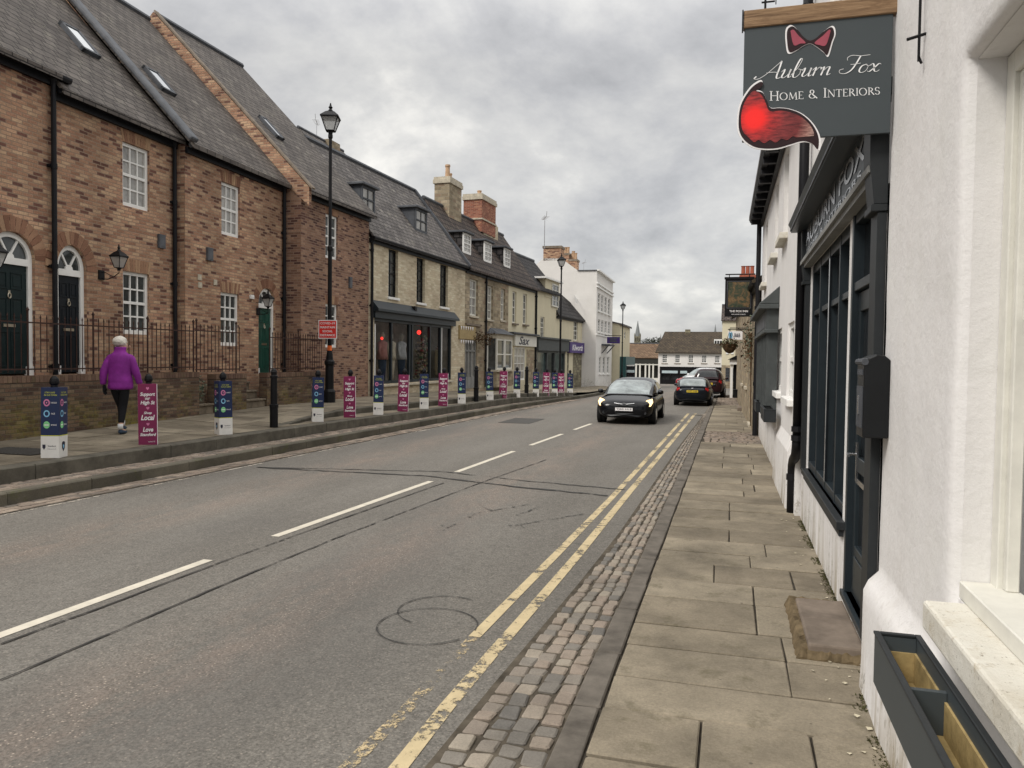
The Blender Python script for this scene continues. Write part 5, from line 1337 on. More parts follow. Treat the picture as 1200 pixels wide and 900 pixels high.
for r_ in hL: window(L_, *r_, cols=3, rows=4, y=.05, frame='white_paint', pane='glass', sill='stone_trim_dark')
mb = MB(); y0_ = -.3; mb.face([(-.35, y0_, eL), (WL+.2, y0_, eL), (WL+.2, 3.6, rz), (.45, 3.6, rz)]); mb.face([(-.35, y0_, eL), (.45, 3.6, rz), (-.35, 7.5, eL)]); mb.face([(.45, 3.6, rz), (WL+.2, 3.6, rz), (WL+.2, 7.5, eL), (-.35, 7.5, eL)]); mb.face([(-.35, y0_, eL-.1), (WL+.2, y0_, eL-.1), (WL+.2, y0_, eL), (-.35, y0_, eL)])
rL = mb.build('roof', 'stone_tile', L_.root)
mb = MB(); s_, z_ = L_.px(806, 388, 3.6); mb.box(s_-.3, s_+.3, 3.3, 3.9, rz-.2, rz+.25); mb.build('chimney', 'stone_dark', rL)
s_, z_ = L_.px(841.5, 405.5, 1.6); mb = MB(); mb.box(s_-.45, s_+.45, 1.4, 2.6, z_, z_+.75); dm = mb.build('dormer', 'white_paint', rL)
mb = MB(); 
for k in (-.28, .0, .28): mb.box(s_+k-.1, s_+k+.1, 1.37, 1.39, z_+.18, z_+.6)
mb.build('window', 'glass_dark', dm)
mb = MB(); a, b, c, d = sL; mb.box(a-.1, b, -.25, .0, d-.62, d+.12); mb.box(a-.1, b, -.32, -.252, d+.05, d+.14)
for s in [a+(b-a)*k/7 for k in range(8)]: mb.box(s-.07, s+.07, -.1, .1, 0, d-.62)
mb.box(a, b, -.08, .12, 0, .5)
f = mb.build('shopfront', 'black_paint', L_.root)
g = MB(); g.face([(a, .1, .4), (b, .1, .4), (b, .1, d-.6), (a, .1, d-.6)]); g.build('shop_pane', 'glass_dark', f)
mb = MB(); ya, yb = L_.px(780, 437.2)[1], L_.px(780, 434.2)[1]; mb.box(L_.xs(776.5), L_.xs(795), -.262, -.252, ya, yb); mb.box(L_.xs(798), L_.xs(806), -.262, -.252, ya, yb); mb.build('sign_panel', 'print_pale', f)
mb = MB(); add_text(mb, 'COUNTRYWIDE', (L_.xs(776.5)+L_.xs(795))/2, (ya+yb)/2, 1.8, .2, -.266) if False else None
for (x, h) in ((785, 1.5), (830, 1.6)): add_text(mb, 'ESTATE', L_.xs(x, 431.8), L_.px(x, 431.9)[1], .8, .16, -.335) if False else None

# orange-tiled low range behind, seen between J and L
yK = 104
pK = vplane(730, 430, (0, yK), (1, 0))
K_ = Fac((pK.x, pK.y), 0, 'END', -1.2, 'orange_roofed_shop', 'low range with orange tiled roof and dark posts left of the long white building', 'building')
WK = K_.xs(776, 430); eK = K_.px(750, 419)[1]; rK = K_.px(745, 402.5, 3.5)[1]
mb = MB(); mb.box(0, WK, .6, 7, -.1, eK); mb.build('wall', 'fairy_dark', K_.root)
gable_roof(K_, -.2, WK, eK, 3.5, rK, 'orange_tile', y0=-.2)
mb = MB()
for x in (742, 746, 750.5, 757, 761.5, 766): s = K_.xs(x); mb.box(s-.1, s+.1, -.05, .1, 0, eK-.3)
mb.box(0, WK, -.06, .11, .0, .5); mb.box(0, WK, -.06, .11, eK-1.0, eK-.85); mb.build('posts', 'cream_paint', K_.root)
mb = MB(); mb.box(0, WK, -.1, .12, eK-.8, eK-.1); mb.build('fascia', 'fairy_dark', K_.root)
# building at the right end of the white one
yQ = 64
pQ = vplane(845.5, 430, (0, yQ), (1, 0))
Q_ = Fac((pQ.x, pQ.y), 0, 'END', gz(yQ), 'corner_shop', 'stone corner shop with small-paned windows and pale upper floor beyond the hanging basket', 'shop')
WQ = 3.0; tq = Q_.px(850, 375)[1]; mid = Q_.px(850, 428)[1]
hq = [(Q_.xs(851), Q_.xs(856), Q_.px(850, 447)[1], Q_.px(850, 431)[1]), (Q_.xs(857.5), Q_.xs(862.5), Q_.px(850, 447)[1], Q_.px(850, 431)[1])]
mb = MB(); wall_holes(mb, 0, WQ, -.1, mid, hq, 0, .1); mb.face([(0, 0, 0), (0, 6, 0), (0, 6, mid), (0, 0, mid)]); mb.build('wall', 'stone_rubble', Q_.root)
for r_ in hq: window(Q_, *r_, cols=3, rows=4, y=.03, frame='lead_dark', pane='glass')
mb = MB(); mb.box(0, WQ, .05, 6, mid, tq); mb.build('upper_wall', 'render_cream', Q_.root)
for x, y0_, y1_ in ((851, 405, 415), (857, 405, 415)): window(Q_, Q_.xs(x), Q_.xs(x+3), Q_.px(x, y1_)[1], Q_.px(x, y0_)[1], cols=2, rows=2, y=.0, frame='white_paint')
gable_roof(Q_, -.1, WQ, tq, 3, tq+1.4, 'pantile', y0=-.1)

# church spires and wooded rise on the skyline
def spire(x, yt, yb, dist, label, s=1.0):
    p = CAM+ray(x, yb)*(dist); top = CAM+ray(x, yt)*(dist); o = empty('church', (p.x, p.y, -1.2)); tag(o, label, 'church', 'church spires on the skyline')
    zb, zt = p.z+1.2, top.z+1.2; H = zt-zb; W = H*.135*s
    mb = MB(); mb.box(-W, W, -W, W, 0, zb+H*.30)
    for sx_ in (-1, 1):
        for sy in (-1, 1): mb.lathe([(W*.16, zb+H*.28), (W*.16, zb+H*.36), (.02, zb+H*.46)], (sx_*W*.88, sy*W*.88, 0), 6)
    mb.build('tower', 'stone_dark', o)
    mb = MB(); mb.lathe([(W*.98, zb+H*.30), (W*.06, zt)], (0, 0, 0), 8); mb.build('spire', 'stone_spire', o)
    mb = MB()
    for sx_ in (-1, 0, 1): mb.prism([(sx_*W*.6-W*.13, zb+H*.08), (sx_*W*.6+W*.13, zb+H*.08), (sx_*W*.6+W*.13, zb+H*.22), (sx_*W*.6, zb+H*.26), (sx_*W*.6-W*.13, zb+H*.22)], -W-.05, -W+.02)
    mb.build('louvre', 'fairy_dark', o)
plain('stone_spire', (.20, .21, .21), .9, var=.15, scale=.5)
spire(747, 376, 402, 420, 'dark stone church spire on the skyline between the buildings')
spire(877 if False else 838, 380, 398, 620, 'small faint spire above the long brown roof', .8)
MATS['foliage_far'] = M['foliage_far']
def far_tree(x, yt, dist, w_, label, seed):
    top = CAM+ray(x, yt)*dist; o = empty('tree', (top.x, top.y, -1.2)); H = top.z+1.2; tag(o, label, 'tree', 'trees on the far rise')
    rr = random.Random(seed); mb = MB()
    mb.tube([(0, 0, 0), (0, 0, H*.6)], [w_*.06, w_*.03], 6)
    for k in range(7): a = rr.uniform(0, 6.3); mb.tube([(0, 0, H*.45), (w_*.3*math.cos(a), w_*.3*math.sin(a), H*rr.uniform(.65, .85))], [w_*.025, w_*.008], 4)
    mb.build('trunk', 'oak', o)
    mb = MB()
    for k in range(900):
        u = rr.uniform(-.4, 1); a = rr.uniform(0, 6.3); r_ = rr.random()**.5; lump = 1+.25*math.sin(a*3+seed)+.2*math.sin(a*7+u*4+seed)
        p = Vector((w_*.5*lump*r_*math.cos(a)*math.sqrt(max(0, 1-u*u)), w_*.5*lump*r_*math.sin(a)*math.sqrt(max(0, 1-u*u)), H*.72+H*.28*u*r_)); s_ = w_*rr.uniform(.015, .045)
        mb.face([p+Vector((rr.uniform(-s_, s_), rr.uniform(-s_, s_), rr.uniform(-s_, s_))) for _ in range(4)])
    mb.build('crown', 'foliage_far', o)
for i, (x, yt, d, w_, lb) in enumerate(((741, 401, 300, 7, 'small dark tree on the far rise left of the church spire'), (753, 401, 330, 8, 'low dark tree just right of the church spire'), (760, 397, 290, 9, 'taller dark tree on the far rise midway to the long brown roof'), (768, 394.5, 300, 11, 'wide dark tree touching the left end of the long brown roof'), (779, 396, 320, 13, 'dark tree partly hidden behind the long brown roof'), (736, 404, 310, 8, 'dark tree mostly behind the cream building'))): far_tree(x, yt, d, w_, lb, i*7+3)
g = MB(); n = 24
for i in range(n):
    for (d0, h0), (d1, h1) in (((200, -1.2), (330, 4)), ((330, 4), (800, 9)), ((800, 9), (1500, -2))):
        a0, a1 = -.9+1.8*i/n, -.9+1.8*(i+1)/n; v = lambda a, d, h: (d*math.sin(a-.15), d*math.cos(a-.15), h+(math.sin(a*9)*1.2 if h > 0 else 0))
        g.face([v(a0, d0, h0), v(a1, d0, h0), v(a1, d1, h1), v(a0, d1, h1)])
structure(g.build('hills', 'foliage_far'))

# ================================================================== RIGHT SIDE BUILDINGS
# --- N: long white house with bay shopfront
N_ = Fac((.66, 19.2), -.47, 'R', 0, 'white_house', 'long white rendered house with grey bay shopfront and black gutter, beyond the tall downpipe', 'house')
WN = 9.8
def rs_(F, x, y, d=0): return F.px(x, y, d)
zE = (N_.px(916.7, 175.6)[1]+N_.px(898.8, 242)[1])/2
wn = [rect(N_, 910.5, 915.3, 388, 458), rect(N_, 923, 929, 389, 466)]
wn = [(a, a+1.0, 1.33, 2.3) for a in (N_.xs(911), N_.xs(923))]
wu = []
for x, y in ((920, 281), (909, 303), (902.5, 323), (897, 335)):
    s, z = N_.px(x, y); wu.append((s-.45, s+.45, z+.04, z+1.35))
wu = [wu[0], wu[1], wu[3]]
mb = MB(); wall_holes(mb, 0, WN, -.1, zE, wn+wu, 0, .13); mb.face([(0, 0, 0), (0, 6, 0), (0, 6, zE), (0, 3, zE+2.6), (0, 0, zE)][::-1]); mb.face([(WN, 0, 0), (WN, 6, 0), (WN, 6, zE), (WN, 3, zE+2.6), (WN, 0, zE)]); mb.build('wall', 'render_white', N_.root)
for r_ in wn: window(N_, *r_, cols=2, rows=2, y=.03, frame='white_paint', pane='glass_dark', sill='white_paint', sillp=.07)
for r_ in wu: window(N_, *r_, cols=2, rows=4, y=.06, frame='white_paint', pane='glass', sill='sill_stone', sillp=.11)
gable_roof(N_, -.1, WN, zE+.08, 3, zE+2.9, 'slate_old', y0=-.32)
gutter(N_, -.1, WN, zE+.0, y=-.24, r=.075)
mb = MB(); mb.box(-.1, WN, -.30, -.002, zE-.05, zE-.01)
for k in range(14): mb.box(.2+k*.72, .3+k*.72, -.28, -.003, zE-.16, zE-.05)
mb.build('eaves_board', 'black_gutter', N_.root)
# plinth, lumpy lower wall
mb = MB(); pts = [(-.0, .0), (-.06, .0), (-.055, .62), (-.0, .80)]
mb.prism([(a, b) for a, b in [(-.001, 0), (-.075, 0), (-.06, .7), (-.001, .86)]], N_.xs(915), WN-.4, axis='x'); mb.build('plinth', 'render_white', N_.root)
pipe(N_, 884, 230, 512, s=.08, z1=zE-.1, r=.055, y=-.09)
# bay shopfront
b0, b1 = 2.2, 6.4
mb = MB(); bz0, bz1, bd = .95, 2.75, .17
mb.box(b0+.15, b1-.15, -bd, -.002, bz0-.12, bz0); mb.box(b0+.1, b1-.1, -bd-.02, -.002, 2.28, bz1)
mb.box(b0, b1, -bd-.14, -.002, 2.62, 2.70); mb.box(b0+.05, b1-.05, -bd-.05, -.003, 2.24, 2.30)
mb.prism([(-bd-.14, 2.70), (-.002, 2.98), (-.002, 2.70)], b0, b1, axis='x')
bay2 = mb.build('bay_shopfront', 'grey_bay', N_.root, bevel=.01)
mb = MB()
for k in range(8):
    s = b0+.2+(b1-b0-.4)*k/7; mb.box(s-.035, s+.035, -bd, -bd+.06, bz0, 2.25)
mb.box(b0+.16, b0+.22, -bd+.06, -.003, bz0, 2.25); mb.box(b1-.22, b1-.16, -bd+.06, -.003, bz0, 2.25); mb.build('bay_mullions', 'grey_bay', bay2)
mb = MB(); mb.box(b0+.19, b1-.19, -bd+.03, -.004, bz0, 2.25); mb.build('shop_pane', 'glass_dark', bay2)
mb = MB(); mb.box(b0+.4, b1-.4, -bd-.025, -bd-.018, 2.34, 2.56); mb.build('frieze_panel', 'lead', bay2)
def planter_box(F, s0, s1, z0, z1, dpt, label, y1=-.02, wood='raw_wood', mat='grey_dark_paint', div=1, tilt=0):
    o = empty('planter_box', F.world((s0+s1)/2, 0, z0), F.root.rotation_euler.z); tag(o, label, 'planter'); L = (s1-s0)/2; h = z1-z0; t_ = .018
    mb = MB(); y0_ = y1-dpt
    mb.box(-L, L, y0_, y0_+t_, 0, h); mb.box(-L, L, y1-t_, y1, 0, h); mb.box(-L, -L+t_, y0_+t_, y1-t_, 0, h); mb.box(L-t_, L, y0_+t_, y1-t_, 0, h)
    mb.box(-L-.004, L+.004, y0_-.004, y0_+t_+.012, h, h+.012); mb.box(-L-.004, L+.004, y1-t_-.012, y1+.0, h, h+.012); mb.box(-L-.004, -L+t_+.012, y0_+t_+.012, y1-t_-.012, h, h+.012); mb.box(L-t_-.012, L+.004, y0_+t_+.012, y1-t_-.012, h, h+.012)
    mb.build('box_sides', mat, o, bevel=.002)
    mb = MB(); mb.box(-L+t_, L-t_, y0_+t_, y1-t_, .01, .03); mb.box(-L+t_, L-t_, y0_+t_, y0_+t_+.012, .03, h*.72); mb.box(-L+t_, L-t_, y1-t_-.012, y1-t_, .03, h*.72); mb.box(-L+t_, -L+t_+.012, y0_+t_+.012, y1-t_-.012, .03, h*.72)
    mb.build('wood_lining', wood, o)
    mb = MB()
    for k in range(div): x = -L+2*L*(k+1)/(div+1); mb.box(x-.012, x+.012, y0_+t_, y1-t_, .03, h*.9)
    mb.build('divider', mat, o, bevel=.002)
    return o
planter_box(N_, N_.xs(913)-.1, N_.xs(913)+.9, .90, 1.08, .17, 'dark grey planter box under the nearer narrow window of the white house', y1=-.075)
planter_box(N_, N_.xs(903)-.6, N_.xs(903)+.35, .86, 1.03, .17, 'dark grey planter box close to the bay shopfront, farther of the two', y1=-.075, div=1)

# --- O: grey shop
O_ = Fac((.80, 9.35), 0, 'R', 0, 'grey_shop', 'white-walled shop with dark grey fascia, silver letters and tall shop window', 'shop')
SX = lambda Y: 9.35-Y
WO = SX(4.6)
so_ = (SX(8.75), SX(5.98), .66, 2.82); do_ = (SX(5.80), SX(4.82), .20, 2.82)
mb = MB(); wall_holes(mb, 0, WO, -.05, 7.2, [so_, do_, (SX(7.8), SX(6.8), 4.1, 5.6)], 0, .10); mb.face([(0, 0, 0), (0, 5, 0), (0, 5, 7.2), (0, 0, 7.2)][::-1]); mb.build('wall', 'render_white', O_.root)
window(O_, SX(7.8), SX(6.8), 4.1, 5.6, cols=2, rows=4, y=.05, frame='white_paint', sill='sill_stone')
gable_roof(O_, -.05, WO, 7.25, 3, 10, 'slate_old', y0=-.3)
mb = MB(); mb.box(SX(8.72), SX(5.86), -.055, .09, .60, .66); mb.box(SX(8.70), SX(5.88), -.035, -.001, .55, .60); mb.build('window_sill', 'grey_dark_paint', O_.root, bevel=.004)
mb = MB()
for i, Y in enumerate((8.72, 8.02, 7.3, 6.62, 6.02)): s = SX(Y); mb.box(s-.028, s+.028, .015, .095, .66, 2.8)
mb.box(SX(8.7), SX(6.0), .02, .09, 2.72, 2.82); mb.box(SX(8.7), SX(6.0), .02, .09, .66, .74); mb.box(SX(8.7), SX(6.0), .03, .09, 2.28, 2.33); sf = mb.build('shop_window_frame', 'grey_shop_paint', O_.root, bevel=.003)
mb = MB(); mb.tube([(SX(7.25), .012, .74), (SX(7.25), .012, 2.7)], .006, 6); mb.build('steel_trim', 'steel', sf); mb = MB(); mb.tube([(SX(6.0), .012, .74), (SX(6.0), .012, 2.7)], .009, 6); mb.build('steel_trim', 'steel', sf)
mb = MB(); ys_ = (8.72, 8.02, 7.3, 6.62, 6.02)
for a, b in zip(ys_, ys_[1:]):
    g = MB(); g.face([(SX(a)+.02, .08, .7), (SX(b)-.02, .08, .7), (SX(b)-.02, .08, 2.75), (SX(a)+.02, .08, 2.75)]); g.build('shop_pane', 'glass_dark', sf)
# lace-like white window decals
mb = MB()
for (Y, z) in ((7.02, .92), (6.3, .98)):
    for k in range(26):
        a = k*.7; r_ = .03+.022*(k % 5); cx_, cz_ = SX(Y)+r_*math.cos(a)*.7, z+r_*math.sin(a)*1.3; s_ = .009
        mb.face([(cx_-s_, .077, cz_), (cx_, .077, cz_-s_), (cx_+s_, .077, cz_), (cx_, .077, cz_+s_)])
mb.build('window_decal', 'lead', sf)
# door
mb = MB(); a, b = do_[0], do_[1]
mb.box(a, a+.07, -.01, .09, .2, 2.82); mb.box(b-.07, b, -.01, .09, .2, 2.82); mb.box(a+.07, b-.07, .0, .09, 2.28, 2.34); mb.box(a+.07, b-.07, .0, .09, 2.74, 2.82); mb.box(a-.01, b+.01, -.03, .1, .16, .20); df = mb.build('door_frame', 'grey_shop_paint', O_.root, bevel=.003)
g = MB(); g.face([(a+.07, .06, 2.34), (b-.07, .06, 2.34), (b-.07, .06, 2.74), (a+.07, .06, 2.74)]); g.build('transom_pane', 'glass_dark', df)
mb = MB(); mb.box(a+.075, a+.17, .03, .075, .21, 2.27); mb.box(b-.17, b-.075, .03, .075, .21, 2.27); mb.box(a+.17, b-.17, .03, .075, 2.14, 2.27); mb.box(a+.17, b-.17, .03, .075, .21, .55); mb.box(a+.17, b-.17, .03, .075, 1.06, 1.16); mb.box(a+.22, b-.22, .02, .03, .27, .49)
dd = mb.build('door', 'grey_shop_paint', O_.root, bevel=.004)
g = MB(); g.face([(a+.17, .055, .55), (b-.17, .055, .55), (b-.17, .055, 2.14), (a+.17, .055, 2.14)]); g.build('door_pane', 'glass_dark', dd)
mb = MB(); s = b-.13-.62; mb.box(s-.018, s+.018, .018, .03, 1.0, 1.26); mb.tube([(s, .02, 1.18), (s, -.035, 1.18), (s+.10, -.04, 1.18)], .009, 8); mb.build('handle', 'steel', dd)
mb = MB(); mb.box(a+.2, b-.2, .024, .032, .985, 1.02); mb.build('letter_plate', 'steel', dd)
# fascia with raised lettering, cornice, pilasters
mb = MB(); F0, F1 = SX(8.95), SX(4.62)
mb.box(F0, F1, -.06, -.002, 2.88, 3.20); fas = mb.build('fascia', 'grey_shop_paint', O_.root)
mb = MB(); mb.box(F0, F1, -.10, -.003, 2.84, 2.878); mb.box(F0, F1, -.075, -.003, 2.80, 2.838); mb.build('architrave', 'grey_wood', fas)
mb = MB(); mb.box(F0-.02, F1+.05, -.20, -.001, 3.20, 3.235); mb.prism([(-.20, 3.235), (-.23, 3.29), (-.001, 3.33), (-.001, 3.235)], F0-.03, F1+.06, axis='x'); mb.build('cornice', 'grey_shop_paint', fas)
mb = MB(); mb.box(F0-.02, F1+.05, -.212, -.2002, 3.215, 3.232); mb.build('cornice_edge', 'lead', fas)
mb = MB()
add_text(mb, 'AUBURN FOX', (F0+F1)/2-.05, 3.085, (F1-F0)*.86, .155, -.066, bold=.015); add_text(mb, 'HOME & INTERIORS', (F0+F1)/2-.05, 2.945, (F1-F0)*.8, .05, -.066)
tb = MB(); n0 = len(mb.v)
mb.build('lettering', 'steel', fas)
for s0_, s1_ in ((SX(4.80), SX(4.60)), (SX(8.95), SX(8.80))):
    mb = MB(); mb.box(s0_, s1_, -.05, -.001, .2 if s0_ > 3 else .62, 2.62); mb.box(s0_-.012, s1_+.012, -.085, -.001, 2.62, 2.66); mb.prism([(-.10, 3.2), (-.095, 2.9), (-.085, 2.8), (-.07, 2.66), (-.001, 2.66), (-.001, 3.2)], s0_-.01, s1_+.01, axis='x'); mb.build('pilaster', 'grey_dark_paint', O_.root, bevel=.004)
# letter box fixed to the pilaster
o = empty('letter_box', (.80, 4.47, 1.40)); tag(o, 'black post box with rounded lid fixed to the white wall beside the shop door', 'letter box')
mb = MB(); prof = [(-.128, 0), (-.128, .385), (-.11, .42), (-.07, .44), (-.03, .435), (-.001, .41), (-.001, 0)]; prof = [(.0+a, z) for a, z in prof]
i0 = MB(); i0.prism(prof, -.09, .13, axis='y'); i0.build('box_body', 'plastic_black', o, bevel=.008, seg=2)
mb = MB(); mb.box(-.133, -.128, -.06, .10, .33, .36); mb.box(-.133, -.127, -.07, .11, .05, .27); mb.tube([(-.125, -.095, .40), (-.125, .135, .40)], .018, 8); mb.build('flap', 'lead_dark', o)
mb = MB(); mb.box(-.140, -.1335, .0, .03, .12, .22); mb.build('lock_plate', 'steel', o)
# downpipe with swan neck foot
o = empty('downpipe', (.72, 8.95, 0)); tag(o, 'tall black downpipe with an offset foot between the two white buildings', 'downpipe')
mb = MB(); mb.tube([(.0, .05, 6.9), (0, .05, .95)], .052, 12); mb.build('pipe', 'black_gutter', o, smooth=True)
mb = MB(); mb.tube([(0, .05, .98), (0, .07, .86), (0, .18, .74), (0, .48, .66), (.0, .60, .58), (0, .62, .45), (0, .62, .0)], .055, 12); mb.build('swan_neck', 'black_gutter', o, smooth=True)
mb = MB()
for z in (.92, 1.02, 3.4, 5.6): mb = MB(); mb.tube([(0, .05, z), (0, .05, z+.06)], .066, 12); mb.box(-.0, .1, -.0, .1, z+.01, z+.04); mb.build('pipe_collar', 'black_gutter', o)
mb = MB(); mb.tube([(0, .62, .40), (0, .62, .47)], .068, 12); mb.build('pipe_collar', 'black_gutter', o)
# step slab at the shop door
mb = MB(); rr = random.Random(3)
def wob(x, y, z, a=.012): return (x+rr.uniform(-a, a), y+rr.uniform(-a, a), z+rr.uniform(-a, a)*.5)
o = empty('door_step', (.6, 5.4, 0)); tag(o, 'worn stone step with crumbling mortar edge below the grey shop door', 'step')
mb = MB(); mb.box(-.12, .20, -.52, -.0, .0, .105); mb.box(-.12, .20, .004, .44, 0, .10); mb.build('step_slab', 'step_stone', o, bevel=.015, seg=2)
mb = MB(); nx, ny = 14, 30
def mz(i, j): x = -.185+.40*i/nx; y = -.545+1.09*j/ny; e = min(x+.185, y+.545, .545-y); edge = min(1, e/.03); return (x+rr.uniform(-.006, .006), y+rr.uniform(-.006, .006), .02+edge*.062+rr.uniform(-.01, .01))
G = [[mz(i, j) for j in range(ny+1)] for i in range(nx+1)]
for i in range(nx):
    for j in range(ny): mb.face([G[i][j], G[i+1][j], G[i+1][j+1], G[i][j+1]])
for j in range(ny): mb.face([(G[0][j][0], G[0][j][1], -.01), G[0][j], G[0][j+1], (G[0][j+1][0], G[0][j+1][1], -.01)])
for i in range(nx): mb.face([(G[i+1][0][0], G[i+1][0][1], -.01), G[i+1][0], G[i][0], (G[i][0][0], G[i][0][1], -.01)][::-1])
s_ = mb.build('mortar_bed', 'step_edge', o)

# --- P: near white wall with window at the right edge
P_ = empty('white_cottage', (.80, 4.6, 0)); tag(P_, 'nearest white rendered house with lumpy plinth and cream window at the right edge', 'house')
# wall surface as one lumpy sheet, window opening with rounded reveals
YN = 4.60; mb = MB()
wy0, wy1, wz0, wz1 = 1.55, 3.17, .93, 2.90     # opening in y and z
def wallx(y, z):
    b = 0.0
    n = noise.noise(Vector((y*1.1, z*1.1, 3)))*.010+noise.noise(Vector((y*4, z*4, 7)))*.003
    # plinth swelling
    t_ = max(0, min(1, (.66-z)/.09)); t_ = t_*t_*(3-2*t_)
    b -= t_*(.075+.012*noise.noise(Vector((y*2.2, z*2, 1)))+.02*max(0, (.5-z)))
    # softly rounded outer edge round the window opening
    dy = max(wy0-y, y-wy1, 0); dz = max(wz0-z, z-wz1, 0); d = math.hypot(dy, dz); rr_ = .05
    if z > wz0-.01 and d < rr_: b += rr_-math.sqrt(max(0, rr_*rr_-(rr_-d)**2))
    # rounded corner next to the shop door
    e = YN-y
    if e < .05: b += (.05-math.sqrt(max(0, .05**2-(.05-e)**2)))
    return b+n+(z-1.5)*.0
def grid(vals, lo, hi, st):
    v = sorted(set([lo, hi]+[x for x in vals if lo < x < hi])); out = []
    for a, b in zip(v, v[1:]):
        n = max(1, round((b-a)/st)); out += [a+(b-a)*i/n for i in range(n)]
    return out+[v[-1]]
gy = grid([wy0, wy1, wy1+.012, wy1+.025, wy1+.05, YN-.05, YN-.035, YN-.02, YN-.008, YN-.002], .3, YN, .06); gz_ = grid([wz0, wz1, wz1+.012, wz1+.025, wz1+.05], -.05, 7.0, .055)
gz_ = [z for z in gz_ if z < 3.9]+[4.5, 5.5, 7.0]
idx = {}
for i, y in enumerate(gy):
    for j, z in enumerate(gz_):
        idx[i, j] = len(mb.v); mb.v.append(Vector((wallx(y, z), y-4.6, z)))
for i in range(len(gy)-1):
    for j in range(len(gz_)-1):
        ym, zm = (gy[i]+gy[i+1])/2, (gz_[j]+gz_[j+1])/2
        if wy0 < ym < wy1 and wz0 < zm < wz1: continue
        mb.f.append((idx[i, j], idx[i, j+1], idx[i+1, j+1], idx[i+1, j])); mb.m.append(0); mb.t.append(.5)
wl_ = mb.build('wall', 'render_white', P_, smooth=True)
mb = MB()
x0_ = .036
Yl = lambda y: y-4.6
mb.face([(x0_, Yl(wy1), wz0), (x0_, Yl(wy1), wz1), (.26, Yl(wy1)+.0, wz1), (.26, Yl(wy1), wz0)]); mb.face([(x0_, Yl(wy0), wz1), (x0_, Yl(wy1), wz1), (.26, Yl(wy1), wz1), (.26, Yl(wy0), wz1)][::-1]); mb.face([(x0_, Yl(wy0), wz0), (x0_, Yl(wy0), wz1), (.26, Yl(wy0), wz1), (.26, Yl(wy0), wz0)][::-1])
mb.face([(.045, Yl(YN), -.05), (.3, Yl(YN), -.05), (.3, Yl(YN), 7), (.045, Yl(YN), 7)])
mb.face([(3., Yl(.3), -.05), (3., Yl(.3), 7), (.0, Yl(.3), 7), (0, Yl(.3), -.05)])
mb.box(.03, .26, Yl(3.0), Yl(wy1)+.01, .80, .927)
mb.build('window_reveal', 'render_white', P_)
mb = MB(); mb.face([(-.35, Yl(.2), 7), (-.35, Yl(YN)+.1, 7), (3, Yl(YN)+.1, 9.5), (3, Yl(.2), 9.5)]); mb.box(-.35, 0, Yl(.3), Yl(YN), 6.9, 7.0); mb.build('roof', 'slate_old', P_)
# sill block
mb = MB(); ny = 30; rr = random.Random(5)
mb.box(-.105, .24, Yl(1.35), Yl(3.105), .825, .931); sl_ = mb.build('sill', 'sill_stone', P_, bevel=.012, seg=2)
# window joinery
mb = MB(); X0 = .13
mb.box(X0, X0+.07, Yl(wy1)-.075, Yl(wy1)-.001, wz0+.005, wz1-.002); mb.box(X0, X0+.07, Yl(wy0)+.001, Yl(wy0)+.075, wz0, wz1); mb.box(X0, X0+.07, Yl(wy0)+.075, Yl(wy1)-.075, wz1-.08, wz1-.001)
mb.box(X0-.10, X0+.07, Yl(wy0), Yl(wy1)-.002, wz0+.001, wz0+.065)
mb.box(X0+.018, X0+.06, Yl(wy1)-.115, Yl(wy1)-.075, wz0+.065, wz1-.08)
jf = mb.build('window_frame', 'cream_paint', P_, bevel=.004)
def sash(y0_, y1_, z0_, z1_, x):
    mb = MB(); e = .05
    mb.box(x, x+.035, y0_, y0_+e, z0_, z1_); mb.box(x, x+.035, y1_-e, y1_, z0_, z1_); mb.box(x, x+.035, y0_+e, y1_-e, z0_, z0_+e*1.2); mb.box(x, x+.035, y0_+e, y1_-e, z1_-e, z1_)
    for k in (1, 2): yy_ = y0_+(y1_-y0_)*k/3; mb.box(x+.008, x+.03, yy_-.011, yy_+.011, z0_+e, z1_-e)
    zz = (z0_+z1_)/2; mb.box(x+.008, x+.03, y0_+e, y1_-e, zz-.011, zz+.011)
    o = mb.build('sash', 'white_paint', jf, bevel=.003)
    g = MB(); g.face([(x+.022, y0_+e-.01, z0_+e), (x+.022, y1_-e+.01, z0_+e), (x+.022, y1_-e+.01, z1_-e), (x+.022, y0_+e-.01, z1_-e)]); g.build('pane', 'glass_curtain', o)
zm = 1.95
sash(Yl(wy0)+.08, Yl(wy1)-.118, zm, wz1-.085, X0+.04); sash(Yl(wy0)+.08, Yl(wy1)-.118, wz0+.07, zm+.03, X0+.08)
# planter box fixed under the sill
PF = Fac((.70, 4.6), 0, 'R', 0, 'tmp', 'x', 'x'); bpy.data.objects.remove(PF.root); PF.root = P_
class PFx: pass
o = empty('planter_box', (.70, 2.35, .60)); o.rotation_euler = (0, 0, R(-90)); tag(o, 'slate grey planter box with raw wood lining hanging below the stone sill, bottom right corner', 'planter')
mb = MB(); L = .76; h = .185; t_ = .014; y1 = -.008; y0_ = -.162
mb.box(-L, L, y0_, y0_+t_, 0, h); mb.box(-L, L, y1-t_, y1, 0, h); mb.box(-L, -L+t_, y0_+t_, y1-t_, 0, h); mb.box(L-t_, L, y0_+t_, y1-t_, 0, h)
mb.build('box_sides', 'sign_slate', o, bevel=.002)
mb = MB(); mb.box(-L-.003, L+.003, y0_-.004, y0_+.018, h, h+.01); mb.box(-L-.003, L+.003, y1-.018, y1+.003, h, h+.01); mb.box(-L-.003, -L+.018, y0_+.018, y1-.018, h, h+.01); mb.box(L-.018, L+.003, y0_+.018, y1-.018, h, h+.01); mb.build('box_rim', 'grey_dark_paint', o, bevel=.002)
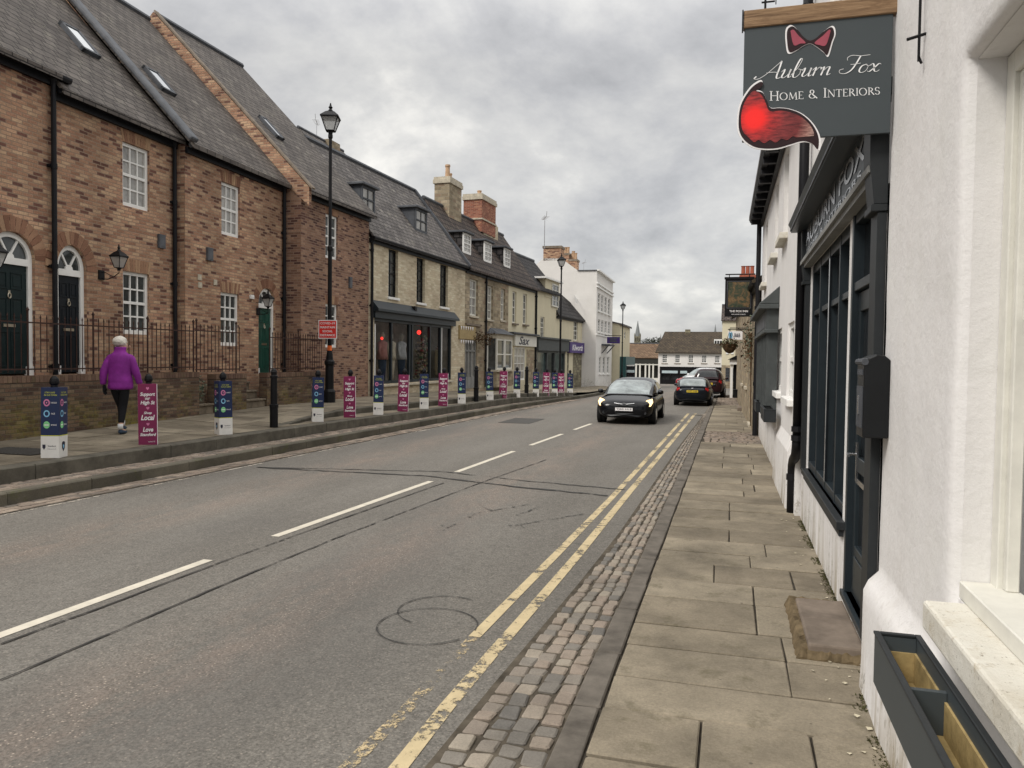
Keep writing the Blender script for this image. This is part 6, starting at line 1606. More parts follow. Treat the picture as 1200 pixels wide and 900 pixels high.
mb = MB(); mb.box(-L+t_, L-t_, y0_+t_, y1-t_, .008, .02); mb.box(-L+t_, L-t_, y0_+t_, y0_+t_+.008, .02, h*.66); mb.box(-L+t_, L-t_, y1-t_-.008, y1-t_, .02, h*.70); mb.box(-L+t_, -L+t_+.008, y0_+t_+.008, y1-t_-.008, .02, h*.70); mb.build('wood_lining', 'raw_wood', o)
mb = MB(); mb.box(-.345, -.325, y0_+t_, y1-t_, .02, h*.86); mb.build('divider', 'sign_slate', o, bevel=.002); mb = MB(); mb.box(.3, .32, y0_+t_, y1-t_, .02, h*.86); mb.build('divider', 'sign_slate', o, bevel=.002)

# --- stone row beyond N
M1 = Fac((.36, 30.0), -1.2, 'R', 0, 'stone_inn', 'narrow stone-fronted inn beyond the white house, behind the hanging inn sign', 'inn')
WM = 10.7
hm = [(1.5, 2.4, 1.0, 2.4), (4.6, 5.6, 1.0, 2.4), (7.6, 8.5, .1, 2.2)]
mb = MB(); wall_holes(mb, 0, WM, -.1, 3.7, hm, 0, .12); mb.face([(0, 0, 0), (0, 5, 0), (0, 5, 3.7), (0, 2.5, 5.0), (0, 0, 3.7)][::-1]); mb.build('wall', 'stone_rubble', M1.root)
for r_ in hm: window(M1, *r_, cols=2, rows=4, y=.05, frame='cream_paint', sill='stone_trim')
gable_roof(M1, -.1, WM-.01, 3.72, 2.5, 5.1, 'stone_tile', y0=-.15); gutter(M1, -.1, WM-.02, 3.68, y=-.12)
M2 = Fac((.20, 42.0), -.8, 'R', 0, 'stone_house', 'small stone house with white porch at the far right end of the pavement', 'house')
mb = MB(); wall_holes(mb, 0, 11.9, -.2, 4.0, [(5, 6, 1, 2.3), (8.5, 9.5, 1, 2.3)], 0, .12); mb.face([(0, 0, 0), (0, 5, 0), (0, 5, 4.0), (0, 0, 4.0)][::-1]); mb.build('wall', 'stone_rubble', M2.root)
for r_ in [(5, 6, 1, 2.3), (8.5, 9.5, 1, 2.3)]: window(M2, *r_, cols=2, rows=4, y=.05, frame='cream_paint')
gable_roof(M2, -.1, 11.9, 4.02, 2.5, 5.6, 'stone_tile', y0=-.25)
# chimney with red pots above the inn
a, zt = M1.px(868.5, 324.5, 1.0); zz = M1.px(868.5, 346, 1.0)[1]
yc = 33.0; pa = vplane(868, 325, (0, yc), (1, 0)); pb = vplane(884, 345, (0, yc), (1, 0))
mb = MB(); x0_, x1_ = pa.x-M2.P.x, pb.x-M2.P.x
o_ = bpy.data.objects.new('c', None)
mb.box(pa.x, pb.x, yc, yc+.9, pb.z-2.0, pa.z); c = mb.build('chimney', 'stone_rubble', None)
mb = MB(); mb.box(pa.x-.05, pb.x+.05, yc-.05, yc+.95, pa.z-.02, pa.z+.09); k1 = mb.build('corbel', 'clay_pot_red', c)
for f_ in (.18, .5, .82):
    q = MB(); q.lathe([(.10, 0), (.085, .1), (.08, .36), (.10, .40)], (pa.x+(pb.x-pa.x)*f_, yc+.3, pa.z+.09), 10); q.build('chimney_pot', 'clay_pot_red', c)
c.parent = M2.root; c.matrix_parent_inverse = (Matrix.Translation(M2.root.location) @ Matrix.Rotation(M2.root.rotation_euler.z, 4, 'Z')).inverted()
# white porch and dark tub, step stone
def pt(x, y, Y): return vplane(x, y, (0, Y), (1, 0))
p0, p1 = pt(856.5, 427, 38), pt(868, 460, 38)
o = empty('white_porch', (p0.x, 38, 0)); tag(o, 'white wooden porch standing out from the far stone house', 'porch'); hh = p0.z; ww = p1.x-p0.x+.1
mb = MB(); mb.box(-.02, .10, 0, .12, 0, hh); mb.box(ww*.55, ww*.55+.1, 0, .12, 0, hh); mb.build('post', 'white_paint', o)
mb = MB(); mb.box(-.06, ww+.2, -.1, 1.3, hh, hh+.22); mb.build('porch_head', 'white_paint', o)
mb = MB(); mb.prism([(-.16, hh+.22), (ww+.3, hh+.22), (ww+.3, hh+.5), (ww*.4, hh+.42)], -.2, 1.4); mb.build('porch_roof', 'black_paint', o)
mb = MB(); mb.box(.12, ww+.1, .5, .56, 0, hh); mb.build('porch_door', 'black_paint', o)
p0, p1 = pt(860, 457.5, 35), pt(870, 466, 35)
mb = MB(); mb.prism([(p0.x, p1.z-.02), (p1.x, p1.z-.02), (p1.x+.02, p0.z), (p0.x-.02, p0.z)], 35, 35.4); mb.box(p0.x-.04, p1.x+.04, 34.97, 35.43, p0.z, p0.z+.04)
o = mb.build('plant_tub', 'black_paint', None); tag(o, 'black square plant tub at the foot of the far wall', 'plant tub')
g0, g1 = gp(866, 478, .0), gp(878, 470, .1)
mb = MB(); yb_ = 28.3; a0 = pt(864, 475, yb_).x; mb.box(a0, .62, yb_, yb_+1.0, 0, .13); mb.box(a0+.15, .62, yb_+.15, yb_+.9, .132, .27); o = mb.build('mounting_step', 'step_stone', None, bevel=.02); tag(o, 'low two-tier stone step jutting from the far stone wall onto the pavement', 'step')

# straggly climber on the inn wall
rr = random.Random(9); mb = MB()
for k in range(420):
    s_ = 9.2+rr.gauss(0, .55); z_ = 2.25+rr.gauss(0, .28); q_ = rr.uniform(.02, .05); p = Vector((s_, -.06-abs(rr.gauss(0, .09)), z_)); mb.face([p+Vector((rr.uniform(-q_, q_), rr.uniform(-q_, q_), rr.uniform(-q_, q_))) for _ in range(4)], 0 if rr.random() < .5 else 1)
for k in range(6): mb.tube([(9.1, -.03, .1), (9.15+rr.uniform(-.1, .1), -.05, 1.2), (8.6+k*.25, -.08, 2.5)], .012, 4)
o = mb.build('wall_climber', ['dead_plant', 'foliage_grey'], None); o.location = M1.world(0, 0, 0); o.rotation_euler = (0, 0, M1.root.rotation_euler.z); tag(o, 'straggly grey-green climber over the inn doorway beyond the black downpipe', 'plant')

# ================================================================== STREET FURNITURE
def on_ray(x, fX, lo=3, hi=80):
    """point where the picture column x crosses the plan curve X=fX(Y)"""
    f = lambda Y: vplane(x, 460, (0, Y), (1, 0)).x-fX(Y)
    for _ in range(50):
        m_ = (lo+hi)/2
        if f(lo)*f(m_) <= 0: hi = m_
        else: lo = m_
    return lo
def bollard_parts(root, full=True):
    mb = MB(); mb.lathe([(.078, 0), (.078, .32), (.085, .33), (.085, .37), (.068, .38), (.062, .92), (.075, .93), (.075, .96), (.055, .97), (.05, 1.0), (.072, 1.02), (.074, 1.05), (.062, 1.09), (.035, 1.12), (.01, 1.13)], (0, 0, 0), 16)
    mb.build('post', 'black_paint', root, smooth=False)
def heart(mb, cx, cz, s, y, xf=None):
    pts = []
    for k in range(20):
        t_ = 2*math.pi*k/20; pts.append((cx+s*.0625*16*math.sin(t_)**3, cz+s*.0625*(13*math.cos(t_)-5*math.cos(2*t_)-2*math.cos(3*t_)-math.cos(4*t_))))
    q = [Vector((a, y, b)) for a, b in pts]; mb.face([xf(v) if xf else v for v in q][::-1])
def ring(mb, cx, cz, r0, r1, y, xf=None, n=20):
    for k in range(n):
        a, b = 2*math.pi*k/n, 2*math.pi*(k+1)/n
        q = [Vector((cx+r*math.cos(c), y, cz+r*math.sin(c))) for r, c in ((r0, a), (r1, a), (r1, b), (r0, b))]; mb.face([xf(v) if xf else v for v in q])
SH = .97
def blue_bollard():
    o = empty('bollard', (0, 0, 0)); bollard_parts(o)
    h = .14; mb = MB(); mb.box(-h, h, -h, h, .30, SH); s = mb.build('sleeve', 'sleeve_navy', o)
    mb = MB(); mb.box(-h-.001, h+.001, -h-.001, h+.001, .0, .30); mb.build('sleeve_base', 'sleeve_white', s)
    mats = {'pink': MB(), 'print_cyan': MB(), 'print_green': MB(), 'print_yellow': MB(), 'print_white': MB(), 'print_black': MB()}
    for k in range(4):
        Rm = Matrix.Rotation(k*math.pi/2, 4, 'Z'); xf = lambda v: Rm @ v
        y = -h-.003
        ring(mats['pink'], -.05, .76, .03, .05, y, xf); ring(mats['print_cyan'], -.05, .61, .03, .048, y, xf); ring(mats['print_green'], -.05, .455, .0, .05, y, xf)
        add_text(mats['print_white'], 'HANDS', .06, .76, .09, .022, y, xf=xf); add_text(mats['print_white'], 'FACE', .05, .61, .06, .022, y, xf=xf); add_text(mats['print_white'], 'SPACE', .06, .455, .09, .022, y, xf=xf)
        ring(mats['pink'], -.05, .76, .0, .012, y-.001, xf, 8)
        mats['print_white'].face([xf(Vector(q)) for q in ((-.085, y-.001, .448), (-.015, y-.001, .448), (-.015, y-.001, .46), (-.085, y-.001, .46))])
        add_text(mats['print_yellow'], 'STAY SAFE', .0, .90, .16, .022, y, xf=xf, shear=.2); add_text(mats['print_yellow'], 'IN OUR TOWN', .01, .865, .2, .022, y, xf=xf, shear=.2)
        mats['print_yellow'].face([xf(Vector(q)) for q in ((-h, y, .302), (h, y, .302), (h, y, .312), (-h, y, .312))])
        if k % 2 == 0:
            mats['print_black'].face([xf(Vector((-.09+a*.024, y-.001, .15+b*.035))) for a, b in ((-1, 1), (-1, -.2), (0, -1), (1, -.2), (1, 1))][::-1])
            add_text(mats['print_black'], 'Stamford', .03, .165, .12, .02, y-.001, xf=xf, bold=.01); add_text(mats['print_black'], 'Town Council', .03, .125, .13, .012, y-.001, xf=xf)
        else:
            mats['print_black'].face([xf(Vector((0+a*.05, y-.001, .15+b*.07))) for a, b in ((-1, .8), (-.9, -.3), (0, -1), (.9, -.3), (1, .8), (.4, 1), (-.4, 1))][::-1])
            mats['print_cyan'].face([xf(Vector((.0+a*.022, y-.002, .15+b*.03))) for a, b in ((-1, .8), (-.9, -.3), (0, -1), (.9, -.3), (1, .8))][::-1])
    for nm, b in mats.items(): b.build('print', nm, s)
    return o
def magenta_bollard():
    o = empty('bollard', (0, 0, 0)); bollard_parts(o)
    W = .17; mb = MB(); r_ = W/math.sqrt(3)
    tri = [(-W, -r_), (W, -r_), (0, 2*r_)]; mb.prism(tri, .0, SH, axis='z'); s = mb.build('sleeve', 'sleeve_magenta', o)
    p1, p2, ed = MB(), MB(), MB()
    for k in range(3):
        Rm = Matrix.Rotation(k*2*math.pi/3, 4, 'Z'); xf = lambda v: Rm @ v; y = -r_-.003
        for z in (.90, .585, .33): heart(p1, 0, z, .028, y, xf)
        for tx, z, w_, h in (('Support', .80, .26, .075), ('our', .735, .09, .035), ('High St', .665, .25, .075), ('Shop', .505, .14, .05), ('Local', .435, .24, .085), ('Love', .245, .18, .075), ('Stamford', .165, .28, .05)): add_text(p2, tx, 0, z, w_, h, y, xf=xf, shear=.25, bold=.03)
        add_text(p2, 'Stamford TC', .06, .05, .12, .02, y, xf=xf)
        ed.face([xf(Vector(q)) for q in ((W-.012, y, 0), (W-.002, y, 0), (W-.002, y, SH), (W-.012, y, SH))])
    p1.build('print_heart', 'pink', s); p2.build('lettering', 'print_white', s); ed.build('sleeve_edge', 'print_white', s)
    return o
def bare_bollard():
    o = empty('bollard', (0, 0, 0)); mb = MB(); mb.lathe([(.10, 0), (.10, .42), (.11, .43), (.11, .49), (.085, .50), (.08, 1.05), (.095, 1.06), (.095, 1.10), (.07, 1.12), (.07, 1.16), (.085, 1.18), (.06, 1.23), (.01, 1.26)], (0, 0, 0), 16); mb.build('post', 'black_paint', o); return o
ob_ = {'B': None, 'M': None, 'P': None}
spots = [(63, 'B', 'nearest navy bollard sleeve with white base, at the left edge, seen corner-on'), (175, 'M', 'nearest magenta bollard sleeve, beside the walker in purple'), (262, 'B', 'second navy bollard sleeve, in front of the bush and steps'),
 (321, 'P', 'bare black bollard without a sleeve, below the green door'), (372, 'B', 'navy bollard sleeve just left of the nearest lamp post'), (411, 'M', 'magenta bollard sleeve just right of the nearest lamp post'),
 (443.5, 'B', 'navy bollard sleeve in front of the pink-coated mannequin'), (473, 'M', 'magenta bollard sleeve in front of the white-topped mannequin'), (497, 'B', 'navy bollard sleeve before the middle pane with the red light'),
 (520, 'M', 'magenta bollard sleeve before the right end of the clothes-shop window'), (541, 'B', 'navy bollard sleeve before the grey shop entrance'), (558, 'P', 'bare black bollard right of the grey shop entrance'),
 (574, 'B', 'navy bollard sleeve before the left half of the bay window'), (590, 'M', 'magenta bollard sleeve before the right side of the bay window'), (605.5, 'B', 'navy bollard sleeve under the narrow cream shop window'),
 (617, 'P', 'bare black bollard right of the narrow cream shop window'), (628, 'B', 'navy bollard sleeve by the downpipe at the end of the narrow cream shop'), (640, 'M', 'magenta bollard sleeve before the glass of the grey-fascia shop'),
 (650, 'B', 'small navy bollard sleeve just left of the second lamp post'), (658, 'M', 'small magenta bollard sleeve at the foot of the second lamp post'), (668, 'B', 'farthest navy bollard sleeve, before the purple shop sign')]
mk = {'B': blue_bollard, 'M': magenta_bollard, 'P': bare_bollard}
gname = {'B': 'bollards in navy and white sleeves', 'M': 'bollards in magenta sleeves', 'P': 'bare black bollards'}
for x, k, lb in spots:
    if ob_[k] is None: o = mk[k](); ob_[k] = o
    else: o = copy_tree(ob_[k])
    Y = on_ray(x, lambda Y: l2(Y)-(.36 if Y < 17 else .22 if Y > 25 else .26))
    P = vplane(x, 460, (0, Y), (1, 0)); zb = lerp(TH2, Y)+.002
    o.location = (P.x, P.y, zb); face = math.atan2(P.x, P.y)          # turn its front towards the viewer's side of the street
    o.rotation_euler = (0, 0, -face+(R(-26) if x == 63 else R(-12) if k == 'M' else R(20) if x == 262 else R(6)*math.sin(x)))
    o.scale = (.85, .85, 1) if k != 'P' else (.8, .8, .94)
    if k != 'P': o.rotation_euler[0] = R(rnd.uniform(-1.3, 1.3)); o.rotation_euler[1] = R(rnd.uniform(-1.6, 1.6))
    tag(o, lb, 'bollard', gname[k])

def lamp_post(x, ytop, P, label, lit=False):
    o = empty('lamp_post', P); tag(o, label, 'lamp post', 'black lantern lamp posts')
    d = (Vector(P)-CAM).dot(fw); top = vplane(x, ytop, (P[0], P[1]), (1, 0)); H = top.z-P[2]; k = H/354
    mb = MB(); mb.lathe([(7.2*k, 0), (7.2*k, 13*k), (6*k, 15*k), (5.2*k, 16*k), (5*k, 44*k), (6.2*k, 46*k), (6.2*k, 49*k), (4.5*k, 51*k), (3.6*k, 58*k), (3.0*k, 62*k)], (0, 0, 0), 12); mb.build('pedestal', 'black_paint', o)
    mb = MB(); mb.lathe([(2.6*k, 60*k), (2.5*k, 180*k), (3.2*k, 181*k), (3.2*k, 185*k), (2.1*k, 187*k), (1.9*k, 312*k), (2.8*k, 314*k), (2.8*k, 317*k), (2*k, 318*k)], (0, 0, 0), 12); mb.build('pole', 'black_paint', o)
    f, g = MB(), MB(); lantern_head(f, g, (0, 0, 0), k*48); q = f.build('lantern_frame', 'black_paint', o); q.location = (0, 0, 320*k); q.scale = (1, 1, .83)
    q.rotation_euler = (0, 0, R(20))
    g.build('lantern_pane', 'lantern_glass', q)
    return o, k
Yl_ = gp(386, 473, .45)
lp1, k1 = lamp_post(388, 121, (Yl_.x, Yl_.y, walk_z(Yl_.x, Yl_.y)), 'tall black lamp post with glazed lantern carrying the red sign, nearest of three')
P = vplane(656, 450, (0, 34.5), (1, 0)); lamp_post(656, 297, (P.x, 34.5, walk_z(P.x, 34.5)), 'second black lamp post, in front of the cream shop with purple sign')
P = vplane(728.5, 450, (0, 60), (1, 0)); lamp_post(728.5, 353, (P.x, 60, gz(60)+.0), 'third and farthest lamp post, above the oncoming black car')
# red sign on the first lamp post
fa = -math.atan2(Yl_.x, Yl_.y)
Yb = Yl_.y-.2
a, b = vplane(373.5, 375, (0, Yb), (1, 0)), vplane(395, 397, (0, Yb), (1, 0))
o = empty('red_notice', (Yl_.x, Yb, b.z)); tag(o, 'square red notice with white lettering strapped to the nearest lamp post', 'sign')
W = b.x-a.x; Hh = a.z-b.z; cx = (a.x+b.x)/2-Yl_.x
mb = MB(); mb.box(cx-W/2, cx+W/2, -.012, .0, 0, Hh); mb.build('board', 'print_white', o)
mb = MB(); mb.box(cx-W/2+.025, cx+W/2-.025, -.016, -.013, .025, Hh-.025); mb.build('red_panel', 'sign_red', o)
mb = MB()
for i, tx in enumerate(('COVID-19', 'MAINTAIN', 'SOCIAL', 'DISTANCE')): add_text(mb, tx, cx, Hh*(.82-.21*i), W*(.8 if i != 2 else .55), Hh*.12, -.019, bold=.02)
mb.build('lettering', 'print_white', o)
mb = MB(); mb.tube([(0, .0, Hh*.3), (0, .2, Hh*.3)], .03, 6); mb.build('clamp', 'steel', o)
mb = MB(); z0_ = vplane(388, 415, (0, Yl_.y), (1, 0)).z-Yl_.z; z1_ = vplane(388, 404, (0, Yl_.y), (1, 0)).z-Yl_.z
mb.lathe([(2.7*k1, z0_+.04), (2.7*k1, z1_-.06)], (0, 0, 0), 10); mb.build('orange_band', 'sign_orange', lp1)

# ---------------------------------------------------------------- shop sign over the footway
YS = 4.5
def SP(x, y, d=0.0): v = vplane(x, y, (0, YS), (1, 0)); return v
org = SP(873, 100); So = empty('shop_sign', (org.x, YS, org.z)); tag(So, 'slate grey hanging shop sign with fox ears, script lettering and red tail', 'shop sign')
def SL(x, y, d=0.0):
    v = SP(x, y); return Vector((v.x-org.x, -d, v.z-org.z))
def ZL(x, y, d=0.0): return SL(840+x/4.5, y/4.5, d)
tl, tr_, br_, bl_ = SL(872.5, 33), SL(1047, 16), SL(1044, 158), SL(872.5, 166)
mb = MB(); mb.box(tl.x, tr_.x, 0, .022, bl_.z, tl.z); mb.build('board', 'sign_slate', So, bevel=.002)
t2, t3 = SL(872, 13), SL(1052, -4)
mb = MB(); mb.box(tl.x-.006, SL(1060, 10).x, -.012, .045, tl.z-.003, SL(960, 4).z+.0); mb.build('beam', 'oak', So, bevel=.004)
mb = MB(); mb.box(tl.x-.014, tl.x-.0065, -.016, .05, tl.z-.006, SL(960, 4).z+.003); p = SL(897, 5); mb.tube([(p.x, .015, p.z-.05), (p.x, .015, p.z+.03)], .006, 6); mb.tube([(p.x-.02, .015, p.z+.018), (p.x+.05, .015, p.z+.018)], .005, 6); mb.tube([(p.x+.055, .015, p.z+.0), (p.x+.055, .015, p.z+.6)], .003, 5); mb.build('fixings', 'black_paint', So)
def catmull(pts, n=7):
    P = [pts[0]]+list(pts)+[pts[-1]]; out = []
    for i in range(1, len(P)-2):
        for k in range(n):
            t_ = k/n; a, b, c, d = P[i-1], P[i], P[i+1], P[i+2]
            out.append(tuple(.5*((2*b[j])+(-a[j]+c[j])*t_+(2*a[j]-5*b[j]+4*c[j]-d[j])*t_*t_+(-a[j]+3*b[j]-3*c[j]+d[j])*t_**3) for j in range(2)))
    out.append(tuple(P[-2])); return out
def poly_z(mb, pts, d, m=0):
    """flat filled outline given in the enlarged sign's coordinates"""
    mb.face([ZL(x, y, d) for x, y in pts], m)
def stroke(mb, pts, wf, d):
    L, Rr = [], []
    for i, p in enumerate(pts):
        a, b = pts[max(i-1, 0)], pts[min(i+1, len(pts)-1)]; dx_, dy_ = b[0]-a[0], b[1]-a[1]; l_ = math.hypot(dx_, dy_) or 1
        w_ = wf(dx_/l_, dy_/l_); n = (-dy_/l_*w_/2, dx_/l_*w_/2); L.append((p[0]+n[0], p[1]+n[1])); Rr.append((p[0]-n[0], p[1]-n[1]))
    for i in range(len(pts)-1): poly_z(mb, (L[i], Rr[i], Rr[i+1], L[i+1]), d)
GL = {'A': (.74, [[(-.28, .14), (-.33, .02), (-.17, 0), (.05, .2), (.3, .6), (.52, 1.0)], [(.52, 1.0), (.55, .6), (.56, .2), (.62, .03), (.75, .1)], [(.08, .33), (.35, .38), (.58, .36)]]),
 'u': (.46, [[(-.02, .32), (.07, .48), (.09, .3), (.07, .08), (.15, .0), (.28, .15), (.34, .45)], [(.34, .48), (.33, .2), (.36, .02), (.46, .1)]]),
 'b': (.40, [[(-.02, .1), (.14, .5), (.2, .95), (.13, 1.02), (.08, .8), (.06, .3), (.1, .03), (.22, 0), (.33, .2), (.28, .42), (.2, .44), (.42, .40)]]),
 'r': (.34, [[(-.02, .3), (.08, .48), (.09, .2), (.08, 0)], [(.09, .2), (.2, .45), (.3, .46), (.31, .38)]]),
 'n': (.46, [[(-.02, .3), (.08, .48), (.09, .2), (.08, 0)], [(.09, .2), (.22, .45), (.32, .45), (.32, .2), (.34, .02), (.46, .1)]]),
 'F': (.66, [[(.0, .72), (-.04, .88), (.12, 1.0), (.5, .98), (.86, 1.04)], [(.48, .99), (.42, .55), (.32, .18), (.12, 0), (-.1, .03), (-.16, .18), (-.02, .26)], [(.2, .5), (.4, .52), (.6, .58)]]),
 'o': (.42, [[(.22, .46), (.06, .35), (.03, .1), (.15, 0), (.3, .1), (.33, .35), (.22, .46), (.32, .38), (.45, .42)]]),
 'x': (.5, [[(-.02, .36), (.08, .46), (.18, .3), (.25, .08), (.36, .02), (.46, .12)], [(.44, .42), (.34, .46), (.2, .22), (.06, .02), (-.04, .06)]])}
mb = MB(); em = 100.0
def write_script(word, x0, y0, em, slope, xk=1.30):
    x = x0
    for ch in word:
        adv, strokes = GL[ch]
        for st in strokes:
            pts = catmull([(x+(a*xk+.42*b)*em, y0-(x-x0)*slope-b*em) for a, b in st])
            stroke(mb, pts, lambda dx_, dy_: em*(.022+.068*max(0, dy_)**1.3 if dy_ > 0 else .024), .0035)
        x += adv*em*xk
    return x
write_script('Auburn', 238, 418, 96, .066); write_script('Fox', 660, 389, 96, .066)
mb.build('script_lettering', 'sign_text', So)
# small-capital line
SERIF = {'H': (.80, [(0.12, 0, .12, 1, 1), (.66, 0, .66, 1, 1), (.12, .52, .66, .52, 0), (0, 0, .24, 0, 0), (0, 1, .24, 1, 0), (.54, 0, .78, 0, 0), (.54, 1, .78, 1, 0)]),
 'M': (.98, [(0.1, 0, .16, 1, 0), (.16, 1, .46, .05, 1), (.46, .05, .78, 1, 0), (.78, 1, .84, 0, 1), (0, 0, .22, 0, 0), (.72, 0, .96, 0, 0)]),
 'E': (.62, [(.12, 0, .12, 1, 1), (.02, 0, .54, 0, 0), (.02, 1, .5, 1, 0), (.12, .52, .42, .52, 0), (.54, 0, .56, .16, 0), (.5, 1, .52, .85, 0)]),
 'I': (.34, [(.15, 0, .15, 1, 1), (.03, 0, .27, 0, 0), (.03, 1, .27, 1, 0)]),
 'N': (.86, [(.12, 0, .12, 1, 0), (.12, 1, .72, .02, 1), (.72, .02, .72, 1, 0), (0, 0, .24, 0, 0), (0, 1, .14, 1, 0), (.6, 1, .84, 1, 0)]),
 'T': (.68, [(.32, 0, .32, 1, 1), (.02, 1, .62, 1, 0), (.2, 0, .44, 0, 0), (.02, 1, .02, .84, 0), (.62, 1, .62, .84, 0)]),
 'R': (.70, [(.12, 0, .12, 1, 1), (0, 0, .24, 0, 0), (0, 1, .14, 1, 0), (.3, .5, .66, .0, 1), ('c', .12, .75, .36, .25, -90, 90)]),
 'O': (.90, [('c', .42, .5, .38, .5, 0, 360)]),
 'S': (.56, [('c', .27, .74, .21, .25, 20, 270), ('c', .27, .26, .22, .26, -160, 90)]),
 '&': (.88, [('c', .30, .77, .17, .22, 0, 360), ('c', .32, .27, .27, .27, 100, 340), (.20, .62, .78, .0, 1)]), ' ': (.45, [])}
mb = MB()
def write_serif(word, x0, y0, hs, slope, xs=1.0):
    x = x0
    for ch, h in zip(word, hs):
        adv, bars = SERIF[ch]
        for b in bars:
            if b[0] == 'c':
                _, cx_, cy_, rx, ry, a0, a1 = b
                pts = [(x+(cx_+rx*math.cos(R(a0+(a1-a0)*k/16)))*h*xs, y0-(x-x0)*slope-(cy_+ry*math.sin(R(a0+(a1-a0)*k/16)))*h) for k in range(17)]
                stroke(mb, pts, lambda dx_, dy_: h*(.035+.10*abs(dy_)), .0035)
            else:
                pts = [(x+b[0]*h*xs, y0-(x-x0)*slope-b[1]*h), (x+b[2]*h*xs, y0-(x-x0)*slope-b[3]*h)]
                stroke(mb, pts, (lambda w_: (lambda a_, c_: w_))(h*(.13 if b[4] else .055)), .0035)
        x += adv*h*xs*1.06
    return x
xe = write_serif('HOME & INTERIORS', 279, 531, [48, 38, 38, 38, 38, 44, 38, 48]+[38]*8, .058, 1.29)
print('serif end', xe)
mb.build('capital_lettering', 'sign_text', So)
# fox ears
mb = MB()
earo = [(372, 148), (395, 136), (425, 158), (455, 195), (487, 216), (520, 205), (560, 170), (600, 142), (618, 150), (622, 185), (608, 225), (585, 296), (560, 275), (520, 245), (490, 232), (455, 245), (420, 268), (378, 280), (366, 220), (365, 170)]
poly = catmull(earo+[earo[0]], 4)
poly_z(mb, [((x-493)*1.03+493, (y-212)*1.05+212) for x, y in poly], .0032); mb.build('ears_outline', 'print_white', So)
mb = MB(); poly_z(mb, [((x-493)*.965+493, (y-212)*.94+212) for x, y in poly], .0055); mb.build('ears', 'fox_dark', So)
mb = MB()
for q in ([(388, 165), (405, 160), (430, 190), (468, 228), (440, 232), (405, 240)], [(600, 165), (590, 160), (560, 190), (515, 228), (540, 240), (575, 240)]): poly_z(mb, catmull(q+[q[0]], 4), .0075)
mb.build('ears_inner', 'pink_dark', So) if 'pink_dark' in M else None
# tail
tail = [(150, 505), (185, 460), (228, 432), (243, 442), (228, 465), (205, 480), (240, 490), (262, 530), (283, 572), (330, 572), (380, 578), (440, 600), (490, 640), (525, 690), (540, 740), (534, 792), (505, 762), (455, 748), (390, 765), (320, 785), (250, 788), (190, 776), (140, 740), (115, 690), (113, 620), (125, 555)]
tp = catmull(tail+[tail[0]], 4); cx_, cy_ = 300, 640
def tailpart(sc_, d0, d1, mat, name, pts=tp, off=(0, 0)):
    mb = MB(); q = [((x-cx_)*sc_+cx_+off[0], (y-cy_)*sc_+cy_+off[1]) for x, y in pts]; n = len(q)
    mb.face([ZL(x, y, d1) for x, y in q])
    for i in range(n): a, b = q[i], q[(i+1) % n]; mb.face([ZL(*a, d0), ZL(*b, d0), ZL(*b, d1), ZL(*a, d1)])
    return mb.build(name, mat, So)
tailpart(1.03, .003, .010, 'print_white', 'tail_outline'); tailpart(.985, .009, .012, 'fox_dark', 'tail_edge')
inner = [(160, 520), (190, 485), (220, 492), (245, 520), (262, 560), (280, 590), (340, 588), (400, 600), (450, 625), (495, 670), (512, 715), (490, 722), (455, 725), (420, 728), (400, 722), (370, 742), (340, 735), (310, 755), (280, 742), (250, 758), (220, 742), (195, 752), (165, 725), (140, 700), (128, 655), (130, 600), (142, 555)]
ip = catmull(inner+[inner[0]], 4)
f_ = tailpart(1.0, .011, .014, 'fox_fur', 'tail_fur', ip)
tip = [(395, 700), (430, 660), (455, 650), (480, 665), (505, 700), (512, 722), (480, 722), (450, 726), (420, 728)]
# iron stay on the cottage wall
mb = MB(); a, b = vplane(1075, 72, (.77, 0), (0, 1)), vplane(1077, 0, (.77, 0), (0, 1))
mb.tube([(0, 0, 0), (0, 0, 1.2)], .006, 6); mb.tube([(.03, 0, .12), (-.05, 0, .10)], .007, 6); mb.tube([(0, 0, .02), (.012, 0, -.01)], .006, 6)
o = mb.build('iron_rod', 'black_paint', None); o.location = (.775, a.y, a.z); tag(o, 'thin black iron rod with a hook on the white wall right of the fox sign', 'rod')

# ---------------------------------------------------------------- inn sign, banner, hanging basket
YP = 21.0
a, b = vplane(850, 327, (0, YP), (1, 0)), vplane(882, 371, (0, YP), (1, 0))
o = empty('inn_sign', (a.x, YP, b.z)); tag(o, 'framed black inn sign with a dark painting and lettering, hanging out over the pavement', 'inn sign')
W, Hh = b.x-a.x, a.z-b.z
mb = MB(); mb.box(0, W, 0, .05, 0, Hh); mb.box(-.02, W+.02, -.02, .07, Hh-.005, Hh+.05); mb.build('board', 'black_paint', o)
mb = MB(); f = .05
mb.box(f, W-f, -.008, -.001, Hh*.22, Hh*.235); mb.box(f, W-f, -.008, -.001, Hh-.07, Hh-.058); mb.box(f, f+.012, -.008, -.001, Hh*.235, Hh-.07); mb.box(W-f-.012, W-f, -.008, -.001, Hh*.235, Hh-.07); mb.build('moulding', 'lead', o)
t = NT('inn_painting', .6); c_ = t.ramp(t.noise(t.obj((1, 1, 1)), 6, 5, .7, .5), [(.3, (.02, .03, .02)), (.46, (.05, .06, .035)), (.56, (.14, .09, .045)), (.62, (.20, .13, .06)), (.68, (.07, .065, .05)), (.78, (.03, .04, .03))]); t.color(c_)
mb = MB(); mb.box(f+.03, W-f-.03, -.006, -.002, Hh*.25, Hh-.085); mb.build('painting', 'inn_painting', o)
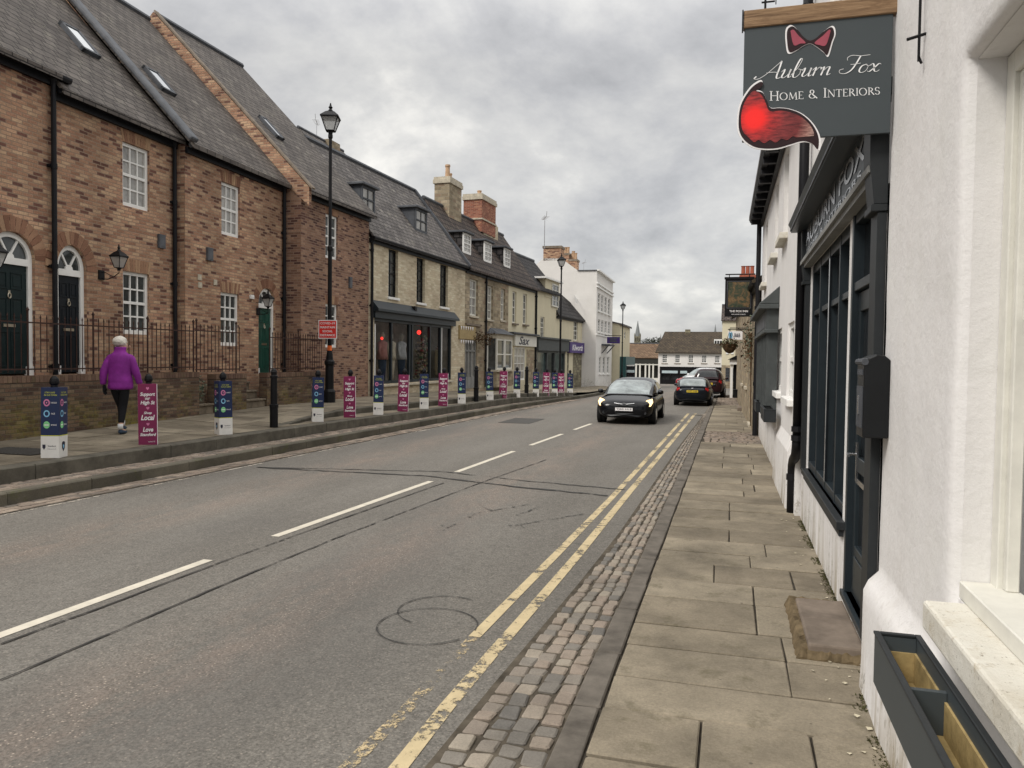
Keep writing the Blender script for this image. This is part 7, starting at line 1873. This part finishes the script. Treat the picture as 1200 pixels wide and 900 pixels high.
mb = MB(); add_text(mb, 'THE FOX INN', W/2, Hh*.145, W*.66, .055, -.004, bold=.02); add_text(mb, 'STAMFORD', W/2, Hh*.06, W*.5, .025, -.004); mb.build('lettering', 'print_white', o)
mb = MB(); mb.tube([(.0, .02, Hh+.12), (.75, .02, Hh+.12)], .018, 6); mb.tube([(.1, .02, Hh+.12), (.1, .02, Hh+.03)], .012, 5); mb.tube([(W-.1, .02, Hh+.12), (W-.1, .02, Hh+.03)], .012, 5); mb.build('bracket', 'black_paint', o)
YB = 23.5; a, b = vplane(853, 388, (0, YB), (1, 0)), vplane(870, 398, (0, YB), (1, 0))
o = empty('small_sign', (a.x, YB, b.z)); tag(o, 'small pale hanging sign with a blue square just below the inn sign', 'sign')
W, Hh = b.x-a.x, a.z-b.z; mb = MB(); mb.box(0, W, 0, .03, 0, Hh); mb.build('board', 'print_white', o)
mb = MB(); mb.box(.03, .13, -.006, -.001, .04, Hh-.04); mb.build('blue_square', 'print_cyan', o)
mb = MB(); add_text(mb, 'B', .08, Hh/2, .05, Hh*.5, -.009, bold=.03); add_text(mb, 'B&B', W*.65, Hh/2, W*.4, Hh*.45, -.004, bold=.02); mb.build('lettering', 'print_black', o)
mb = MB(); mb.tube([(0, .01, Hh+.05), (.6, .01, Hh+.05)], .014, 6); mb.tube([(.05, .01, Hh+.05), (.05, .01, Hh)], .01, 5); mb.build('bracket', 'black_paint', o)
YB = 22.0; c = vplane(855, 404, (0, YB), (1, 0)); o = empty('hanging_basket', (c.x, YB, c.z)); tag(o, 'hanging basket of brownish trailing plants below the inn sign', 'hanging basket')
mb = MB(); mb.lathe([(.02, -.24), (.10, -.21), (.17, -.12), (.20, 0), (.21, .02)], (0, 0, 0), 14); mb.build('basket', 'dead_plant', o)
mb = MB(); rr = random.Random(4)
for k in range(700):
    a_ = rr.uniform(0, 6.28); u = rr.uniform(-.7, 1); r_ = .25*rr.random()**.4; s_ = rr.uniform(.012, .035)
    p = Vector((r_*1.05*math.cos(a_)*math.sqrt(1-u*u*.8), r_*1.05*math.sin(a_)*math.sqrt(1-u*u*.8), .02+.17*u*(r_/.25))); mb.face([p+Vector((rr.uniform(-s_, s_), rr.uniform(-s_, s_), rr.uniform(-s_, s_))) for _ in range(4)], 0 if rr.random() < .6 else 1)
mb.build('foliage', ['dead_plant', 'foliage'], o)
mb = MB()
for k in range(3): a_ = k*2.09; mb.tube([(.2*math.cos(a_), .2*math.sin(a_), .02), (0, 0, .42)], .005, 4)
mb.tube([(0, 0, .42), (0, 0, .46), (.5, 0, .46)], .012, 5); mb.tube([(.2, 0, .46), (.5, 0, .25)], .01, 5); mb.build('chain', 'black_paint', o)

# ---------------------------------------------------------------- cars
def smooth_lerp(pts, t_):
    if t_ <= pts[0][0]: return pts[0][1]
    for (a, u), (b, v) in zip(pts, pts[1:]):
        if t_ <= b:
            k = (t_-a)/(b-a); k = k*k*(3-2*k)*.4+k*.6; return u+(v-u)*k
    return pts[-1][1]
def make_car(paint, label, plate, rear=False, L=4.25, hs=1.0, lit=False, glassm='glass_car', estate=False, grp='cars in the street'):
    o = empty('car', (0, 0, 0)); tag(o, label, 'car', grp)
    # x: 0 front .. L rear ; y half width ; z
    TOP = [(0, .60), (.04, .69), (.15, .77), (.5, .86), (.85, .93), (1.15, .95), (2.6, .97), (3.6, .99), (4.0, 1.0), (4.16, .96), (4.25, .86)]
    WID = [(0, .55), (.05, .68), (.15, .77), (.4, .85), (1.0, .88), (3.2, .885), (3.8, .85), (4.1, .77), (4.2, .70), (4.25, .60)]
    BOT = [(0, .34), (.05, .22), (.3, .19), (3.9, .20), (4.2, .28), (4.25, .40)]
    K = L/4.25
    xs = [0, .02, .05, .1, .17, .28, .45, .7, .95, 1.2, 1.6, 2.0, 2.5, 3.0, 3.4, 3.7, 3.95, 4.08, 4.16, 4.21, 4.25]
    n = 22; mb = MB(); rings = []
    for x in xs:
        t_, w_, b = smooth_lerp(TOP, x), smooth_lerp(WID, x), smooth_lerp(BOT, x); ring_ = []
        for k in range(n+1):
            a = -math.pi/2+math.pi*k/n; ca, sa = math.cos(a), math.sin(a); e = .38
            y = w_*(abs(ca)**e); z = (t_+b)/2+(t_-b)/2*(abs(sa)**.62)*(1 if sa > 0 else -1)
            # shoulder crease and tuck-in under the doors
            if z > b+.5*(t_-b): y *= 1-.05*((z-b)/(t_-b)-.5)
            ring_.append((y, z))
        rings.append(ring_)
    idx = []
    for x, ring_ in zip(xs, rings):
        row = []
        for y, z in ring_: row.append(len(mb.v)); mb.v.append(Vector((x*K, y, z*hs)))
        for y, z in reversed(ring_[1:-1]): row.append(len(mb.v)); mb.v.append(Vector((x*K, -y, z*hs)))
        idx.append(row)
    m_ = len(idx[0])
    for i in range(len(xs)-1):
        for k in range(m_):
            q = (k+1) % m_; mb.f.append((idx[i][k], idx[i+1][k], idx[i+1][q], idx[i][q])); mb.m.append(0); mb.t.append(.5)
    mb.f.append(tuple(idx[0])); mb.f.append(tuple(reversed(idx[-1]))); mb.m += [0, 0]; mb.t += [.5, .5]
    body = mb.build('body', paint, o, smooth=True); merge_verts(body.data, .0001)
    # cabin
    ROOF = [(.80, .0), (1.15, .17), (1.55, .345), (1.9, .445), (2.3, .49), (2.8, .49), (3.4, .455), (3.75, .37), (4.0, .22), (4.16, .0)] if not estate else [(.8, .0), (1.15, .22), (1.5, .42), (1.8, .52), (2.3, .57), (3.6, .57), (3.9, .52), (4.1, .25), (4.18, .0)]
    CW = [(.95, .76), (1.5, .83), (3.2, .83), (3.9, .76), (4.16, .70)]
    nx_, nt = 66, 26; mb = MB(); g = []
    x0c, x1c = ROOF[0][0], ROOF[-1][0]
    mats_ = []
    for i in range(nx_+1):
        x = x0c+(x1c-x0c)*i/nx_; zb = smooth_lerp(TOP, x)-.03; hr = lerp(ROOF, x)+.0; hr = sum(lerp(ROOF, x+d) for d in (-.09, -.045, 0, .045, .09))/5; W = smooth_lerp(CW, x); row = []
        for k in range(2*nt+1):
            a = math.pi*k/(2*nt); s = max(0.0, math.sin(a))**.75; c = math.cos(a); y = W*(abs(c)**.42)*(1 if c >= 0 else -1)*(1-.15*s*(hr/.49 if hr < .49 else 1))
            row.append(len(mb.v)); mb.v.append(Vector((x*K, y, (zb+(hr+.03)*s)*hs)))
        g.append(row)
    xr0 = 1.86 if not estate else 1.75; xrr = 3.62 if not estate else 3.92
    for i in range(nx_):
        x = x0c+(x1c-x0c)*(i+.5)/nx_; hr = lerp(ROOF, x)
        for k in range(2*nt):
            a = math.pi*(k+.5)/(2*nt); s = max(0.0, math.sin(a))**.75; yn = abs(math.cos(a))**.42
            m_ = 0
            if x < xr0 and x > x0c+.06 and yn < .86: m_ = 1
            elif x > xrr and x < x1c-.05 and yn < .84 and (x < x1c-.02): m_ = 1
            elif x > 1.45 and x < xrr-.02 and .12 < s < .80 and yn > .86 and not (2.48 < x < 2.58) : m_ = 2
            mb.f.append((g[i][k], g[i+1][k], g[i+1][k+1], g[i][k+1])); mb.m.append(m_); mb.t.append(.5)
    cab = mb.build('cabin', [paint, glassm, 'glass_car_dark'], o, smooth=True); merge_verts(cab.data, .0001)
    # wheels
    for nm, x in (('wheel', .78), ('wheel', 3.38)):
        for sy in (-1, 1):
            mb = MB(); mb.tube([(x*K, sy*.66, .31), (x*K, sy*.885, .31)], .31, 24); w_ = mb.build('wheel', 'rubber', o)
            mb = MB(); mb.tube([(x*K, sy*.87, .31), (x*K, sy*.895, .31)], .20, 18); mb.build('rim', 'steel', w_)
            mb = MB(); mb.tube([(x*K, sy*.80, .33), (x*K, sy*.888, .33)], .37, 24); mb.build('wheel_arch', 'rubber', o)
    def patch(name, mat, pts, xo, parent=o, th=.012):
        """skin patch hugging the end of the body: pts (y,z); xo(y,z)->x"""
        mb = MB(); c = (sum(p[0] for p in pts)/len(pts), sum(p[1] for p in pts)/len(pts))
        P_ = [Vector((xo(y, z), y, z*hs)) for y, z in pts]; C_ = Vector((xo(*c), c[0], c[1]*hs))
        for i in range(len(P_)): mb.face([C_, P_[i], P_[(i+1) % len(P_)]])
        return mb.build(name, mat, parent)
    def front_x(y, z): return K*(.0+.19*(abs(y)/.86)**2.6+max(0, z-.62)*1.1)-.025
    def back_x(y, z): return L+.02-K*(.16*(abs(y)/.8)**3+max(0, z-.86)*.75)
    if not rear:
        patch('grille', 'plastic_black', [(-.42, .71), (.42, .71), (.40, .60), (.28, .545), (-.28, .545), (-.40, .60)], front_x)
        mb = MB()
        for (ya, yb, za, zb_) in ((-.30, -.05, .685, .655), (.05, .30, .655, .685)): mb.tube([(front_x(ya, za)-.015, ya, za*hs), (front_x((ya+yb)/2, za)-.02, (ya+yb)/2, (za+zb_)/2*hs), (front_x(yb, zb_)-.02, yb, zb_*hs)], .014, 6)
        mb.tube([(front_x(.06*math.cos(q*.52), .65)-.02, .062*math.cos(q*.52), (.652+.035*math.sin(q*.52))*hs) for q in range(13)], .008, 5); mb.build('grille_bar', 'steel', o)
        patch('lower_intake', 'plastic_black', [(-.48, .40), (.48, .40), (.55, .30), (.40, .26), (-.40, .26), (-.55, .30)], front_x)
        for sy in (-1, 1):
            h_ = patch('headlight', 'headlamp_lit' if lit else 'lantern_glass', [(sy*.46, .58), (sy*.52, .69), (sy*.66, .79), (sy*.80, .83), (sy*.83, .72), (sy*.78, .60), (sy*.60, .545)], lambda y, z: front_x(y, z)+.028 if abs(y) > .6 else front_x(y, z)-.0)
            mb = MB(); mb.tube([(front_x(.62, .4)-.03, sy*.62, .38*hs), (front_x(.62, .4)+.05, sy*.62, .38*hs)], .045, 10); mb.build('fog_lamp', 'glass_dark', o)
        mb = MB(); xq = front_x(0, .5)-.015; mb.box(xq-.012, xq, -.26, .26, .445*hs, .545*hs); pl = mb.build('number_plate', 'print_white', o)
        mb = MB(); q = MB(); add_text(q, plate, 0, 0, .46, .07, 0, bold=.01)
        for v in q.v: mb.v.append(Vector((xq-.015, -v.x, .495*hs+v.z)))
        mb.f, mb.m, mb.t = q.f, q.m, q.t; mb.build('lettering', 'print_black', pl)
    else:
        for sy in (-1, 1):
            patch('tail_light', 'tail_red', [(sy*.60, 1.02), (sy*.72, 1.0), (sy*.74, .80), (sy*.62, .76), (sy*.58, .88)], lambda y, z: back_x(y, z)+.012)
        mb = MB(); xq = back_x(0, .76)+.012; mb.box(xq, xq+.012, -.26, .26, .71*hs, .82*hs); pl = mb.build('number_plate', 'plate_yellow', o)
        mb = MB(); q = MB(); add_text(q, plate, 0, 0, .46, .075, 0, bold=.01)
        for v in q.v: mb.v.append(Vector((xq+.015, v.x, .765*hs+v.z)))
        mb.f, mb.m, mb.t = q.f, q.m, q.t; mb.build('lettering', 'print_black', pl)
        patch('rear_bumper', 'plastic_black', [(-.68, .42), (.68, .42), (.62, .28), (-.62, .28)], lambda y, z: back_x(y, z)+.01)
        mb = MB(); mb.tube([(back_x(0, .9)+.02, -.04, .92*hs), (back_x(0, .9)+.02, .04, .92*hs)], .02, 6); mb.build('badge', 'steel', o)
    for sy in (-1, 1):
        mb = MB(); x = 1.42*K; mb.tube([(x, sy*.78, .96*hs), (x, sy*.88, .98*hs)], .025, 6); mb.lathe([(.02, -.07), (.075, -.05), (.09, 0), (.075, .06), (.02, .08)], (x+.02, sy*.95, 1.0*hs), 10); mb.build('door_mirror', paint, o, smooth=True)
        if not rear:
            mb = MB(); mb.tube([(1.0*K+.02, sy*.05, .985*hs), (1.28*K, sy*.55, 1.12*hs)], .01, 4); mb.build('wiper', 'plastic_black', o) if sy > 0 else None
    return o
plain('tail_red', (.35, .01, .01), .2, .5); plain('plate_yellow', (.75, .55, .04), .5)
def put(o, x, y, heading, s, fr=True):
    """stand a car so the middle of its near end is at the picture point"""
    z = 0
    for _ in range(6): p = gp(x, y, z-.01); z = gz(p.y)
    o.scale = s; o.rotation_euler = (0, 0, heading); o.location = (p.x, p.y, z-.012)
    return p
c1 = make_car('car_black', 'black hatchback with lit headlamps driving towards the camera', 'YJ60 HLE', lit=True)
put(c1, 731, 497.5, R(90), (.92, .92, .86))         # local +x (towards the rear) points down the street
def put_rear(o, x, y, Lc, heading, s):
    p = put(o, x, y, heading, s); D = Vector((math.cos(heading), math.sin(heading), 0)); o.location = Vector(o.location)-D*Lc*s[0]
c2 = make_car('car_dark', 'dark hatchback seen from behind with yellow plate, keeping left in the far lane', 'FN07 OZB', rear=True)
put_rear(c2, 811, 476, 4.25, R(-90), (.83, .83, .76))
c3 = make_car('car_maroon', 'tall dark maroon people carrier ahead of the dark hatchback', 'FG08 XRA', rear=True, estate=True, hs=1.12, glassm='glass_car_dark')
put_rear(c3, 829, 466.5, 4.25, R(-91), (.80, .86, .80))
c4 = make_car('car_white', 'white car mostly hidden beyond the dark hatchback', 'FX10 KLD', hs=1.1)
put(c4, 808, 456, R(64), (.9, .9, .95))
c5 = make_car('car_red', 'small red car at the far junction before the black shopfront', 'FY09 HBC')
put(c5, 796, 452.5, R(42), (.86, .86, .86))

# ---------------------------------------------------------------- the walker
def skin_mesh(name, joints, bones, mat, parent, sub=2, root=0):
    me = bpy.data.meshes.new(name); me.from_pydata([j[0] for j in joints], bones, []); o = bpy.data.objects.new(name, me); COL.objects.link(o)
    if parent: o.parent = parent
    s = o.modifiers.new('skin', 'SKIN'); s.use_smooth_shade = True; s.branch_smoothing = .4
    for i, j in enumerate(joints):
        r_ = j[1]; v = me.skin_vertices[0].data[i]; v.radius = (r_, r_) if not hasattr(r_, '__len__') else r_; v.use_root = (i == root)
    b = o.modifiers.new('sub', 'SUBSURF'); b.levels = sub; b.render_levels = sub
    # bake so the object is a plain mesh
    dg = bpy.context.evaluated_depsgraph_get(); dg.update(); m2 = bpy.data.meshes.new_from_object(o.evaluated_get(dg)); o.modifiers.clear(); o.data = m2; m2.materials.clear(); m2.materials.append(M[mat])
    for p in m2.polygons: p.use_smooth = True
    return o
fp = gp(141, 509, .36); zf = walk_z(fp.x, fp.y); topz = vplane(147, 395, (0, fp.y), (1, 0)).z; Hp = topz-zf; kp = Hp/1.66
pr = empty('person', (fp.x, fp.y, zf)); pr.rotation_euler = (0, 0, R(24)); pr.scale = (kp, kp, kp)
tag(pr, 'white-haired person in a purple jacket and black trousers walking away on the raised pavement', 'person')
# local x: right, y: forward (away), z: up
J = {'pel': (0, 0, .88), 'wai': (0, .0, 1.04), 'che': (0, .03, 1.24), 'nb': (0, .04, 1.38), 'hd': (.03, .085, 1.50), 'top': (.02, .08, 1.59),
 'lsh': (-.16, .03, 1.33), 'rsh': (.16, .03, 1.33), 'lel': (-.245, -.05, 1.07), 'rel': (.24, .02, 1.06), 'lwr': (-.25, -.02, .84), 'rwr': (.28, .10, .84),
 'lhi': (-.09, 0, .84), 'rhi': (.09, 0, .84), 'lkn': (-.03, .18, .47), 'rkn': (.035, .03, .46), 'lan': (-.0, .10, .14), 'ran': (.03, -.08, .09), 'lto': (-.01, .22, .09), 'rto': (.05, .08, .03)}
N_n = ['pel', 'wai', 'che', 'nb', 'hd', 'top', 'lsh', 'rsh', 'lel', 'rel', 'lwr', 'rwr', 'lhi', 'rhi', 'lkn', 'rkn', 'lan', 'ran', 'lto', 'rto']
Rd = dict(pel=.10, wai=.09, che=.09, nb=.045, hd=.085, top=.07, lsh=.04, rsh=.04, lel=.03, rel=.03, lwr=.028, rwr=.028, lhi=.09, rhi=.09, lkn=.055, rkn=.055, lan=.038, ran=.038, lto=.03, rto=.03)
bn = [('pel', 'wai'), ('wai', 'che'), ('che', 'nb'), ('nb', 'hd'), ('hd', 'top'), ('che', 'lsh'), ('che', 'rsh'), ('lsh', 'lel'), ('rsh', 'rel'), ('lel', 'lwr'), ('rel', 'rwr'), ('pel', 'lhi'), ('pel', 'rhi'), ('lhi', 'lkn'), ('rhi', 'rkn'), ('lkn', 'lan'), ('rkn', 'ran'), ('lan', 'lto'), ('ran', 'rto')]
sub_ = lambda names: ([(J[n], Rd[n]) for n in names])
body = skin_mesh('body', [(J[n], Rd[n]) for n in N_n], [(N_n.index(a), N_n.index(b)) for a, b in bn], 'skin', pr)
# face details on the head, turned to the right
mb = MB(); mb.lathe([(.012, -.02), (.016, 0), (.008, .02)], (.118, .12, 1.50), 8); nose = mb.build('nose', 'skin', body, smooth=True)
jk = [((0, .0, .80), .215), ((0, 0, .93), .205), ((0, .01, 1.08), .195), ((0, .03, 1.22), .20), ((0, .04, 1.34), .155), ((0, .055, 1.47), .088), ((-.165, .03, 1.31), .10), ((.165, .03, 1.31), .10), ((-.25, -.04, 1.07), .085), ((.25, .02, 1.07), .085), ((-.265, -.02, .84), .062), ((.29, .09, .85), .062)]
def rumple(me, a=.008, s=9, sy=1.0):
    for v in me.vertices:
        n = noise.noise(Vector((v.co.x*s, v.co.y*s, v.co.z*s*1.6))); c = Vector((v.co.x, v.co.y, 0)); d = c.normalized() if c.length > .01 else Vector((0, 0, 0)); v.co += d*n*a; v.co.y *= sy
mb = MB(); mb.lathe([(.05, .755), (.200, .76), (.210, .80), (.200, .88), (.194, .895), (.200, .91), (.192, 1.0), (.186, 1.07), (.190, 1.14), (.196, 1.22), (.190, 1.30), (.165, 1.355), (.125, 1.385), (.098, 1.41), (.092, 1.44), (.096, 1.48), (.088, 1.495), (.06, 1.49)], (0, .025, 0), 36)
jacket = mb.build('jacket', 'jacket_purple', pr, smooth=True, subs=1); rumple(jacket.data, .014, 8, .74)
for sx_, (a_, b_, c_) in ((-1, (jk[6][0], jk[8][0], jk[10][0])), (1, (jk[7][0], jk[9][0], jk[11][0]))):
    sl = skin_mesh('jacket_sleeve', [((sx_*.09, .03, 1.315), .075), (a_, .082), (b_, .068), (((b_[0]+c_[0])/2, (b_[1]+c_[1])/2, (b_[2]+c_[2])/2), .060), (c_, .052)], [(0, 1), (1, 2), (2, 3), (3, 4)], 'jacket_purple', jacket, 2)
    for v in sl.data.vertices: v.co += Vector((1, 1, 0))*noise.noise(v.co*14)*.010
tr = [((0, 0, .88), (.12, .10)), ((-.075, .01, .76), .095), ((.075, 0, .76), .095), ((-.035, .16, .47), .068), ((.035, .03, .46), .07), ((.0, .09, .2), .048), ((.03, -.06, .17), .052)]
skin_mesh('trousers', tr, [(0, 1), (0, 2), (1, 3), (2, 4), (3, 5), (4, 6)], 'trousers_black', pr)
for (a, an, to) in (('l', J['lan'], J['lto']), ('r', J['ran'], J['rto'])):
    mb = MB(); mb.tube([(an[0], an[1], an[2]+.09), (an[0], an[1], an[2]+.0)], .045, 10); mb.build('sock', 'sock_white', pr, smooth=True)
    skin_mesh('shoe', [((an[0], an[1]-.045, an[2]-.045), (.042, .042)), ((an[0], an[1]+.03, an[2]-.035), (.048, .05)), (((an[0]+to[0])/2, (an[1]+to[1])/2+.02, to[2]), (.05, .034)), ((to[0], to[1]+.04, to[2]), (.042, .024))], [(0, 1), (1, 2), (2, 3)], 'shoe_blue', pr, 1)
hr_ = [((-.015, .01, 1.505), .10), ((-.015, .035, 1.56), .122), ((-.015, .075, 1.59), .118), ((-.03, .12, 1.575), .08)]
hair = skin_mesh('hair', hr_, [(0, 1), (1, 2), (2, 3)], 'hair_white', pr, 3)
for v in hair.data.vertices: v.co += v.normal*(noise.noise(v.co*26)*.016+noise.noise(v.co*60)*.006)
for s, wr in ((-1, J['lwr']), (1, J['rwr'])):
    hx, hy, hz = wr
    js = [((hx, hy, hz+.02), .030), ((hx, hy+.01, hz-.04), (.036, .026)), ((hx, hy+.02, hz-.075), (.036, .022))]; bs = [(0, 1), (1, 2)]
    for f_, (ox, ln) in enumerate(((-.027, .06), (-.009, .07), (.009, .068), (.027, .055))):
        i = len(js); js += [((hx+ox*.4, hy+.025+ox, hz-.105), .0105), ((hx+ox*.4-s*.015, hy+.03+ox, hz-.10-ln), .009)]; bs += [(2, i), (i, i+1)]
    i = len(js); js += [((hx-s*.01, hy+.055, hz-.06), .012), ((hx-s*.02, hy+.07, hz-.10), .010)]; bs += [(1, i), (i, i+1)]
    skin_mesh('glove', js, bs, 'trousers_black', pr, 1)
